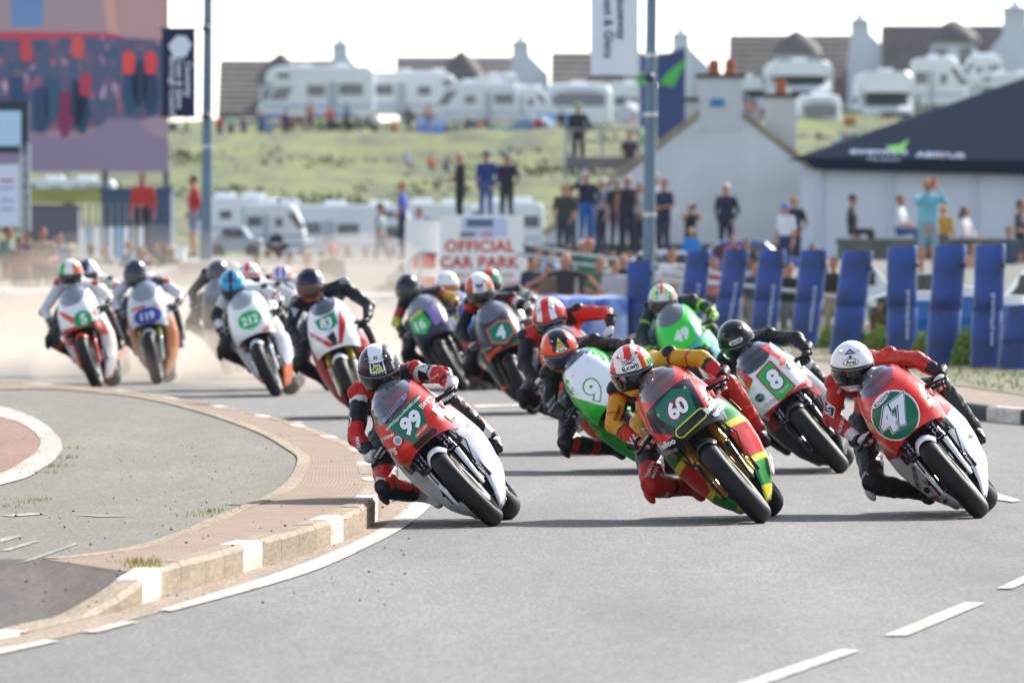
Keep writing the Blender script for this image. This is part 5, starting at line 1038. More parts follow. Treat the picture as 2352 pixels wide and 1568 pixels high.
# ================================================================ caravans, motorhomes, cars
VW = M('#e8edf2', .45, var=.05, vs=1, k=.85, coat=.2); VG = M('#b9c2cc', .5, k=.8)
def leisure(kind, x0, x1, top, bot, Y, label, face='side', flip=1, extras=True):
    "caravan or motorhome filling the given picture extent at depth Y"
    a = at(x0, top, Y); b = at(x1, bot, Y); L = b.x - a.x; H = a.z - b.z; D = 2.3 if face == 'side' else 6.0
    r = empty('motorhome' if kind == 'motorhome' else 'caravan', ((a.x + b.x) / 2, Y, b.z)); f = flip
    if face == 'side':
        if kind == 'motorhome': pr = [(-.5, .14), (.5, .14), (.5, .93), (.46, 1), (-.34, 1), (-.42, .93), (-.44, .72), (-.36, .66), (-.42, .42), (-.5, .36)]
        else: pr = [(-.44, .16), (.46, .16), (.5, .3), (.5, .86), (.46, .98), (-.22, 1), (-.34, .93), (-.42, .70), (-.5, .42), (-.5, .26)]
        pl = [(x * L * f, z * H) for x, z in pr]; 
        if f < 0: pl = pl[::-1]
        mb = MB(); mb.prism(pl, 0, D); bd = mb.build('body', VW, r, smooth=0)
        md = bd.modifiers.new('b', 'BEVEL'); md.width = min(.14, H * .05); md.segments = 2; md.angle_limit = math.radians(25)
        def win(cx, cz, w_, h_, nm='window', m=None, sk=0):
            mb = MB(); x = cx * L * f; z = cz * H; s = sk * f * h_ * H
            mb.prism([(x - w_ * L / 2 - s, z - h_ * H / 2), (x + w_ * L / 2 - s, z - h_ * H / 2), (x + w_ * L / 2 + s, z + h_ * H / 2), (x - w_ * L / 2 + s, z + h_ * H / 2)], -.04, .03); return mb.build(nm, m or glassdark('#33425a'), r, smooth=0)
        if kind == 'motorhome': win(-.30, .55, .14, .20, 'cab_window', sk=.3); win(-.28, .84, .10, .09); win(.0, .60, .15, .17); win(.30, .62, .2, .18); win(.14, .46, .08, .56, 'door', VG)
        else: win(-.36, .66, .13, .30, sk=.35); win(-.08, .62, .12, .17); win(.14, .48, .09, .60, 'door', VG); win(.33, .64, .22, .2)
        mb = MB(); mb.box((0, -.01, .34 * H), (L * .92, .05, .03 * H)); mb.build('body_stripe', M('#7f93b5', .5), r, smooth=0)
        xs_ = (-.32, .3) if kind == 'motorhome' else (.03,)
        for x in xs_:
            for y in (.12, D - .12):
                mb = MB(); mb.tube([(x * L, y - .1, .34), (x * L, y + .1, .34)], .34, 18); w_ = mb.build('wheel', rubber(), r); mb = MB(); mb.tube([(x * L, y - .12, .34), (x * L, y + .12, .34)], .19, 14); mb.build('hubcap', metal(), w_)
        for x in (-.1, .22): mb = MB(); mb.box((x * L, D / 2, H + .06), (.6, .6, .14)); mb.build('roof_vent', M('#eef1f4', .4), r, smooth=0)
        if kind != 'motorhome': mb = MB(); mb.tube([(-.48 * L * f, D / 2 - .4, .3 * H * .6), (-.62 * L * f, D / 2, .35)], .04, 6); mb.build('tow_bar', metal(), r)
    else:
        W_ = L
        def sec(y, s, t): return [V((x * W_ * s, y, z * H * t)) for x, z in ((-.46, .14), (.46, .14), (.5, .3), (.5, .85), (.44, .97), (.3, 1), (-.3, 1), (-.44, .97), (-.5, .85), (-.5, .3))]
        if kind == 'motorhome':
            mb = MB(); mb.loft([sec(1.2, 1, 1), sec(7, 1, 1)]); mb.build('body', VW, r, smooth=25)
            mb = MB(); rings = [[V((x * W_ * s, y, z * H)) for x, z in ((-.46, .66), (.46, .66), (.49, .75), (.47, .93), (.38, 1), (-.38, 1), (-.47, .93), (-.49, .75))] for y, s in ((-.05, .86), (.15, .97), (1.3, 1))]; mb.loft(rings); mb.build('overcab', VW, r, smooth=30)
            mb = MB(); rings = [[V((x * W_, y, z * H)) for x, z in ((-.44, .12), (.44, .12), (.44, zt), (-.44, zt))] for y, zt in ((-.9, .34), (-.75, .38), (.1, .44), (1.3, .64))]; mb.loft(rings); mb.build('cab', VW, r, smooth=0)
            mb = MB(); mb.add([(-.38 * W_, .02, .45 * H), (.38 * W_, .02, .45 * H), (.36 * W_, .80, .64 * H), (-.36 * W_, .80, .64 * H)], [(0, 1, 2, 3)]); mb.build('windscreen', glassdark('#31463f'), r, smooth=0, solid=.04)
            mb = MB(); mb.box((0, -.93, .27 * H), (W_ * .3, .05, .1 * H)); mb.build('grille', M('#3a3f48', .5), r, smooth=0)
            for s in (-1, 1): mb = MB(); mb.ell((s * .34 * W_, -.9, .29 * H), (.17, .08, .14)); mb.build('headlight', M('#e8eef2', .1, coat=1), r); mb = MB(); mb.box((s * .55 * W_, .2, .52 * H), (.14, .1, .34)); mb.build('mirror', M('#26282c', .5), r, smooth=0)
        else:
            mb = MB(); mb.loft([sec(0, .84, .93), sec(.12, .95, .98), sec(.5, 1, 1), sec(6, 1, 1)]); mb.build('body', VW, r, smooth=30)
            mb = MB(); mb.prism([(-.38 * W_, .52 * H), (.38 * W_, .52 * H), (.40 * W_, .74 * H), (.30 * W_, .80 * H), (-.30 * W_, .80 * H), (-.40 * W_, .74 * H)], -.05, .03); mb.build('window', glassdark('#3b4a66'), r, smooth=0)
            mb = MB(); mb.box((0, -.02, .86 * H), (.5 * W_, .05, .05)); mb.build('body_stripe', M('#7f93b5', .5), r, smooth=0)
            mb = MB(); mb.tube([(-.5, .1, .3), (0, -1.1, .35), (.5, .1, .3)], .04, 6); mb.build('tow_bar', metal(), r)
        for s in (-1, 1): mb = MB(); mb.tube([(s * .42 * W_, 2.6 if kind != 'motorhome' else .1, .34), (s * .34 * W_, 2.6 if kind != 'motorhome' else .1, .34)], .34, 18); mb.build('wheel', rubber(), r)
        mb = MB(); mb.box((0, 2, H + .08), (.7, .7, .16)); mb.build('roof_vent', M('#eef1f4', .4), r, smooth=0)
    tag(r, label, kind, 'caravans and motorhomes parked behind the course'); return r
leisure('motorhome', 592, 860, 152, 292, 490, 'white coachbuilt motorhome with overcab bulge, leftmost on the hilltop')
leisure('caravan', 835, 1075, 163, 283, 494, 'long white caravan between the leftmost motorhome and the rounded caravan', flip=-1)
leisure('caravan', 1000, 1190, 188, 296, 484, 'rounded white caravan with big slanted front window on the hilltop')
leisure('caravan', 1160, 1262, 200, 292, 500, 'white caravan partly hidden by people right of the rounded caravan', flip=-1)
leisure('caravan', 1252, 1406, 192, 300, 482, 'bright white caravan with three dark windows left of the tall lamp post', face='front')
leisure('motorhome', 1400, 1520, 190, 300, 500, 'white motorhome half hidden by the tall lamp post', flip=-1)
leisure('motorhome', 1762, 1915, 140, 240, 500, 'white motorhome with overcab behind the second cottage chimney', face='front')
leisure('caravan', 1835, 1932, 218, 325, 470, 'white caravan with dark front window between cottage and marquee', face='front')
leisure('motorhome', 1972, 2102, 164, 305, 478, 'white motorhome with rounded overcab facing the camera above the marquee', face='front')
leisure('caravan', 2095, 2220, 132, 262, 505, 'white caravan with square window behind the marquee roof', flip=-1)
leisure('motorhome', 2230, 2400, 168, 260, 498, 'white motorhome cut by the right edge above the marquee')
leisure('caravan', 430, 640, 452, 560, 300, 'white caravan behind the left lamp post at the foot of the hill')
leisure('motorhome', 640, 960, 470, 610, 290, 'long white motorhome at the foot of the hill behind the dust', flip=-1)
leisure('caravan', 880, 1100, 466, 580, 306, 'white caravan behind the three men above the car park sign')
leisure('caravan', 1060, 1250, 463, 590, 275, 'white caravan with rounded end right of the car park sign')
leisure('motorhome', 1668, 1762, 178, 262, 505, 'white motorhome between the cottage chimneys', face='front')
leisure('caravan', 2212, 2300, 128, 215, 512, 'far white caravan peeping over the one at the right edge')
leisure('caravan', 1092, 1200, 172, 240, 512, 'far white caravan behind the rounded caravan', flip=-1)
leisure('caravan', 560, 700, 468, 580, 270, 'near white caravan in the lower row behind the banner lamp post', flip=-1)
leisure('caravan', 30, 262, 412, 470, 330, 'white caravan under the big screen at the left edge')
def car(x0, x1, top, bot, Y, col, label, flip=1, rz=0):
    a = at(x0, top, Y); b = at(x1, bot, Y); L = b.x - a.x; H = a.z - b.z; r = empty('parked_car', ((a.x + b.x) / 2, Y, b.z), math.radians(rz)); f = flip; W_ = 1.75
    pr = [(-.5, .18), (.5, .18), (.5, .52), (.46, .6), (.30, .64), (.16, .97), (.05, 1), (-.18, .98), (-.34, .64), (-.48, .56), (-.5, .45)]
    pl = [(x * L * f, z * H) for x, z in pr]; pl = pl[::-1] if f < 0 else pl
    mb = MB(); mb.prism(pl, 0, W_); bd = mb.build('body', paint(col), r, smooth=0); md = bd.modifiers.new('b', 'BEVEL'); md.width = .07; md.segments = 2
    for cx, w_ in ((-.14, .17), (.06, .18)):
        mb = MB(); mb.prism([((cx - w_ / 2 - .04) * L, .64 * H), ((cx + w_ / 2) * L, .64 * H), ((cx + w_ / 2) * L, .92 * H), ((cx - w_ / 2) * L, .92 * H)], -.03, .02); mb.build('window', glassdark(), r, smooth=0)
    for x in (-.32, .32):
        for y in (.1, W_ - .1): mb = MB(); mb.tube([(x * L, y - .12, H * .22), (x * L, y + .1, H * .22)], H * .22, 18); mb.build('wheel', rubber(), r)
    for x in (-.48, .48): mb = MB(); mb.box((x * L, -.02, .48 * H), (.12 * L * .5, .05, .1)); mb.build('headlight' if x < 0 else 'tail_light', M('#e8e8e8' if x < 0 else '#a8281c', .2), r, smooth=0)
    mb = MB(); mb.box((-.25 * L * f, -.1, .66 * H), (.12, .16, .1)); mb.build('mirror', paint(col), r, smooth=0)
    tag(r, label, 'car', 'cars parked behind the barriers'); return r
car(478, 600, 520, 592, 250, '#9fb0be', 'grey car behind the left lamp post')
car(330, 640, 600, 680, 185, '#8f9299', 'long grey car roof behind the wall on the left')
car(880, 1010, 600, 680, 186, '#9fb0b2', 'pale green car behind the barrier left of the car park sign')
car(1380, 1680, 575, 690, 178, '#cfd6e2', 'white car behind the leftmost blue posts')
car(1560, 1860, 552, 660, 196, '#2d57b8', 'bright blue car behind the blue posts', 1)
car(1880, 2080, 612, 730, 165, '#dfe4ee', 'white car seen between the blue posts')
car(2000, 2260, 628, 760, 150, '#2f4f52', 'dark teal car between the right blue posts')
car(2260, 2560, 618, 780, 146, '#2c3550', 'dark blue car behind the rightmost posts', -1)
car(1640, 1740, 205, 262, 470, '#4a6078', 'dark car on the hilltop behind the cottage chimney')
car(2120, 2240, 245, 300, 470, '#c8ccd4', 'silver car on the hilltop above the marquee edge')
car(1905, 2010, 305, 355, 440, '#7fb8c4', 'pale turquoise car beside the marquee peak')
# ================================================================ cottage, marquee, wall, big screen
def cottage():
    Y = 250; r = empty('cottage', (at(1655, 600, Y).x, Y, .6)); x0 = r.location.x; z0 = .6
    P = lambda px, py: (at(px, py, Y).x - x0, at(px, py, Y).z - z0)
    pl = [P(1250, 640), P(2060, 640), P(2060, 545), P(1702, 268), P(1608, 268), P(1250, 545)]
    mb = MB(); mb.prism(pl, 0, 9); mb.build('gable_wall', M('#dcdfe2', .9, var=.10, vs=.8, k=.92, bump=.2, bs=3), r, smooth=0)
    cop = M('#a89678', .9, var=.3, vs=2)
    for a, b in (((1702, 262), (2066, 542)), ((1608, 262), (1244, 542))):
        mb = MB()
        p = V((P(*a)[0], 0, P(*a)[1])); q = V((P(*b)[0], 0, P(*b)[1])); d = (q - p); n = V((-d.z, 0, d.x)).normalized(); n = n if n.z > 0 else -n
        for k in range(int(d.length / .45)):
            s = p + d.normalized() * (k * .45 + .01); e = s + d.normalized() * .43; vs = [s - n * .02, e - n * .02, e + n * .10, s + n * .10]
            mb.add([v + V((0, -.06, 0)) for v in vs] + [v + V((0, .28, 0)) for v in vs], [(0, 1, 2, 3), (7, 6, 5, 4), (0, 4, 5, 1), (1, 5, 6, 2), (2, 6, 7, 3), (3, 7, 4, 0)])
        mb.build('coping', cop, r, smooth=0)
    mb = MB()
    for s, a, b in ((1, (1702, 264), (2062, 541)), (-1, (1608, 264), (1248, 541))):
        p, q = P(*a), P(*b); mb.add([(p[0], .3, p[1] + .03), (q[0], .3, q[1] + .03), (q[0], 9.2, q[1] + .03), (p[0], 9.2, p[1] + .03)], [(0, 1, 2, 3)])
    mb.build('roof', SLATE, r, smooth=0, solid=.05)
    def stack(x0_, x1_, t, b, y, d, pots, sign=False):
        a = P(x0_, t); c = P(x1_, b); mb = MB(); mb.box(((a[0] + c[0]) / 2, y + d / 2, (a[1] + c[1]) / 2), (c[0] - a[0], d, a[1] - c[1])); s = mb.build('chimney', M('#dde0e2', .9, k=.8, var=.06, vs=1), r, smooth=0)
        mb = MB(); mb.box(((a[0] + c[0]) / 2, y + d / 2, a[1] + .04), (c[0] - a[0] + .16, d + .16, .1)); mb.build('chimney_cap', M('#4a4640', .9), s, smooth=0)
        for px in pots:
            q = P(px, t); mb = MB(); mb.tube([(q[0], y + d / 2, a[1] + .08), (q[0], y + d / 2, a[1] + .28), (q[0], y + d / 2, a[1] + .30), (q[0], y + d / 2, a[1] + .46)], [.17, .13, .15, .12], 14); mb.build('chimney_pot', M('#a8603c', .9, var=.25), s)
        if sign: q = P(1647, 236); mb = MB(); mb.box((q[0], y - .03, q[1]), (.33, .05, .19)); mb.build('blue_plaque', M('#2273b8', .4), s, smooth=0)
    stack(1606, 1706, 178, 300, -.03, 1.0, (1641, 1678), True)
    stack(1762, 1832, 222, 352, 1.4, .8, (1798,))
    stack(1577, 1606, 232, 300, .3, .6, ())
    tag(r, 'white cottage gable with two chimneys and stone coping', 'cottage'); return r
cottage()
def marquee():
    Y = 236; r = empty('marquee', (at(2180, 600, Y).x, Y, .6)); x0 = r.location.x; z0 = .6
    P = lambda px, py, y=0: V((at(px, py, Y).x - x0, y, at(px, py, Y).z - z0))
    apex = P(2700, 60); apex.y = 6
    mb = MB(); A = P(1838, 362); Bq = P(1868, 388); Cc = P(3300, 420)
    top = [P(1838, 362, 0), P(3300, 380, 0), P(3300, 380, 12), P(1838, 362, 12)]
    mb.add(top + [apex, V((apex.x + .1, 6.1, apex.z))], [(0, 1, 4), (1, 2, 5), (2, 3, 5), (3, 0, 4), (0, 4, 3)])
    m = M('#1a2a42', .95, var=.12, vs=.6, k=.8, spec=.05); mb.build('canopy', m, r, smooth=0)
    mb = MB(); mb.add([P(1838, 363, -.02), P(3300, 381, -.02), P(3300, 425, -.02), P(1872, 390, -.02)], [(0, 1, 2, 3)])
    mb.build('valance', M('#16243a', .95, k=.8, spec=.05), r, smooth=0, solid=.03)
    # lettering follows the front slope
    p0, p1, p2 = top[0], top[1], apex; U = (p1 - p0).normalized(); N = U.cross(p2 - p0).normalized(); N = N if N.y < 0 else -N; W_ = N.cross(U); W_ = W_ if W_.z > 0 else -W_
    def on(px, py):
        # point on the slope plane under the given sight line
        o = V((0, 0, CAMH)) - V((x0, Y, z0)); d = at(px, py, Y) - V((0, 0, CAMH)); t = (p0 - o).dot(N) / d.dot(N); return o + d * t + N * .02
    g = M('#a9b4cc', .6)
    flat_text('eventco', .30, g, 'lettering', r, on(2018, 350), U, W_, bold=.02); flat_text('Marquees', .14, g, 'lettering', r, on(2030, 368), U, W_); flat_text('ABB', .24, g, 'lettering', r, on(2133, 357), U, W_, bold=.03); flat_text('TUS', .24, g, 'lettering', r, on(2186, 359), U, W_, bold=.03)
    q = on(2159, 358); mb = MB(); mb.add([q + U * x + W_ * y for x, y in circ(0, 0, .12)], [tuple(range(28))]); mb.build('logo_dot', M('#7a3a44', .6), r, smooth=0)
    q = on(2068, 343); mb = MB(); mb.add([q + U * x + W_ * y for x, y in ((-.2, -.2), (.02, -.28), (.22, .5), (.0, .2), (-.35, .1))], [(0, 1, 2, 3, 4)]); mb.build('green_arrow', M('#5aae3e', .6), r, smooth=0)
    wl = M('#dfe4f0', .8, var=.05, vs=.8, k=.85)
    mb = MB(); a = P(1840, 388); b = P(2800, 600)
    mb.box(((a.x + b.x) / 2, .5, (a.z + b.z) / 2), (b.x - a.x, .04, a.z - b.z)); mb.build('side_wall', wl, r, smooth=0)
    for px in (1885, 2045, 2240, 2345, 2450):
        mb = MB(); q = P(px, 500); mb.tube([(q.x, .40, 0), (q.x, .40, a.z)], .05, 8); mb.build('tent_pole', M('#c8cedc', .6), r)
    tag(r, 'navy roofed marquee with white side walls and green arrow logo', 'marquee')
marquee()
def block(name, x0, x1, top, bot, Y, depth, mat, label, cat, cap=None):
    a = at(x0, top, Y); b = at(x1, bot, Y); r = empty(name, ((a.x + b.x) / 2, Y, b.z)); w_ = b.x - a.x; h = a.z - b.z
    mb = MB(); mb.box((0, depth / 2, h / 2 - .05), (w_, depth, h - .1)); mb.build('wall_body', mat, r, smooth=0)
    mb = MB(); mb.box((0, depth / 2, h - .05), (w_ + .06, depth + .06, .1)); mb.build('coping', cap or mat, r, smooth=0); tag(r, label, cat); return r
STN = M('#63645f', .95, var=.35, vs=2, bump=.4, bs=6)
block('stone_wall', 1925, 2600, 548, 690, 222, .6, STN, 'dark stone wall the spectators sit on in front of the marquee', 'wall')
block('stone_wall', 1195, 1925, 560, 660, 240, .5, STN, 'low stone wall hidden behind the crowd by the cottage', 'wall')
block('concrete_wall', 1000, 1200, 522, 640, 234, .8, M('#a8a49c', .9), 'low concrete wall behind the car park sign under the three men', 'wall')
block('roadside_wall', -200, 900, 600, 720, 205, .5, M('#a8a7a2', .9, var=.15, vs=.7), 'pale grey roadside wall behind the dust on the left', 'wall')
block('container', 232, 392, 432, 600, 240, 2.4, M('#3c4f6c', .7, var=.1), 'dark blue container behind the man in the red jacket', 'container')
block('hoarding', 70, 236, 432, 466, 246, .2, M('#9a9e54', .7, var=.1), 'olive green hoarding left of the blue container', 'hoarding')
block('shed', 72, 180, 470, 560, 244, 2, M('#6a6672', .8), 'grey shed under the olive hoarding', 'shed')
# rails of upright plastic panels beside the container
for i in range(9):
    x = 182 + i * 17; mb = MB(); a = at(x, 530 - 8, 215); b = at(x + 11, 610, 215)
    col = ('#e8ecf4', '#7fb4e0', '#f0f2f6', '#a8aab0')[i % 4]
    p = empty('barrier_panel', ((a.x + b.x) / 2, 215, b.z)); w_ = b.x - a.x; h = a.z - b.z
    mb.box((0, .03, h / 2), (w_, .05, h)); mb.build('panel', M(col, .6), p, smooth=0); mb = MB(); mb.tube([(0, .03, h), (0, .03, h + .45), (.02, .03, h + .5)], [.02, .02, .03], 8); mb.build('post', metal('#77797c'), p)
    tag(p, ('first', 'second', 'third', 'fourth', 'fifth', 'sixth', 'seventh', 'eighth', 'last')[i] + ' upright panel from the left beside the man in the red jacket', 'barrier', 'upright white and blue panels')
for x0_, x1_, t, lb in ((150, 185, 592, 'leftmost white crate by the left spectators'), (370, 425, 572, 'white box right of the red jacketed man')):
    a = at(x0_, t, 216); b = at(x1_, 640, 216); mb = MB(); w_ = b.x - a.x; h = a.z - b.z; p = empty('plastic_crate', ((a.x + b.x) / 2, 216, b.z))
    mb.box((0, .3, h / 2), (w_, .6, h)); mb.build('crate_body', M('#f0f2fa', .6), p, smooth=0); mb = MB(); mb.box((0, .3, h + .02), (w_ * 1.08, .66, .05)); mb.build('lid', M('#e4e8f6', .6), p, smooth=0); tag(p, lb, 'crate')
def bigscreen():
    Y = 262; r = empty('video_screen', (at(150, 600, Y).x, Y, at(0, 590, Y).z)); x0, z0 = r.location.x, r.location.z
    P = lambda px, py, y=0: V((at(px, py, Y).x - x0, y, at(px, py, Y).z - z0))
    a, b = P(-150, -60), P(386, 394); mb = MB(); mb.box(((a.x + b.x) / 2, .36, (a.z + b.z) / 2), (b.x - a.x, .5, a.z - b.z)); mb.build('cabinet', M('#6f6a78', .6), r, smooth=0)
    E_ = lambda c, k=1.0: M(c, .9, emis=.2 * k, k=.8, spec=0)
    random.seed(11)
    def pic(pts, c, d, nm='screen_picture', k=1.0):
        mb = MB(); vs, fs = tri2d([pts]); mb.add([P(x, y, .10 - d * .006) for x, y in vs], fs); mb.build(nm, E_(c, k), r, smooth=0)
    pic([(-150, -60), (383, -60), (383, 394), (-150, 394)], '#9c8a98', 0)
    pic([(-150, -60), (383, -60), (383, 95), (-150, 95)], '#a08a94', 1)
    pic([(25, -60), (100, -60), (98, 60), (25, 62)], '#6a88b4', 2); pic([(230, -60), (262, -60), (272, 95), (248, 95)], '#c49a90', 2); pic([(268, -60), (383, -60), (383, 90), (275, 90)], '#b28e90', 2)
    pic([(-150, 72), (250, 76), (300, 90), (300, 115), (-150, 115)], '#b84a5a', 3); pic([(-150, 95), (383, 100), (383, 262), (300, 262), (240, 290), (60, 305), (-150, 300)], '#5a5a78', 4)
    cm = bpy.data.materials.new('screen_crowd'); cm.use_nodes = True; n = cm.node_tree; bs = n.nodes['Principled BSDF']; L = n.links
    tc = n.nodes.new('ShaderNodeTexCoord'); mp = n.nodes.new('ShaderNodeMapping'); mp.inputs['Scale'].default_value = (7, 7, 3.6); vo = n.nodes.new('ShaderNodeTexVoronoi'); vo.feature = 'SMOOTH_F1'; vo.inputs['Scale'].default_value = 1.0; vo.inputs['Smoothness'].default_value = .5
    cr = n.nodes.new('ShaderNodeValToRGB'); L.new(tc.outputs['Object'], mp.inputs[0]); L.new(mp.outputs[0], vo.inputs['Vector']); sx = n.nodes.new('ShaderNodeSeparateColor'); L.new(vo.outputs['Color'], sx.inputs[0]); L.new(sx.outputs[0], cr.inputs[0])
    e = cr.color_ramp.elements; e[0].position = 0; e[0].color = lin('#33465e'); e[1].position = 1; e[1].color = lin('#b08c9c')
    for p_, c_ in ((.3, '#3c4e68'), (.5, '#4c4a68'), (.64, '#5c4460'), (.74, '#46586e'), (.84, '#96485a'), (.92, '#7a7890')): q = e.new(p_); q.color = lin(c_)
    L.new(cr.outputs[0], bs.inputs['Emission Color']); bs.inputs['Emission Strength'].default_value = .24; L.new(cr.outputs[0], bs.inputs['Base Color']); bs.inputs['Roughness'].default_value = .9
    mb = MB(); vs, fs = tri2d([[(-150, 88), (60, 92), (200, 84), (383, 92), (383, 262), (320, 276), (240, 270), (190, 300), (60, 298), (-150, 305)]]); mb.add([P(x, y, .06) for x, y in vs], fs); mb.build('screen_crowd', cm, r, smooth=0)
    for x, y, c in ((296, 140, '#d84e4c'), (346, 140, '#d04a4a'), (178, 104, '#c85a5a'), (196, 190, '#a84458'), (60, 112, '#b85058')):
        pic([(x - 10, y - 20), (x + 8, y - 22), (x + 15, y - 6), (x + 12, y + 30), (x - 12, y + 30), (x - 14, y - 6)], c, 17)
    for x, y, c in ((40, 235, '#34506c'), (95, 262, '#3a4a68'), (180, 245, '#33425f'), (150, 270, '#7a3a5c'), (190, 262, '#2f4a64'), (120, 240, '#3a5a74'), (300, 215, '#34506c'), (345, 215, '#33425f'), (320, 200, '#33465f')): pic([(x - 16, y - 60), (x + 14, y - 60), (x + 18, y + 10), (x + 4, y + 45), (x - 8, y + 45), (x - 18, y + 10)], c, 16.2)
    pic([(85, 260), (240, 262), (210, 330), (80, 330)], '#9a8296', 16) if 0 else None
    pic([(60, 310), (200, 318), (250, 272), (310, 275), (345, 310), (383, 318), (383, 394), (-150, 394), (-150, 305)], '#877a94', 15.5)
    for x in (-120, 60, 240, 380): q = P(x, 394); mb = MB(); mb.tube([(q.x, .5, 0), (q.x, .5, q.z)], .09, 8); mb.build('support_leg', metal('#5a5e66'), r)
    tag(r, 'giant outdoor video screen showing a crowd round red racing bikes', 'video screen')
bigscreen()
def truss_tower():
    Y = 205; r = empty('truss_tower', (at(20, 600, Y).x, Y, .8)); x0 = r.location.x; P = lambda px, py, y=0: V((at(px, py, Y).x - x0, y, at(px, py, Y).z - .8))
    mb = MB(); a = P(48, 600); b = P(66, 330)
    for x in (a.x, b.x):
        for y in (0, .3): mb.tube([(x, y, 0), (x, y, b.z)], .025, 8)
    k = 0
    while k * .22 < b.z:
        z = k * .22; mb.tube([(a.x, 0, z), (b.x, 0, min(b.z, z + .22))], .012, 6); mb.tube([(b.x, 0, z), (a.x, 0, min(b.z, z + .22))], .012, 6); k += 1
    mb.build('truss', metal('#9aa2ae', .4), r)
    a = P(-80, 232); b = P(66, 352); mb = MB(); mb.box(((a.x + b.x) / 2, .2, (a.z + b.z) / 2), (b.x - a.x, .3, a.z - b.z)); f = mb.build('monitor', M('#1e2a3c', .6), r, smooth=0)
    a = P(-60, 255); b = P(48, 335); mb = MB(); mb.box(((a.x + b.x) / 2, .04, (a.z + b.z) / 2), (b.x - a.x, .03, a.z - b.z)); mb.build('display', M('#8aa8c4', .4, emis=.2), f, smooth=0)
    a = P(-80, 378); b = P(44, 520); mb = MB(); mb.box(((a.x + b.x) / 2, .0, (a.z + b.z) / 2), (b.x - a.x, .04, a.z - b.z)); f = mb.build('banner', M('#d4daf0', .7), r, smooth=0)
    for i, py in enumerate((415, 432, 460, 480)): q = P(16, py); mb = MB(); mb.box((q.x, -.03, q.z), (.28, .01, .05)); mb.build('printed_bar', M('#b4546a' if i == 0 else '#9aa4cc', .7), f, smooth=0)
    tag(r, 'truss tower with monitor and white banner at the left edge', 'truss tower')
truss_tower()
# ================================================================ lamp posts with banners
def lamppost(px_t, px_b, Y, dia, lab, arms=(), z0=.9):
    t = at(px_t, -60, Y); b = V((at(px_b, 600, Y).x, Y, z0)); r = empty('lamp_post', b)
    d = t - b; mb = MB(); mb.tube([(0, 0, -.4), d * .25, d * 1.3], [dia / 2 * 1.15, dia / 2 * 1.08, dia / 2 * .85], 20); mb.build('pole', M('#5f7488', .45, .5, var=.15, vs=2), r, smooth=60)
    mb = MB(); mb.tube([d * .0 + V((0, 0, .1)), d * .12], dia / 2 * 1.3, 20); mb.build('base_door', M('#5f7488', .5, .4), r)
    mb = MB(); mb.tube([d * 1.3, d * 1.3 + V((0, -.3, .25)), d * 1.3 + V((0, -1.0, .3))], [.05, .045, .04], 10); mb.ell(d * 1.3 + V((0, -1.2, .28)), (.16, .36, .08)); mb.build('lamp_head', M('#8a8e94', .4), r)
    for zz in arms: mb = MB(); q = d * zz; mb.tube([q + V((0, 0, -.03)), q + V((0, 0, .03))], dia / 2 * 1.25, 16); mb.build('band', metal('#a8acb0'), r)
    tag(r, lab, 'lamp post'); return r, d
LP1, d1 = lamppost(478, 473, 190, .185, 'steel lamp post carrying the dark navy banner', (.1, .42))
LP2, d2 = lamppost(1497, 1488, 152, .175, 'thick steel lamp post in front of the cottage', (.35, .62, .78), z0=.0)
def banner(x0_, x1_, t, b, Y, col, lines, tcol, lab, armto, logo=None):
    a = at(x0_, t, Y); c = at(x1_, b, Y); r = empty('street_banner', ((a.x + c.x) / 2, Y, c.z)); w_ = c.x - a.x; h = a.z - c.z
    mb = MB(); mb.grid(lambda u, v: V(((u - .5) * w_, .03 * math.sin(u * 5 + v * 3), v * h)), 12, 20); mb.build('cloth', M(col, .8), r, smooth=60, solid=.006)
    for z in (0, h):
        mb = MB(); mb.tube([(-w_ / 2 - .04, 0, z), ((armto - (a.x + c.x) / 2), 0, z)], .018, 8); mb.ell((armto - (a.x + c.x) / 2, 0, z), (.08, .08, .07)); mb.build('bracket', M('#1f2a36', .5), r)
    for body, size, lx, z in lines: flat_text(body, size, M(tcol, .7), 'lettering', r, (lx * w_, -.05, z * h), (0, 0, -1), (1, 0, 0), bold=.015)
    if logo: logo(r, w_, h)
    tag(r, lab, 'banner'); return r
def hexlogo(r, w_, h):
    mb = MB(); pts = [(.34 * w_ * math.cos(a) * q + .06 * w_, .34 * w_ * math.sin(a) * q + .79 * h) for a, q in ((0.2, 1), (1.1, 1.05), (1.9, 1.05), (3.0, 1.1), (4.1, 1.1), (5.2, 1.0))]; mb.prism(pts, -.06, -.045); mb.build('shell_emblem', M('#d8dcec', .7), r, smooth=0)
banner(372, 449, 66, 268, 189.7, '#141a44', [('Causeway', .115, .27, .42), ('Coast & Glens', .115, .03, .38), ('Borough Council', .115, -.20, .34)], '#dfe2f0', 'navy banner with pale emblem and council lettering on the left lamp post', at(474, 160, 189.7).x, hexlogo)
def swirl(r, w_, h):
    mb = MB(); mb.tube([(-.12 * w_, -.06, .93 * h), (.0, -.06, .955 * h), (.16 * w_, -.06, .925 * h)], [.01, .03, .012], 8); mb.tube([(.08 * w_, -.06, .98 * h), (.06 * w_, -.06, .9 * h)], .012, 6); mb.build('swirl_emblem', M('#4a1a4a', .7), r)
banner(1357, 1466, -60, 178, 151.7, '#dbe0ec', [('Causeway', .13, .12, .60), ('Coast & Glens', .13, -.13, .53)], '#2c2c60', 'white banner with purple emblem beside the thick lamp post', at(1492, 100, 151.7).x, swirl)
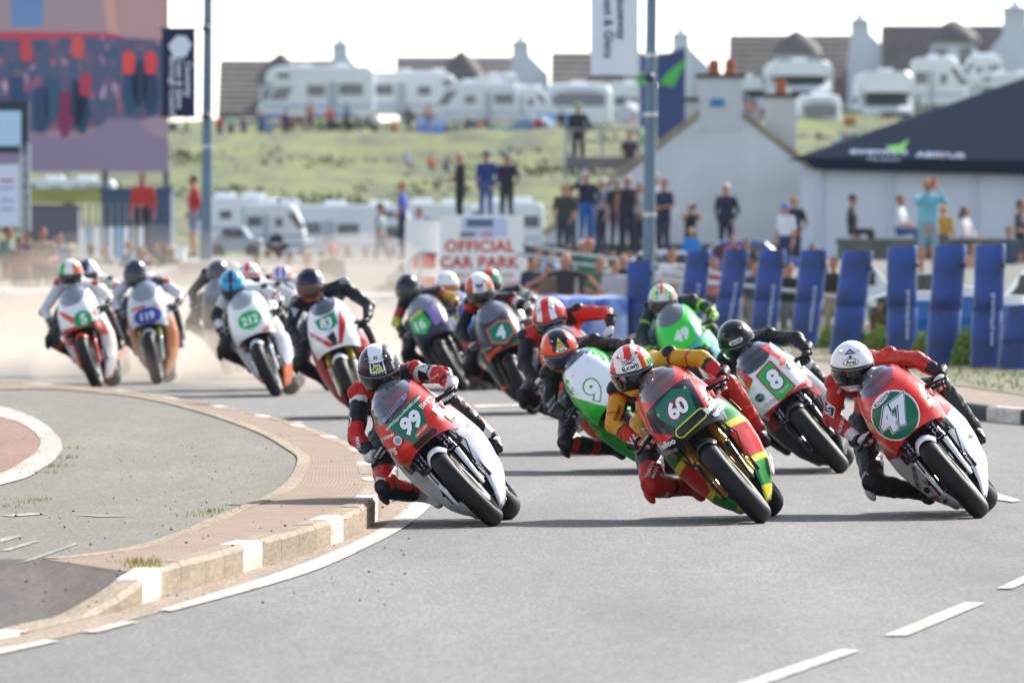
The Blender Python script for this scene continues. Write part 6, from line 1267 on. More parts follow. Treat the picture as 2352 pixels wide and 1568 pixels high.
# ================================================================ car park sign, flags, scaffold tower, railings
def sign():
    Y = 178
    for x0_, x1_, t, b, lab, main in ((930, 1012, 508, 690, 'narrow white board with red panels beside the car park sign', 0), (1010, 1203, 494, 690, 'white board reading OFFICIAL CAR PARK in red', 1)):
        yy = Y + (.25 if not main else 0); a = at(x0_, t, yy); c = at(x1_, b, yy); r = empty('sign_board', ((a.x + c.x) / 2, yy, c.z)); w_ = c.x - a.x; h = a.z - c.z; P = lambda px, py: (at(px, py, yy).x - r.location.x, at(px, py, yy).z - r.location.z)
        mb = MB(); mb.box((0, .03, h / 2), (w_, .04, h)); mb.build('board', M('#f4f3f2', .6, var=.04, k=.95), r, smooth=0)
        for s in (-.42, .42): mb = MB(); mb.tube([(s * w_, .1, -.6), (s * w_, .1, h)], .03, 8); mb.build('post', metal('#8a8e90'), r)
        red = M('#cc3a2a', .6)
        if main:
            for tx, px, py, sz in (('OFFICIAL', 1102, 565, .20), ('CAR PARK', 1102, 602, .20)):
                q = P(px, py); flat_text(tx, sz, red, 'lettering', r, (q[0], -.005, q[1]), bold=.028, space=1.06)
            a2, b2 = P(1060, 500), P(1165, 545); mb = MB(); mb.box(((a2[0] + b2[0]) / 2, .004, (a2[1] + b2[1]) / 2), (b2[0] - a2[0], .012, a2[1] - b2[1])); mb.build('printed_panel', M('#c2cbe6', .7), r, smooth=0)
            q = P(1102, 512); mb = MB(); mb.box((q[0], -.01, q[1]), (.47, .01, .14)); mb.build('logo_box', M('#5a6a88', .7), r, smooth=0); flat_text('BRIGGS', .10, M('#d8dcec', .7), 'lettering', r, (q[0], -.02, q[1]), bold=.02) if 0 else None
            q = P(1075, 539); flat_text('NW', .10, M('#20243a', .7), 'lettering', r, (q[0], -.012, q[1]), bold=.03, shear=.3); q = P(1118, 538); flat_text('200', .10, M('#c98a94', .7), 'lettering', r, (q[0], -.012, q[1]), bold=.03)
            q = P(1105, 632); flat_text('TUESDAY £10.00   FRIDAY £10.00', .055, red, 'lettering', r, (q[0], -.005, q[1]), bold=.03); q = P(1105, 650); flat_text('THURSDAY £10.00  SATURDAY £10.00', .055, red, 'lettering', r, (q[0], -.005, q[1]), bold=.03)
        else:
            for (x_, y_, X_, Y_) in ((948, 585, 1000, 616), (945, 636, 1000, 668)): a2, b2 = P(x_, y_), P(X_, Y_); mb = MB(); mb.box(((a2[0] + b2[0]) / 2, .004, (a2[1] + b2[1]) / 2), (b2[0] - a2[0], .012, a2[1] - b2[1])); mb.build('red_panel', red, r, smooth=0)
            q = P(973, 602); flat_text('HTML', .10, M('#f0e4e0', .7), 'lettering', r, (q[0], -.008, q[1]), bold=.02) if 0 else None
        tag(r, lab, 'sign', 'car park sign boards')
sign()
def steel_pipe(pts, lab):
    r = empty('railing', pts[0]); o = V(pts[0]); mb = MB(); mb.tube([V(p) - o for p in pts], .03, 8); mb.build('rail', metal('#8f989c', .4), r)
    for p in pts[1:-1]: mb = MB(); mb.tube([V(p) - o, V((p[0], p[1], -.1)) - o], .03, 8); mb.build('post', metal('#8f989c', .4), r)
    tag(r, lab, 'railing')
steel_pipe([at(1200, 560, 176), at(1330, 585, 172), at(1460, 602, 168), at(1560, 612, 166), at(1700, 640, 160)], 'grey steel hand rail running right from the car park sign')
steel_pipe([at(1190, 582, 174), at(1320, 606, 171), at(1450, 622, 168), at(1560, 632, 165), at(1700, 660, 160)], 'lower grey rail running right from the car park sign')
steel_pipe([at(935, 690, 172), at(940, 600, 172), at(965, 580, 172), at(1005, 584, 172)], 'bent grey pipe in front of the narrow sign board')
steel_pipe([at(1560, 648, 158), at(1700, 655, 154), at(1850, 672, 150), at(1960, 690, 148)], 'grey guard rail behind the blue posts')
def scaffold():
    Y = 262; r = empty('camera_platform', (at(1385, 600, Y).x, Y, .7)); x0 = r.location.x; P = lambda px, py, y=0: V((at(px, py, Y).x - x0, y, at(px, py, Y).z - .7)); st = metal('#7c8288', .4)
    for px in (1302, 1385, 1470):
        for y in (0, 1.8): q = P(px, 296); mb = MB(); mb.tube([(q.x, y, 0), (q.x, y, q.z)], .035, 8); mb.build('upright', st, r)
    for py in (298, 325): a, b = P(1302, py), P(1470, py); mb = MB(); mb.tube([(a.x, 0, a.z), (b.x, 0, b.z)], .03, 8); mb.build('guard_rail', st, r)
    a, b = P(1300, 362), P(1480, 388); mb = MB(); mb.box(((a.x + b.x) / 2, .9, (a.z + b.z) / 2), (b.x - a.x, 2.0, a.z - b.z)); mb.build('deck', M('#5c5a5c', .9, var=.3, vs=3), r, smooth=0)
    mb = MB(); p, q = P(1310, 362), P(1400, 600); mb.tube([(p.x, 0, p.z), (q.x, 0, 0)], .025, 6); mb.build('brace', st, r); tag(r, 'scaffold camera platform left of the tall lamp post', 'platform')
scaffold()
def flag(pts, Y, col, lab, mast):
    r = empty('feather_flag', V((at(mast, 300, Y).x, Y, at(mast, 300, Y).z))); o = V(r.location)
    mb = MB(); vs, fs = tri2d([pts]); mb.add([at(x, y, Y) - o for x, y in vs], fs); mb.build('cloth', M(col, .8, k=.9), r, smooth=0, solid=.03)
    mb = MB(); mb.tube([at(mast, 330, Y) - o, at(mast, min(p[1] for p in pts) - 4, Y) - o], .06, 8); mb.build('mast', M('#c8ccd4', .5), r)
    q = at(sum(p[0] for p in pts) / len(pts), 170, Y) - o
    for dz in (0, -2.6): mb = MB(); mb.add([q + V(v) for v in ((-.5, -.08, dz - .4), (.1, -.08, dz - .55), (.7, -.08, dz + .7), (-.1, -.08, dz + .1))], [(0, 1, 2, 3)]); mb.build('green_arrow', M('#45b84a', .7), r, smooth=0)
    tag(r, lab, 'flag', 'tall blue flags with green arrows')
flag([(1470, 128), (1500, 122), (1500, 300), (1470, 290)], 425, '#2b4494', 'narrow blue flag just left of the tall lamp post', 1468)
flag([(1508, 130), (1575, 108), (1575, 310), (1508, 330)], 420, '#27407f', 'wide blue flag with green arrows right of the tall lamp post', 1577)
# windbreaks, tents and tables of the campers
def windbreak(x0_, x1_, t, b, Y, lab, cols=('#3a78d8', '#e8d87a', '#3a78d8')):
    a = at(x0_, t, Y); c = at(x1_, b, Y); r = empty('windbreak', (a.x, Y, c.z)); w_ = c.x - a.x; h = a.z - c.z; n = max(2, int(w_ / 1.2))
    mb = MB()
    for k in range(3): mb.grid(lambda u, v, k=k: V((u * w_, .2 * math.sin(u * n * PI), (k + v) / 3 * h)), n * 4, 1, k)
    mb.build('striped_cloth', [M(q, .8) for q in cols], r, smooth=0, solid=.02)
    for i in range(n + 1): mb = MB(); mb.tube([(i / n * w_, 0, -.1), (i / n * w_, 0, h + .15)], .025, 6); mb.build('pole', M('#c8b088', .7), r)
    tag(r, lab, 'windbreak', 'striped windbreaks on the hilltop')
windbreak(595, 645, 262, 292, 472, 'blue and yellow windbreak at the left of the hilltop'); windbreak(715, 815, 262, 290, 474, 'blue and yellow windbreak in front of the leftmost motorhome')
windbreak(1060, 1215, 292, 312, 470, 'low blue and yellow windbreak in front of the rounded caravan'); windbreak(1215, 1330, 262, 290, 478, 'pale blue windbreak near the camera platform', ('#58a4e8', '#8fc4ee', '#58a4e8'))
windbreak(955, 1030, 270, 318, 471, 'plain blue windbreak below the long caravan', ('#6f8fd8', '#7f9ae0', '#a8c0e8'))
def tent(x, w_, top, bot, Y, col, lab):
    a = at(x - w_ / 2, top, Y); c = at(x + w_ / 2, bot, Y); r = empty('dome_tent', ((a.x + c.x) / 2, Y, c.z)); W_ = (c.x - a.x) / 2; h = a.z - c.z
    mb = MB(); mb.grid(lambda u, v: V((W_ * math.cos(PI * u), 1.6 * math.cos(PI * v), h * math.sin(PI * u) ** .8 * math.sin(PI * v) ** .8)), 16, 12); mb.build('fly_sheet', cloth(col), r, smooth=60)
    mb = MB(); mb.add([(-W_ * .3, -1.35, 0), (W_ * .3, -1.35, 0), (0, -1.15, h * .7)], [(0, 1, 2)]); mb.build('door_flap', cloth('#3c4c5c'), r, smooth=0, solid=.02); tag(r, lab, 'tent')
tent(1225, 120, 262, 332, 470, '#6f8fa8', 'blue grey dome tent left of the camera platform'); tent(1448, 60, 235, 290, 475, '#c8ccd0', 'pale tent beside the tall lamp post'); tent(512, 30, 370, 405, 420, '#c4ccd8', 'small pale tent low on the hillside by the banner lamp post')
# ================================================================ crash barriers, blue posts, shrubs
BL = M('#164aa8', .5, var=.4, vs=3.2, k=.72, col2='#11346f', bump=.35, bs=6, spec=.5)
def padded(xt, xb, top, bot, wpx, Y, lab, txt=True):
    a = at(xt, top, Y); b = at(xb, bot, Y); w_ = wpx / (F / Y); h = a.z - b.z; r = empty('padded_post', b); sh = (a.x - b.x) / h; th = .34
    R_ = Matrix(((1, 0, sh), (0, 1, 0), (0, 0, 1)))
    def sq(z, g=1.0): return [R_ @ V((x * w_ / 2 * g, y * th / 2 * g, z)) for x, y in [(math.copysign(abs(math.cos(t)) ** .7, math.cos(t)), math.copysign(abs(math.sin(t)) ** .7, math.sin(t))) for t in [2 * PI * (k + .5) / 24 for k in range(24)]]]
    jj = random.uniform(-.015, .015)
    for z0_, z1_, nm in ((0, .52, 'lower_pad'), (.53, 1.0, 'upper_pad')):
        z0_ *= h; z1_ *= h; mb = MB(); zs = [z0_, z0_ + .015] + [z0_ + (z1_ - z0_) * t for t in (.2, .4, .6, .8)] + [z1_ - .015, z1_]
        g = [.95, 1, 1.01, .99, 1.01, 1.0, 1, .95]; mb.loft([[p + V((jj if nm == 'upper_pad' else 0, 0, .01 * math.sin(p.x * 9))) for p in sq(z, q)] for z, q in zip(zs, g)])
        mb.build(nm, BL, r, smooth=50)
    mb = MB(); mb.loft([sq(h * .522 - .014, 1.015), sq(h * .522 + .014, 1.015)], caps=False); mb.build('strap', M('#4a2440' if random.random() < .3 else '#16305f', .6), r)
    mb = MB(); mb.box(R_ @ V((w_ * .46, -th * .4, h * .85)), (.05, .06, .04)); mb.build('buckle', M('#0c1424', .5), r, smooth=0)
    if txt:
        f = flat_text('www.airfence.co.uk', .055, M('#b8c4dc', .6), 'lettering', r, R_ @ V((w_ * .14, -th / 2 - .016, h * .46)), R_ @ V((0, 0, 1)), (-1, 0, 0), bold=.02)
    tag(r, lab, 'padded post', 'blue padded posts lining the bend'); return r
PD = [(1470, 1468, 598, 795, 60, 152, 'leftmost blue padded post under the thick lamp post', False), (1604, 1578, 577, 800, 58, 149.6, 'second blue padded post from the left, leaning right', True), (1694, 1655, 572, 804, 57, 147, 'third blue padded post from the left, leaning most', True),
      (1776, 1748, 575, 812, 62, 143, 'blue padded post behind the 8 rider left side', True), (1870, 1843, 574, 822, 64, 138, 'blue padded post right behind the black helmet', True), (1973, 1936, 577, 838, 72, 131, 'unlettered leaning blue padded post left of the white helmet', False),
      (2075, 2070, 566, 855, 70, 125.7, 'upright blue padded post behind the white helmet of rider 47', True), (2182, 2160, 564, 870, 75, 120, 'dark blue unlettered padded post second from the right group', False), (2272, 2262, 563, 876, 70, 118, 'upright lettered blue padded post beside the big green bush', True), (2358, 2334, 700, 880, 96, 117, 'blue padded post cut by the right edge', False)]
for xt, xb, t, b, w_, Y, lab, tx in PD: padded(xt, xb, t, b, w_, Y, lab, tx)
# long low banner-wrapped barrier across the back of the bend, one run per wrap
def barrier(x0_, x1_, Y0, Y1, t0, t1, lab, col, blue):
    a = at(x0_, t0, Y0); b = at(x1_, t1, Y1); r = empty('crash_barrier', (a.x, Y0, 0)); d = V((b.x - a.x, Y1 - Y0, 0)); n = 24
    mb = MB(); mb.grid(lambda u, v: V((d.x * u, d.y * u - .30 - .03 * math.sin(u * 40 + v * 3), a.z * (v) * (1 + .015 * math.sin(u * 31)))), n, 5); mb.grid(lambda u, v: V((d.x * u, d.y * u - .30 + .7 * v, a.z * (1 + .015 * math.sin(u * 31)) + .04 * math.sin(v * PI))), n, 4); mb.build('wrap', col, r, smooth=60)
    mb = MB(); mb.box((d.x / 2, d.y / 2 + .1, a.z / 2 - .03), (abs(d.x), .5, a.z - .08)); mb.build('bales', M('#5a5c60', .9), r, smooth=0)
    mb = MB(); mb.grid(lambda u, v: V((d.x * u, d.y * u - .345 - .03 * math.sin(u * 40), a.z * (.70 + .30 * v) * (1 + .015 * math.sin(u * 31)))), n, 2); mb.build('top_band', blue, r, smooth=60)
    tag(r, lab, 'barrier', 'wrapped crash barriers across the bend')
WB = M('#aab4cc', .7, var=.25, vs=1.5); 
barrier(1130, 1440, 153, 152, 684, 684, 'blue and white wrapped barrier left of the leftmost blue post', M('#27468f', .6, var=.4, vs=2, col2='#b8c6e4'), M('#8fb0e4', .5, var=.5, vs=2.5, col2='#2b55b0'))
barrier(560, 1130, 158, 153, 676, 684, 'white topped grey barrier behind the middle of the pack', M('#a8a6a4', .7, var=.2), WB)
barrier(-200, 560, 165, 158, 664, 676, 'white topped grey barrier behind the left riders', M('#aaa8a6', .7, var=.2), M('#d4d8e4', .6))
def shrub(px, py, Y, w_, h, n, lab, z0=.13, dark=0):
    g = at(px, py, Y); r = empty('shrub', (g.x, Y, z0)); mb = MB(); st = MB()
    for _ in range(n):
        a = random.uniform(0, 2 * PI); q = random.random() ** .5; z = random.random(); p = V((math.cos(a) * q * w_ / 2 * (1 - .5 * z), math.sin(a) * q * w_ / 2.5, h * z * (1 - .35 * q) * random.uniform(.7, 1.1)))
        l = random.uniform(.03, .07); d = V((random.uniform(-1, 1), random.uniform(-1, 1), random.uniform(.2, 1.5))).normalized(); s = d.cross(V((random.random(), random.random(), .3))).normalized() * l * .3
        mb.add([p - s, p + s, p + d * l], [(0, 1, 2)], random.choice((0, 0, 1, 2)))
    mb.build('foliage', [M('#7f9a3a', .7, k=.75), M('#5a7a30', .8, k=.6), M('#a8bc58', .7, k=.8)], r, smooth=0)
    for i in range(9): a = random.uniform(0, 2 * PI); st.tube([(0, 0, -.05), (math.cos(a) * w_ * .15, math.sin(a) * w_ * .15, h * .4), (math.cos(a) * w_ * .3, math.sin(a) * w_ * .25, h * .75)], [.012, .008, .004], 5)
    st.build('stems', M('#5a4a34', .9), r); tag(r, lab, 'shrub', 'green shrubs growing between the blue posts')
shrub(2330, 800, 119, .9, .66, 5200, 'large green bush beside the rightmost posts'); shrub(2218, 800, 119.6, .42, .50, 1800, 'small bright green bush between the two right posts'); shrub(2120, 800, 124, .4, .38, 1500, 'green bush right of the post behind the white helmet')
shrub(2020, 800, 130, .55, .40, 1900, 'low green bush left of the post behind the white helmet'); shrub(1905, 800, 136, .4, .34, 1200, 'low green bush between the middle blue posts'); shrub(1985, 800, 131, .35, .32, 900, 'small bush at the foot of the unlettered leaning post')
mb = MB()
for i in range(9000):
    t = random.random(); y = 101 + 62 * t; k = min(range(len(rl)), key=lambda q: abs(rl[q].y - y)) if i % 50 == 0 else k
    x = rl[k].x + 1.2 + random.random() ** .7 * 3.2; yy = rl[k].y + random.uniform(-1.2, 1.2); h = random.uniform(.02, .06)
    p = V((x, yy, .14)); s = V((random.uniform(-.02, .02), random.uniform(-.02, .02), 0)); s *= .5; mb.add([p - s, p + s, p + V((random.uniform(-.03, .03), random.uniform(-.03, .03), h))], [(0, 1, 2)])
tag(mb.build('verge_grass', M('#8a9648', .9, var=.4, vs=3, k=.7), smooth=0), 'rough grass along the foot of the blue posts', 'grass', kind='stuff')
# scrub on the hillside
mb = MB()
for i in range(70):
    gx = random.uniform(-60, 20); gy = random.uniform(350, 480); gz = terr(gx, gy); w_ = random.uniform(.6, 2.4)
    for _ in range(60):
        p = V((gx + random.gauss(0, w_), gy + random.gauss(0, w_ * 1.5), 0)); p.z = terr(p.x, p.y) + random.uniform(0, .35); l = random.uniform(.15, .4); d = V((random.uniform(-1, 1), random.uniform(-1, 1), random.uniform(.1, 1))).normalized() * l
        mb.add([p, p + V((l * .5, 0, .05)), p + d], [(0, 1, 2)])
tag(mb.build('scrub', M('#5a6a34', 1, var=.3, vs=.5, k=.38, spec=0), smooth=0), 'low dark scrub in patches on the grassy hillside', 'scrub', kind='stuff')
# blue drums behind the right posts
for x, t, lab in ((2128, 690, 'blue drum left of the unlettered dark post'), (2210, 680, 'blue drum between the two right posts'), (2310, 700, 'blue drum right of the last upright post')):
    Y = 127; a = at(x, t, Y); r = empty('drum', (a.x, Y, .1)); h = a.z - .1; mb = MB(); mb.loft([[V((q * math.cos(s), q * math.sin(s), z * h)) for s in [2 * PI * i / 20 for i in range(20)]] for q, z in ((.27, 0), (.29, .02), (.28, .3), (.295, .33), (.28, .36), (.28, .64), (.295, .67), (.28, .7), (.29, .98), (.27, 1))]); mb.build('drum_body', M('#1f62a8', .5), r, smooth=40)
    mb = MB(); mb.tube([(0, 0, h), (0, 0, h + .12)], .26, 20); mb.build('white_bag', M('#e6e8ee', .7), r, smooth=30); tag(r, lab, 'drum')
# ================================================================ spectators
for args in ((1222, 590, 168, 1.5, 'front', 30, ('#2a3550', '#3a3a40', SK, '#3a2c26'), 'person in navy right of the car park sign behind the barrier'), (1262, 604, 164, 1.5, 'stand', -30, ('#77604f', '#3a3a40', SK, '#2a2422'), 'person in brown behind the barrier beside the spread arms'),
             (1378, 590, 165, 1.6, 'front', 0, ('#5a6e50', '#3a3a40', SK, '#6a5a48'), 'person in moss green leaning at the rail'), (1412, 596, 163, 1.6, 'stand', 20, ('#b8bcc8', '#3a3a40', SK, '#4a3a30'), 'person in light grey at the rail left of the first blue post'),
             (1432, 584, 168, 1.6, 'hip', 0, ('#20242c', '#3a3a40', SK, '#c8a078'), 'fair haired person in black at the rail'), (1640, 590, 165, 1.55, 'front', 0, ('#c8506a', '#3a4a6a', SK, '#5a4030'), 'person in rose top between the second and third posts'),
             (1733, 600, 160, 1.5, 'stand', 0, ('#3c4454', '#8a8276', SK, '#3a2e28'), 'person in slate top between the third and fourth posts'), (1812, 600, 158, 1.6, 'stand', 20, ('#17191e', '#6a6a6e', SK, '#2a2420'), 'person in black between the fourth and fifth posts'),
             (1915, 590, 160, 1.65, 'front', -20, ('#2a241e', '#a89a84', SK, '#4a3428'), 'person in dark brown jacket right of the fifth post'), (2022, 690, 150, 1.1, 'stand', 0, ('#5a4434', '#3a3a40', SK, '#6a4a34'), 'child in brown between the posts left of the white helmet'),
             (2235, 560, 196, 1.5, 'stand', 10, ('#d8a090', '#3a4a6a', SK, '#8a6a50'), 'person in peach top behind the right posts'), (2318, 520, 200, 1.6, 'stand', 0, ('#4a5a6a', '#3a4a6a', SK, '#2a2422'), 'person in steel blue near the right edge'),
             (590, 586, 190, 1.5, 'stand', 0, ('#5a5f6a', '#4a4a50', SK, '#3a3430'), 'person in dull grey behind the wall left of the red top'), (1500, 560, 170, 1.5, 'front', 0, ('#3a4a44', '#4a4a50', SK, '#7a6a5a'), 'person in deep green just right of the lamp post foot'),
             (135, 535, 188, 1.6, 'stand', 10, ('#9a9aa8', '#4a4a50', SK, '#5a4a40'), 'person in pale grey fourth from the left edge'), (45, 545, 182, 1.5, 'stand', 30, ('#8a5a5a', '#4a4a50', SK, '#4a3a30'), 'person in dull red between the sage and violet ones')):
    person(*args)
P_ = person; G2 = 'people on the hilltop by the caravans'
P_(328, 397, 219, 1.83, 'stand', -5, ('#c8342e', '#2a2a2e', SK, '#3a2c26'), 'man in red jacket and black trousers beside the blue container', sleeve=1.1)
P_(444, 403, 221, 1.80, 'pockets', -75, ('#c8342e', '#8a98b0', SK, '#3a2c26'), 'man in red jacket and grey shorts beside the left lamp post', sleeve=1.1, shorts=True)
P_(18, 520, 190, 1.7, 'hip', 60, ('#7a8f84', '#3a3a40', SK, '#6a4a38'), 'person in sage green top at the left edge')
P_(62, 530, 186, 1.66, 'front', -30, ('#4a4a8a', '#3a3a40', SK, '#6a4a38'), 'person in violet top second from the left edge')
P_(98, 522, 184, 1.68, 'front', 20, ('#b89a86', '#3a3a40', SK, '#7a5a40'), 'person in beige top third from the left edge')
P_(874, 466, 226, 1.78, 'walk', 70, ('#a8b4b8', '#4a5f7e', SK, '#5a4038'), 'man in pale grey shirt and jeans walking along the wall')
P_(924, 416, 228, 1.80, 'hip', -100, ('#1f56c0', '#24304e', SK, '#b08a6a'), 'man in bright blue t-shirt left of the car park sign', build=.92)
P_(963, 476, 224, 1.70, 'stand', -40, ('#dfe4f0', '#3a4a6a', SK, '#7a6a60'), 'person in white shirt peering over the narrow sign board')
P_(1057, 350, 235, 1.78, 'front', -70, ('#20262c', '#20242a', SK, '#d8b89a'), 'bald man in black jacket, left of the three above the sign', sleeve=1.1)
P_(1117, 346, 235, 1.80, 'pockets', -25, ('#1f3a86', '#3a5a94', SK, '#2a3a6a'), 'man in navy pullover and blue cap, middle of the three above the sign', hair='cap', sleeve=1.1)
P_(1164, 351, 235, 1.80, 'behind', -20, ('#1a2036', '#22242c', SK, '#7a8498'), 'man in black t-shirt and grey cap, right of the three above the sign', hair='cap')
P_(1296, 422, 226, 1.76, 'pockets', -15, ('#333c34', '#26344e', SK, '#8a7a5a'), 'man in dark olive jacket over a blue shirt, leftmost of the crowd by the cottage', sleeve=.5, build=1.08)
P_(1347, 392, 230, 1.86, 'phone1', 10, ('#141c38', '#1f63b0', SK, '#9a9490'), 'tall man in navy top and bright blue jeans holding up a phone', hair='cap', sleeve=1.1, build=1.08, extra=held('#d0d4da', 'pale phone held up by the tall man in bright blue jeans'))
P_(1384, 408, 233, 1.80, 'stand', -60, ('#98a0a8', '#20284a', SK, '#e8dcd8'), 'white haired man in grey pullover behind the phone holder', sleeve=1.1)
P_(1416, 408, 232, 1.80, 'stand', 30, ('#1c2430', '#1c2440', SK, '#98a4a0'), 'man in grey cap and black top beside the tattooed man', hair='cap')
P_(1441, 404, 229, 1.82, 'stand', 15, ('#1f2036', '#1c2440', '#b07a62', '#c8b0a0'), 'tattooed man in black sleeveless vest left of the lamp post', sleeve=.02)
P_(1470, 420, 236, 1.76, 'stand', 15, ('#b4c0cc', '#1c2440', SK, '#4a3a34'), 'man in pale top mostly hidden left of the lamp post')
P_(1506, 400, 229, 1.84, 'stand', -10, ('#eef0f2', '#1c2440', SK, '#c89a80'), 'man in white t-shirt half hidden by the lamp post')
P_(1526, 411, 228, 1.80, 'front', -40, ('#1c2c50', '#202c4e', SK, '#7a5440'), 'man in navy t-shirt right of the lamp post')
P_(1586, 468, 226, 1.45, 'phone', 10, ('#20262c', '#282a36', SK, '#d8c0b0'), 'photographer in black and green shirt raising a camera', extra=held('#15171b', 'black camera held up by the kid in black and green', 'camera', (.14, .09, .10)))
P_(1589, 523, 200, 1.30, 'stand', 20, ('#2a86d8', '#2a3a6a', SK, '#d8b890'), 'blond boy in bright blue hoodie in front of the photographer', sleeve=1.1)
P_(1668, 421, 227, 1.80, 'pockets', -20, ('#1a2340', '#1a2040', SK, '#f0ecea'), 'white haired man in dark navy suit standing by the cottage wall', sleeve=1.1, build=1.06)
P_(1684, 542, 190, 1.20, 'stand', 25, ('#d84a6a', '#2a3a6a', SK, '#d8a878'), 'blonde child in pink behind the leaning posts')
P_(1715, 548, 188, 1.45, 'armup', 0, ('#2a2c34', '#2a3a6a', SK, '#4a3a30'), 'person raising an arm with a phone behind the blue posts')
P_(1804, 467, 200, 1.55, 'stand', -40, ('#eef0f6', '#26406a', SK, '#4a72d0'), 'boy in white shirt and bright blue cap', hair='cap')
P_(1824, 450, 222, 1.74, 'pockets', -20, ('#20283a', '#22283a', SK, '#b08a68'), 'young man in dark t-shirt behind the boy in the blue cap')
P_(1868, 560, 172, 1.70, 'front', 10, ('#1e2024', '#77706a', SK, '#4a4038'), 'crouching looking person in black behind the middle posts', build=1.1)
P_(1958, 447, 222.3, 1.75, 'sit', 75, ('#24282c', '#24282c', SK, '#20283a'), 'man in black with beanie sitting on the stone wall', hair='beanie', sleeve=1.1)
P_(2068, 448, 222.3, 1.72, 'sitlean', 70, ('#eceff6', '#3a5a9a', SK, '#7a5848'), 'man in white t-shirt sitting on the stone wall')
P_(2131, 409, 176, 1.84, 'phone', 12, ('#7cc6d8', '#8aa6b8', SK, '#6a4a3c'), 'bald bearded man in turquoise top filming with a red phone', hair='bald', sleeve=1.1, shorts=True, build=1.08, extra=held('#c02a28', 'red phone held by the man in the turquoise top'))
P_(2166, 470, 223, 1.68, 'sit', 170, ('#d0a040', '#3a4a6a', SK, '#d0a040'), 'person in mustard yellow sitting behind the turquoise man', sleeve=1.1)
P_(2216, 474, 222.3, 1.64, 'sitlean', 65, ('#e8e6e2', '#a8a8a8', SK, '#5a3428'), 'long haired woman in white sitting on the wall', hair='long', sleeve=1.1)
P_(2344, 460, 205, 1.78, 'front', 70, ('#20263a', '#20263a', SK, '#5a4034'), 'person in dark clothes at the right edge')
P_(1352, 548, 172, 1.72, 'stand', 20, ('#3a7a5a', '#3a3a40', SK, '#d87a6a'), 'person in green top and pink cap by the hand rail', hair='cap')
P_(1336, 552, 176, 1.70, 'stand', 0, ('#38404c', '#3a3a40', SK, '#d8d8d4'), 'grey haired person beside the pink cap by the hand rail')
P_(1300, 582, 160, 1.62, 'reach', 10, ('#3a2e3c', '#c8684a', SK, '#e8a890'), 'person with both arms spread behind the barrier')
P_(1543, 570, 166, 1.66, 'front', 0, ('#eceef4', '#6a7a8a', SK, '#4a3828'), 'brown haired person in white bending between the first two posts')
P_(706, 580, 176, 1.66, 'stand', -20, ('#d8585c', '#5a5a60', SK, '#5a4038'), 'person in red top behind the dust')
P_(762, 560, 180, 1.72, 'stand', 10, ('#4a4c50', '#5a5a60', SK, '#e05a4a'), 'person in orange cap and dark jacket behind the dust', hair='cap')
P_(664, 590, 184, 1.6, 'stand', 0, ('#6a6a74', '#5a5a60', SK, '#4a4040'), 'dark haired person seen over the 212 pack')
P_(1328, 236, 262.8, 1.82, 'hip', 15, ('#161c28', '#161c28', SK, '#7ab86a'), 'camera operator in black with green headphones on the platform', hair='cap', sleeve=1.1, cat='camera operator', group='crew on the camera platform')
P_(1446, 300, 263.2, 1.5, 'stand', 15, ('#3a2430', '#2a2a34', SK, '#3a2c30'), 'person in dark maroon at the right of the camera platform', group='crew on the camera platform')
crowd_cols = (('tan', '#b09878'), ('teal', '#2f7a80'), ('maroon', '#6a2434'), ('pale blue', '#a8c0dc'), ('black', '#1c1d22'), ('cream', '#dcd4c0'), ('orange', '#d8682c'), ('forest green', '#2c5038'), ('grey', '#7c8088'), ('white', '#e8eaee'))
k_ = 0
for where, x0_, x1_, t_, Y_, n_ in (('between the sign and the first blue post', 1215, 1455, 566, 182, 8), ('between the blue posts', 1530, 1920, 590, 176, 8), ('on the left wall behind the dust', 150, 420, 560, 198, 7), ('by the lower row of caravans', 590, 860, 572, 232, 8), ('in the group by the cottage', 1280, 1550, 428, 238, 6)):
    for i in range(n_):
        cn, cc = crowd_cols[(i * 3 + k_) % 10]; x = x0_ + (x1_ - x0_) * (i + random.uniform(.15, .85)) / n_
        person(x, t_ + random.uniform(-8, 12), Y_ + random.uniform(-2, 2), random.uniform(1.55, 1.8), random.choice(('stand', 'hip', 'front', 'pockets', 'phone', 'behind')), random.uniform(-80, 80), (cc, random.choice(('#2a3044', '#4a5a78', '#5a5650')), random.choice((SK, '#d8a488', '#a87458')), random.choice(('#4a3a30', '#8a6a48', '#2a2624', '#d8c8a8'))), 'onlooker in a %s top %s' % (cn, where), hair=random.choice(('short', 'short', 'cap', 'long')), sleeve=random.choice((.4, 1.1)), vox=.026)
    k_ += 1
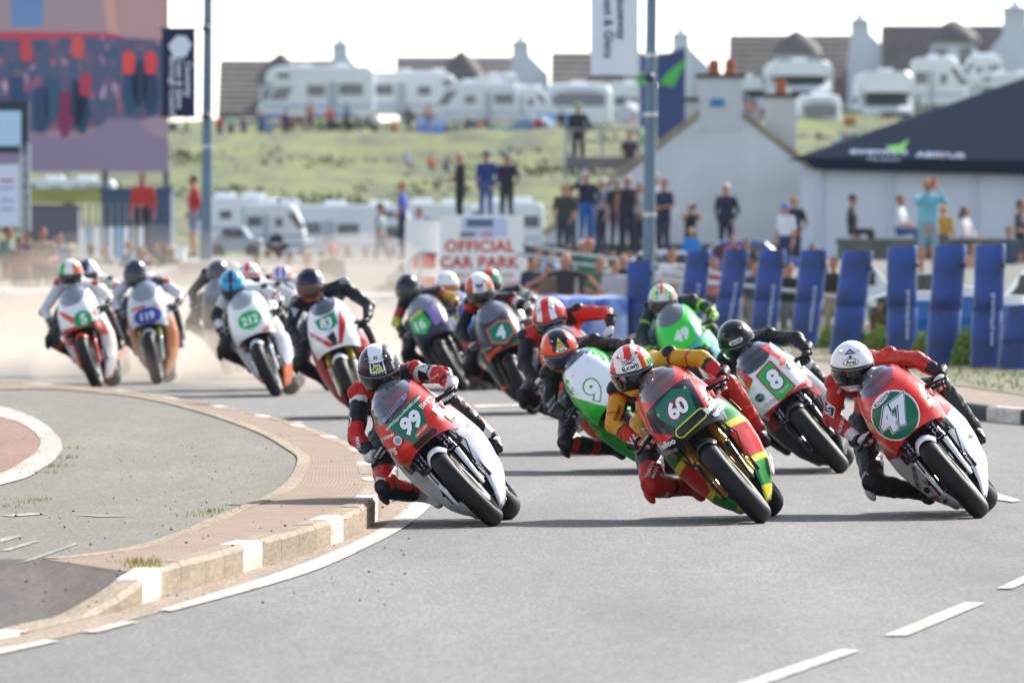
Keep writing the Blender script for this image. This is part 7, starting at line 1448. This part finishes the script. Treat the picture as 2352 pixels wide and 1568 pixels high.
hill = [(600, 252, 1.7, '#4a5a88', '#3a5a8a', 'person in slate blue standing left of the hilltop windbreak'), (656, 250, 1.7, '#3a4a60', '#2a3a4a', 'dark clothed person standing before the motorhome cab'), (712, 232, 1.6, '#c88a7a', '#8a5a5a', 'person in pale pink at the motorhome door'),
        (757, 242, 1.6, '#e04a3a', '#3a3a5a', 'person in bright red among the hilltop campers'), (796, 236, 1.6, '#5a90a0', '#4a4a5a', 'person in teal right of the red one on the hilltop'), (768, 268, 1.2, '#2a2c4a', '#2a2a3a', 'seated person in navy below the red one'),
        (803, 270, 1.2, '#3a2a6a', '#2a2a3a', 'seated person in deep violet on the hilltop'), (827, 290, 1.1, '#e4e6f4', '#4a5ad0', 'person in white and blue sitting on the grass crest'), (884, 298, 1.1, '#e8dcd8', '#3a3a4a', 'pale clothed person sitting on the crest below the long caravan'),
        (938, 240, 1.6, '#2a4a54', '#2a3a4a', 'person in dark teal before the long caravan'), (984, 232, 1.5, '#e0b0a0', '#8a7aa0', 'person in blush top before the rounded caravan'), (934, 345, 1.15, '#8a9ad8', '#5a6a9a', 'person in lilac sitting on the hillside'),
        (990, 355, 1.15, '#e8603a', '#4a4a6a', 'person in orange sitting on the hillside'), (1024, 362, 1.1, '#4a4e78', '#3a3a5a', 'person in indigo sitting right of the orange one'), (545, 382, 1.1, '#d8605a', '#3a4a6a', 'person in coral sitting near the small pale tent'),
        (565, 388, 1.0, '#2a4468', '#3a4a6a', 'person in dark blue lying back near the small pale tent'), (1026, 285, 1.5, '#4a3a58', '#5a8a98', 'person in plum by the rounded caravan'), (1046, 282, 1.5, '#3a8a90', '#a8d8d8', 'person in aqua by the rounded caravan'), (1258, 282, 1.5, '#a8b0e8', '#3a3a5a', 'person in pale lilac beside the dome tent'),
        (1215, 272, 1.5, '#7a7ab8', '#3a3a5a', 'person in mauve in front of the dome tent'), (1456, 262, 1.6, '#e8c0c0', '#5a7ac0', 'person in rose top near the tall lamp post'), (1900, 292, 1.5, '#5a5a88', '#4a4a6a', 'person in grey blue beside the caravan left of the marquee'), (1745, 250, 1.6, '#a89aa8', '#5a5a7a', 'person in dusty mauve behind the cottage roof'), (1408, 318, 1.1, '#e05a8a', '#4a3a6a', 'person in magenta sitting behind the camera platform')]
cw = ('sky blue', '#6aa8e0'), ('cream', '#e0d8c0'), ('crimson', '#c02840'), ('black', '#1c1e24'), ('lime', '#a0c840'), ('beige', '#c8b090'), ('purple', '#6a3a8a'), ('white', '#eceef2'), ('ochre', '#c89030'), ('charcoal', '#3a3e46'), ('salmon', '#e08a78'), ('mint', '#9ad0b8')
spots = [(620, 270, 0), (640, 262, 1), (672, 268, 2), (690, 262, 3), (735, 262, 4), (782, 288, 5), (848, 262, 6), (862, 255, 7), (905, 272, 8), (1075, 262, 9), (1105, 268, 10), (1150, 275, 11), (1195, 288, 0), (1280, 268, 1), (1290, 250, 3), (1238, 262, 2), (1395, 305, 5), (1425, 296, 7), (1478, 290, 9), (1710, 240, 0), (1722, 228, 10), (1880, 300, 3), (1944, 262, 2), (1958, 255, 8), (2110, 262, 6), (395, 268, 9), (412, 275, 7), (428, 270, 4), (505, 262, 2), (530, 258, 11), (560, 262, 6)]
for i, (x, t, c_) in enumerate(spots):
    wh = 'left of the banner lamp post' if x < 470 else 'beside the leftmost house' if x < 580 else 'before the leftmost motorhome' if x < 800 else 'below the long caravan' if x < 960 else 'below the rounded caravan' if x < 1200 else 'near the camera platform' if x < 1500 else 'behind the cottage roof' if x < 1800 else 'above the marquee peak'
    hill.append((x, t, random.choice((1.5, 1.6, 1.15)), cw[c_][1], random.choice(('#2a3044', '#4a5a78', '#5a5650')), 'small figure in %s top on the hilltop %s' % (cw[c_][0], wh)))
for x, t, h, c1, c2, lab in hill:
    yy = 468 if t < 300 else (455 if t < 330 else 405)
    P_(x, t, yy, h, random.choice(('stand', 'hip', 'front')) if h > 1.25 else 'sit', random.uniform(-60, 60), (c1, c2, SK, random.choice(('#4a3a30', '#8a6a48', '#2a2624', '#d8c8a8'))), lab, group=G2, vox=.045)
# ================================================================ haze over the whole place, dust behind the pack
def volume(name, mb, col, dens, lab, ani=0.3):
    o = mb.build(name, M('#ffffff'), smooth=0); m = bpy.data.materials.new(name); m.use_nodes = True; n = m.node_tree
    for x in list(n.nodes):
        if x.type != 'OUTPUT_MATERIAL': n.nodes.remove(x)
    pv = n.nodes.new('ShaderNodeVolumePrincipled'); pv.inputs['Color'].default_value = col; pv.inputs['Density'].default_value = dens; pv.inputs['Anisotropy'].default_value = ani
    n.links.new(pv.outputs[0], [x for x in n.nodes if x.type == 'OUTPUT_MATERIAL'][0].inputs['Volume'])
    o.data.materials.clear(); o.data.materials.append(m); tag(o, lab, kind='stuff'); o['category'] = 'haze' if name == 'haze' else 'dust'; return o
mb = MB(); mb.box((0, 1500, -8), (2400, 3200, 60)); volume('haze', mb, (.80, .86, 1, 1), .00004, 'pale sea haze filling the air over the whole course')
for x, py, Y, rx, ry, rz, dn in ((250, 850, 118, .9, 6, .45, .12), (395, 845, 121, .8, 6, .5, .10), (560, 850, 118, 1.0, 6, .5, .10), (690, 850, 113, .9, 6, .45, .11), (60, 790, 134, 1.3, 8, .8, .06), (1085, 860, 116, .8, 6, .5, .10), (180, 760, 128, 3.2, 16, 1.0, .05), (520, 740, 132, 2.4, 16, 1.25, .055), (330, 660, 150, 3.0, 9, 1.7, .024), (820, 720, 136, 1.6, 14, 1.6, .045), (1020, 800, 124, 1.3, 14, .9, .045), (80, 700, 150, 3, 9, 1.3, .03)):
    c_ = at(x, py, Y); mb = MB(); mb.ell((c_.x, Y, .15), (rx, ry, rz), n=28, m=16); volume('dust_cloud', mb, (.80, .70, .60, 1), dn * .5, 'pale brown dust hanging behind the riders at px %d' % x if 0 else 'pale brown dust thrown up around the rear of the pack', .2)
    bpy.context.view_layer.objects
for o in C.objects:
    if o.name.startswith('dust_cloud'): o['group'] = 'dust thrown up round the rear of the pack'
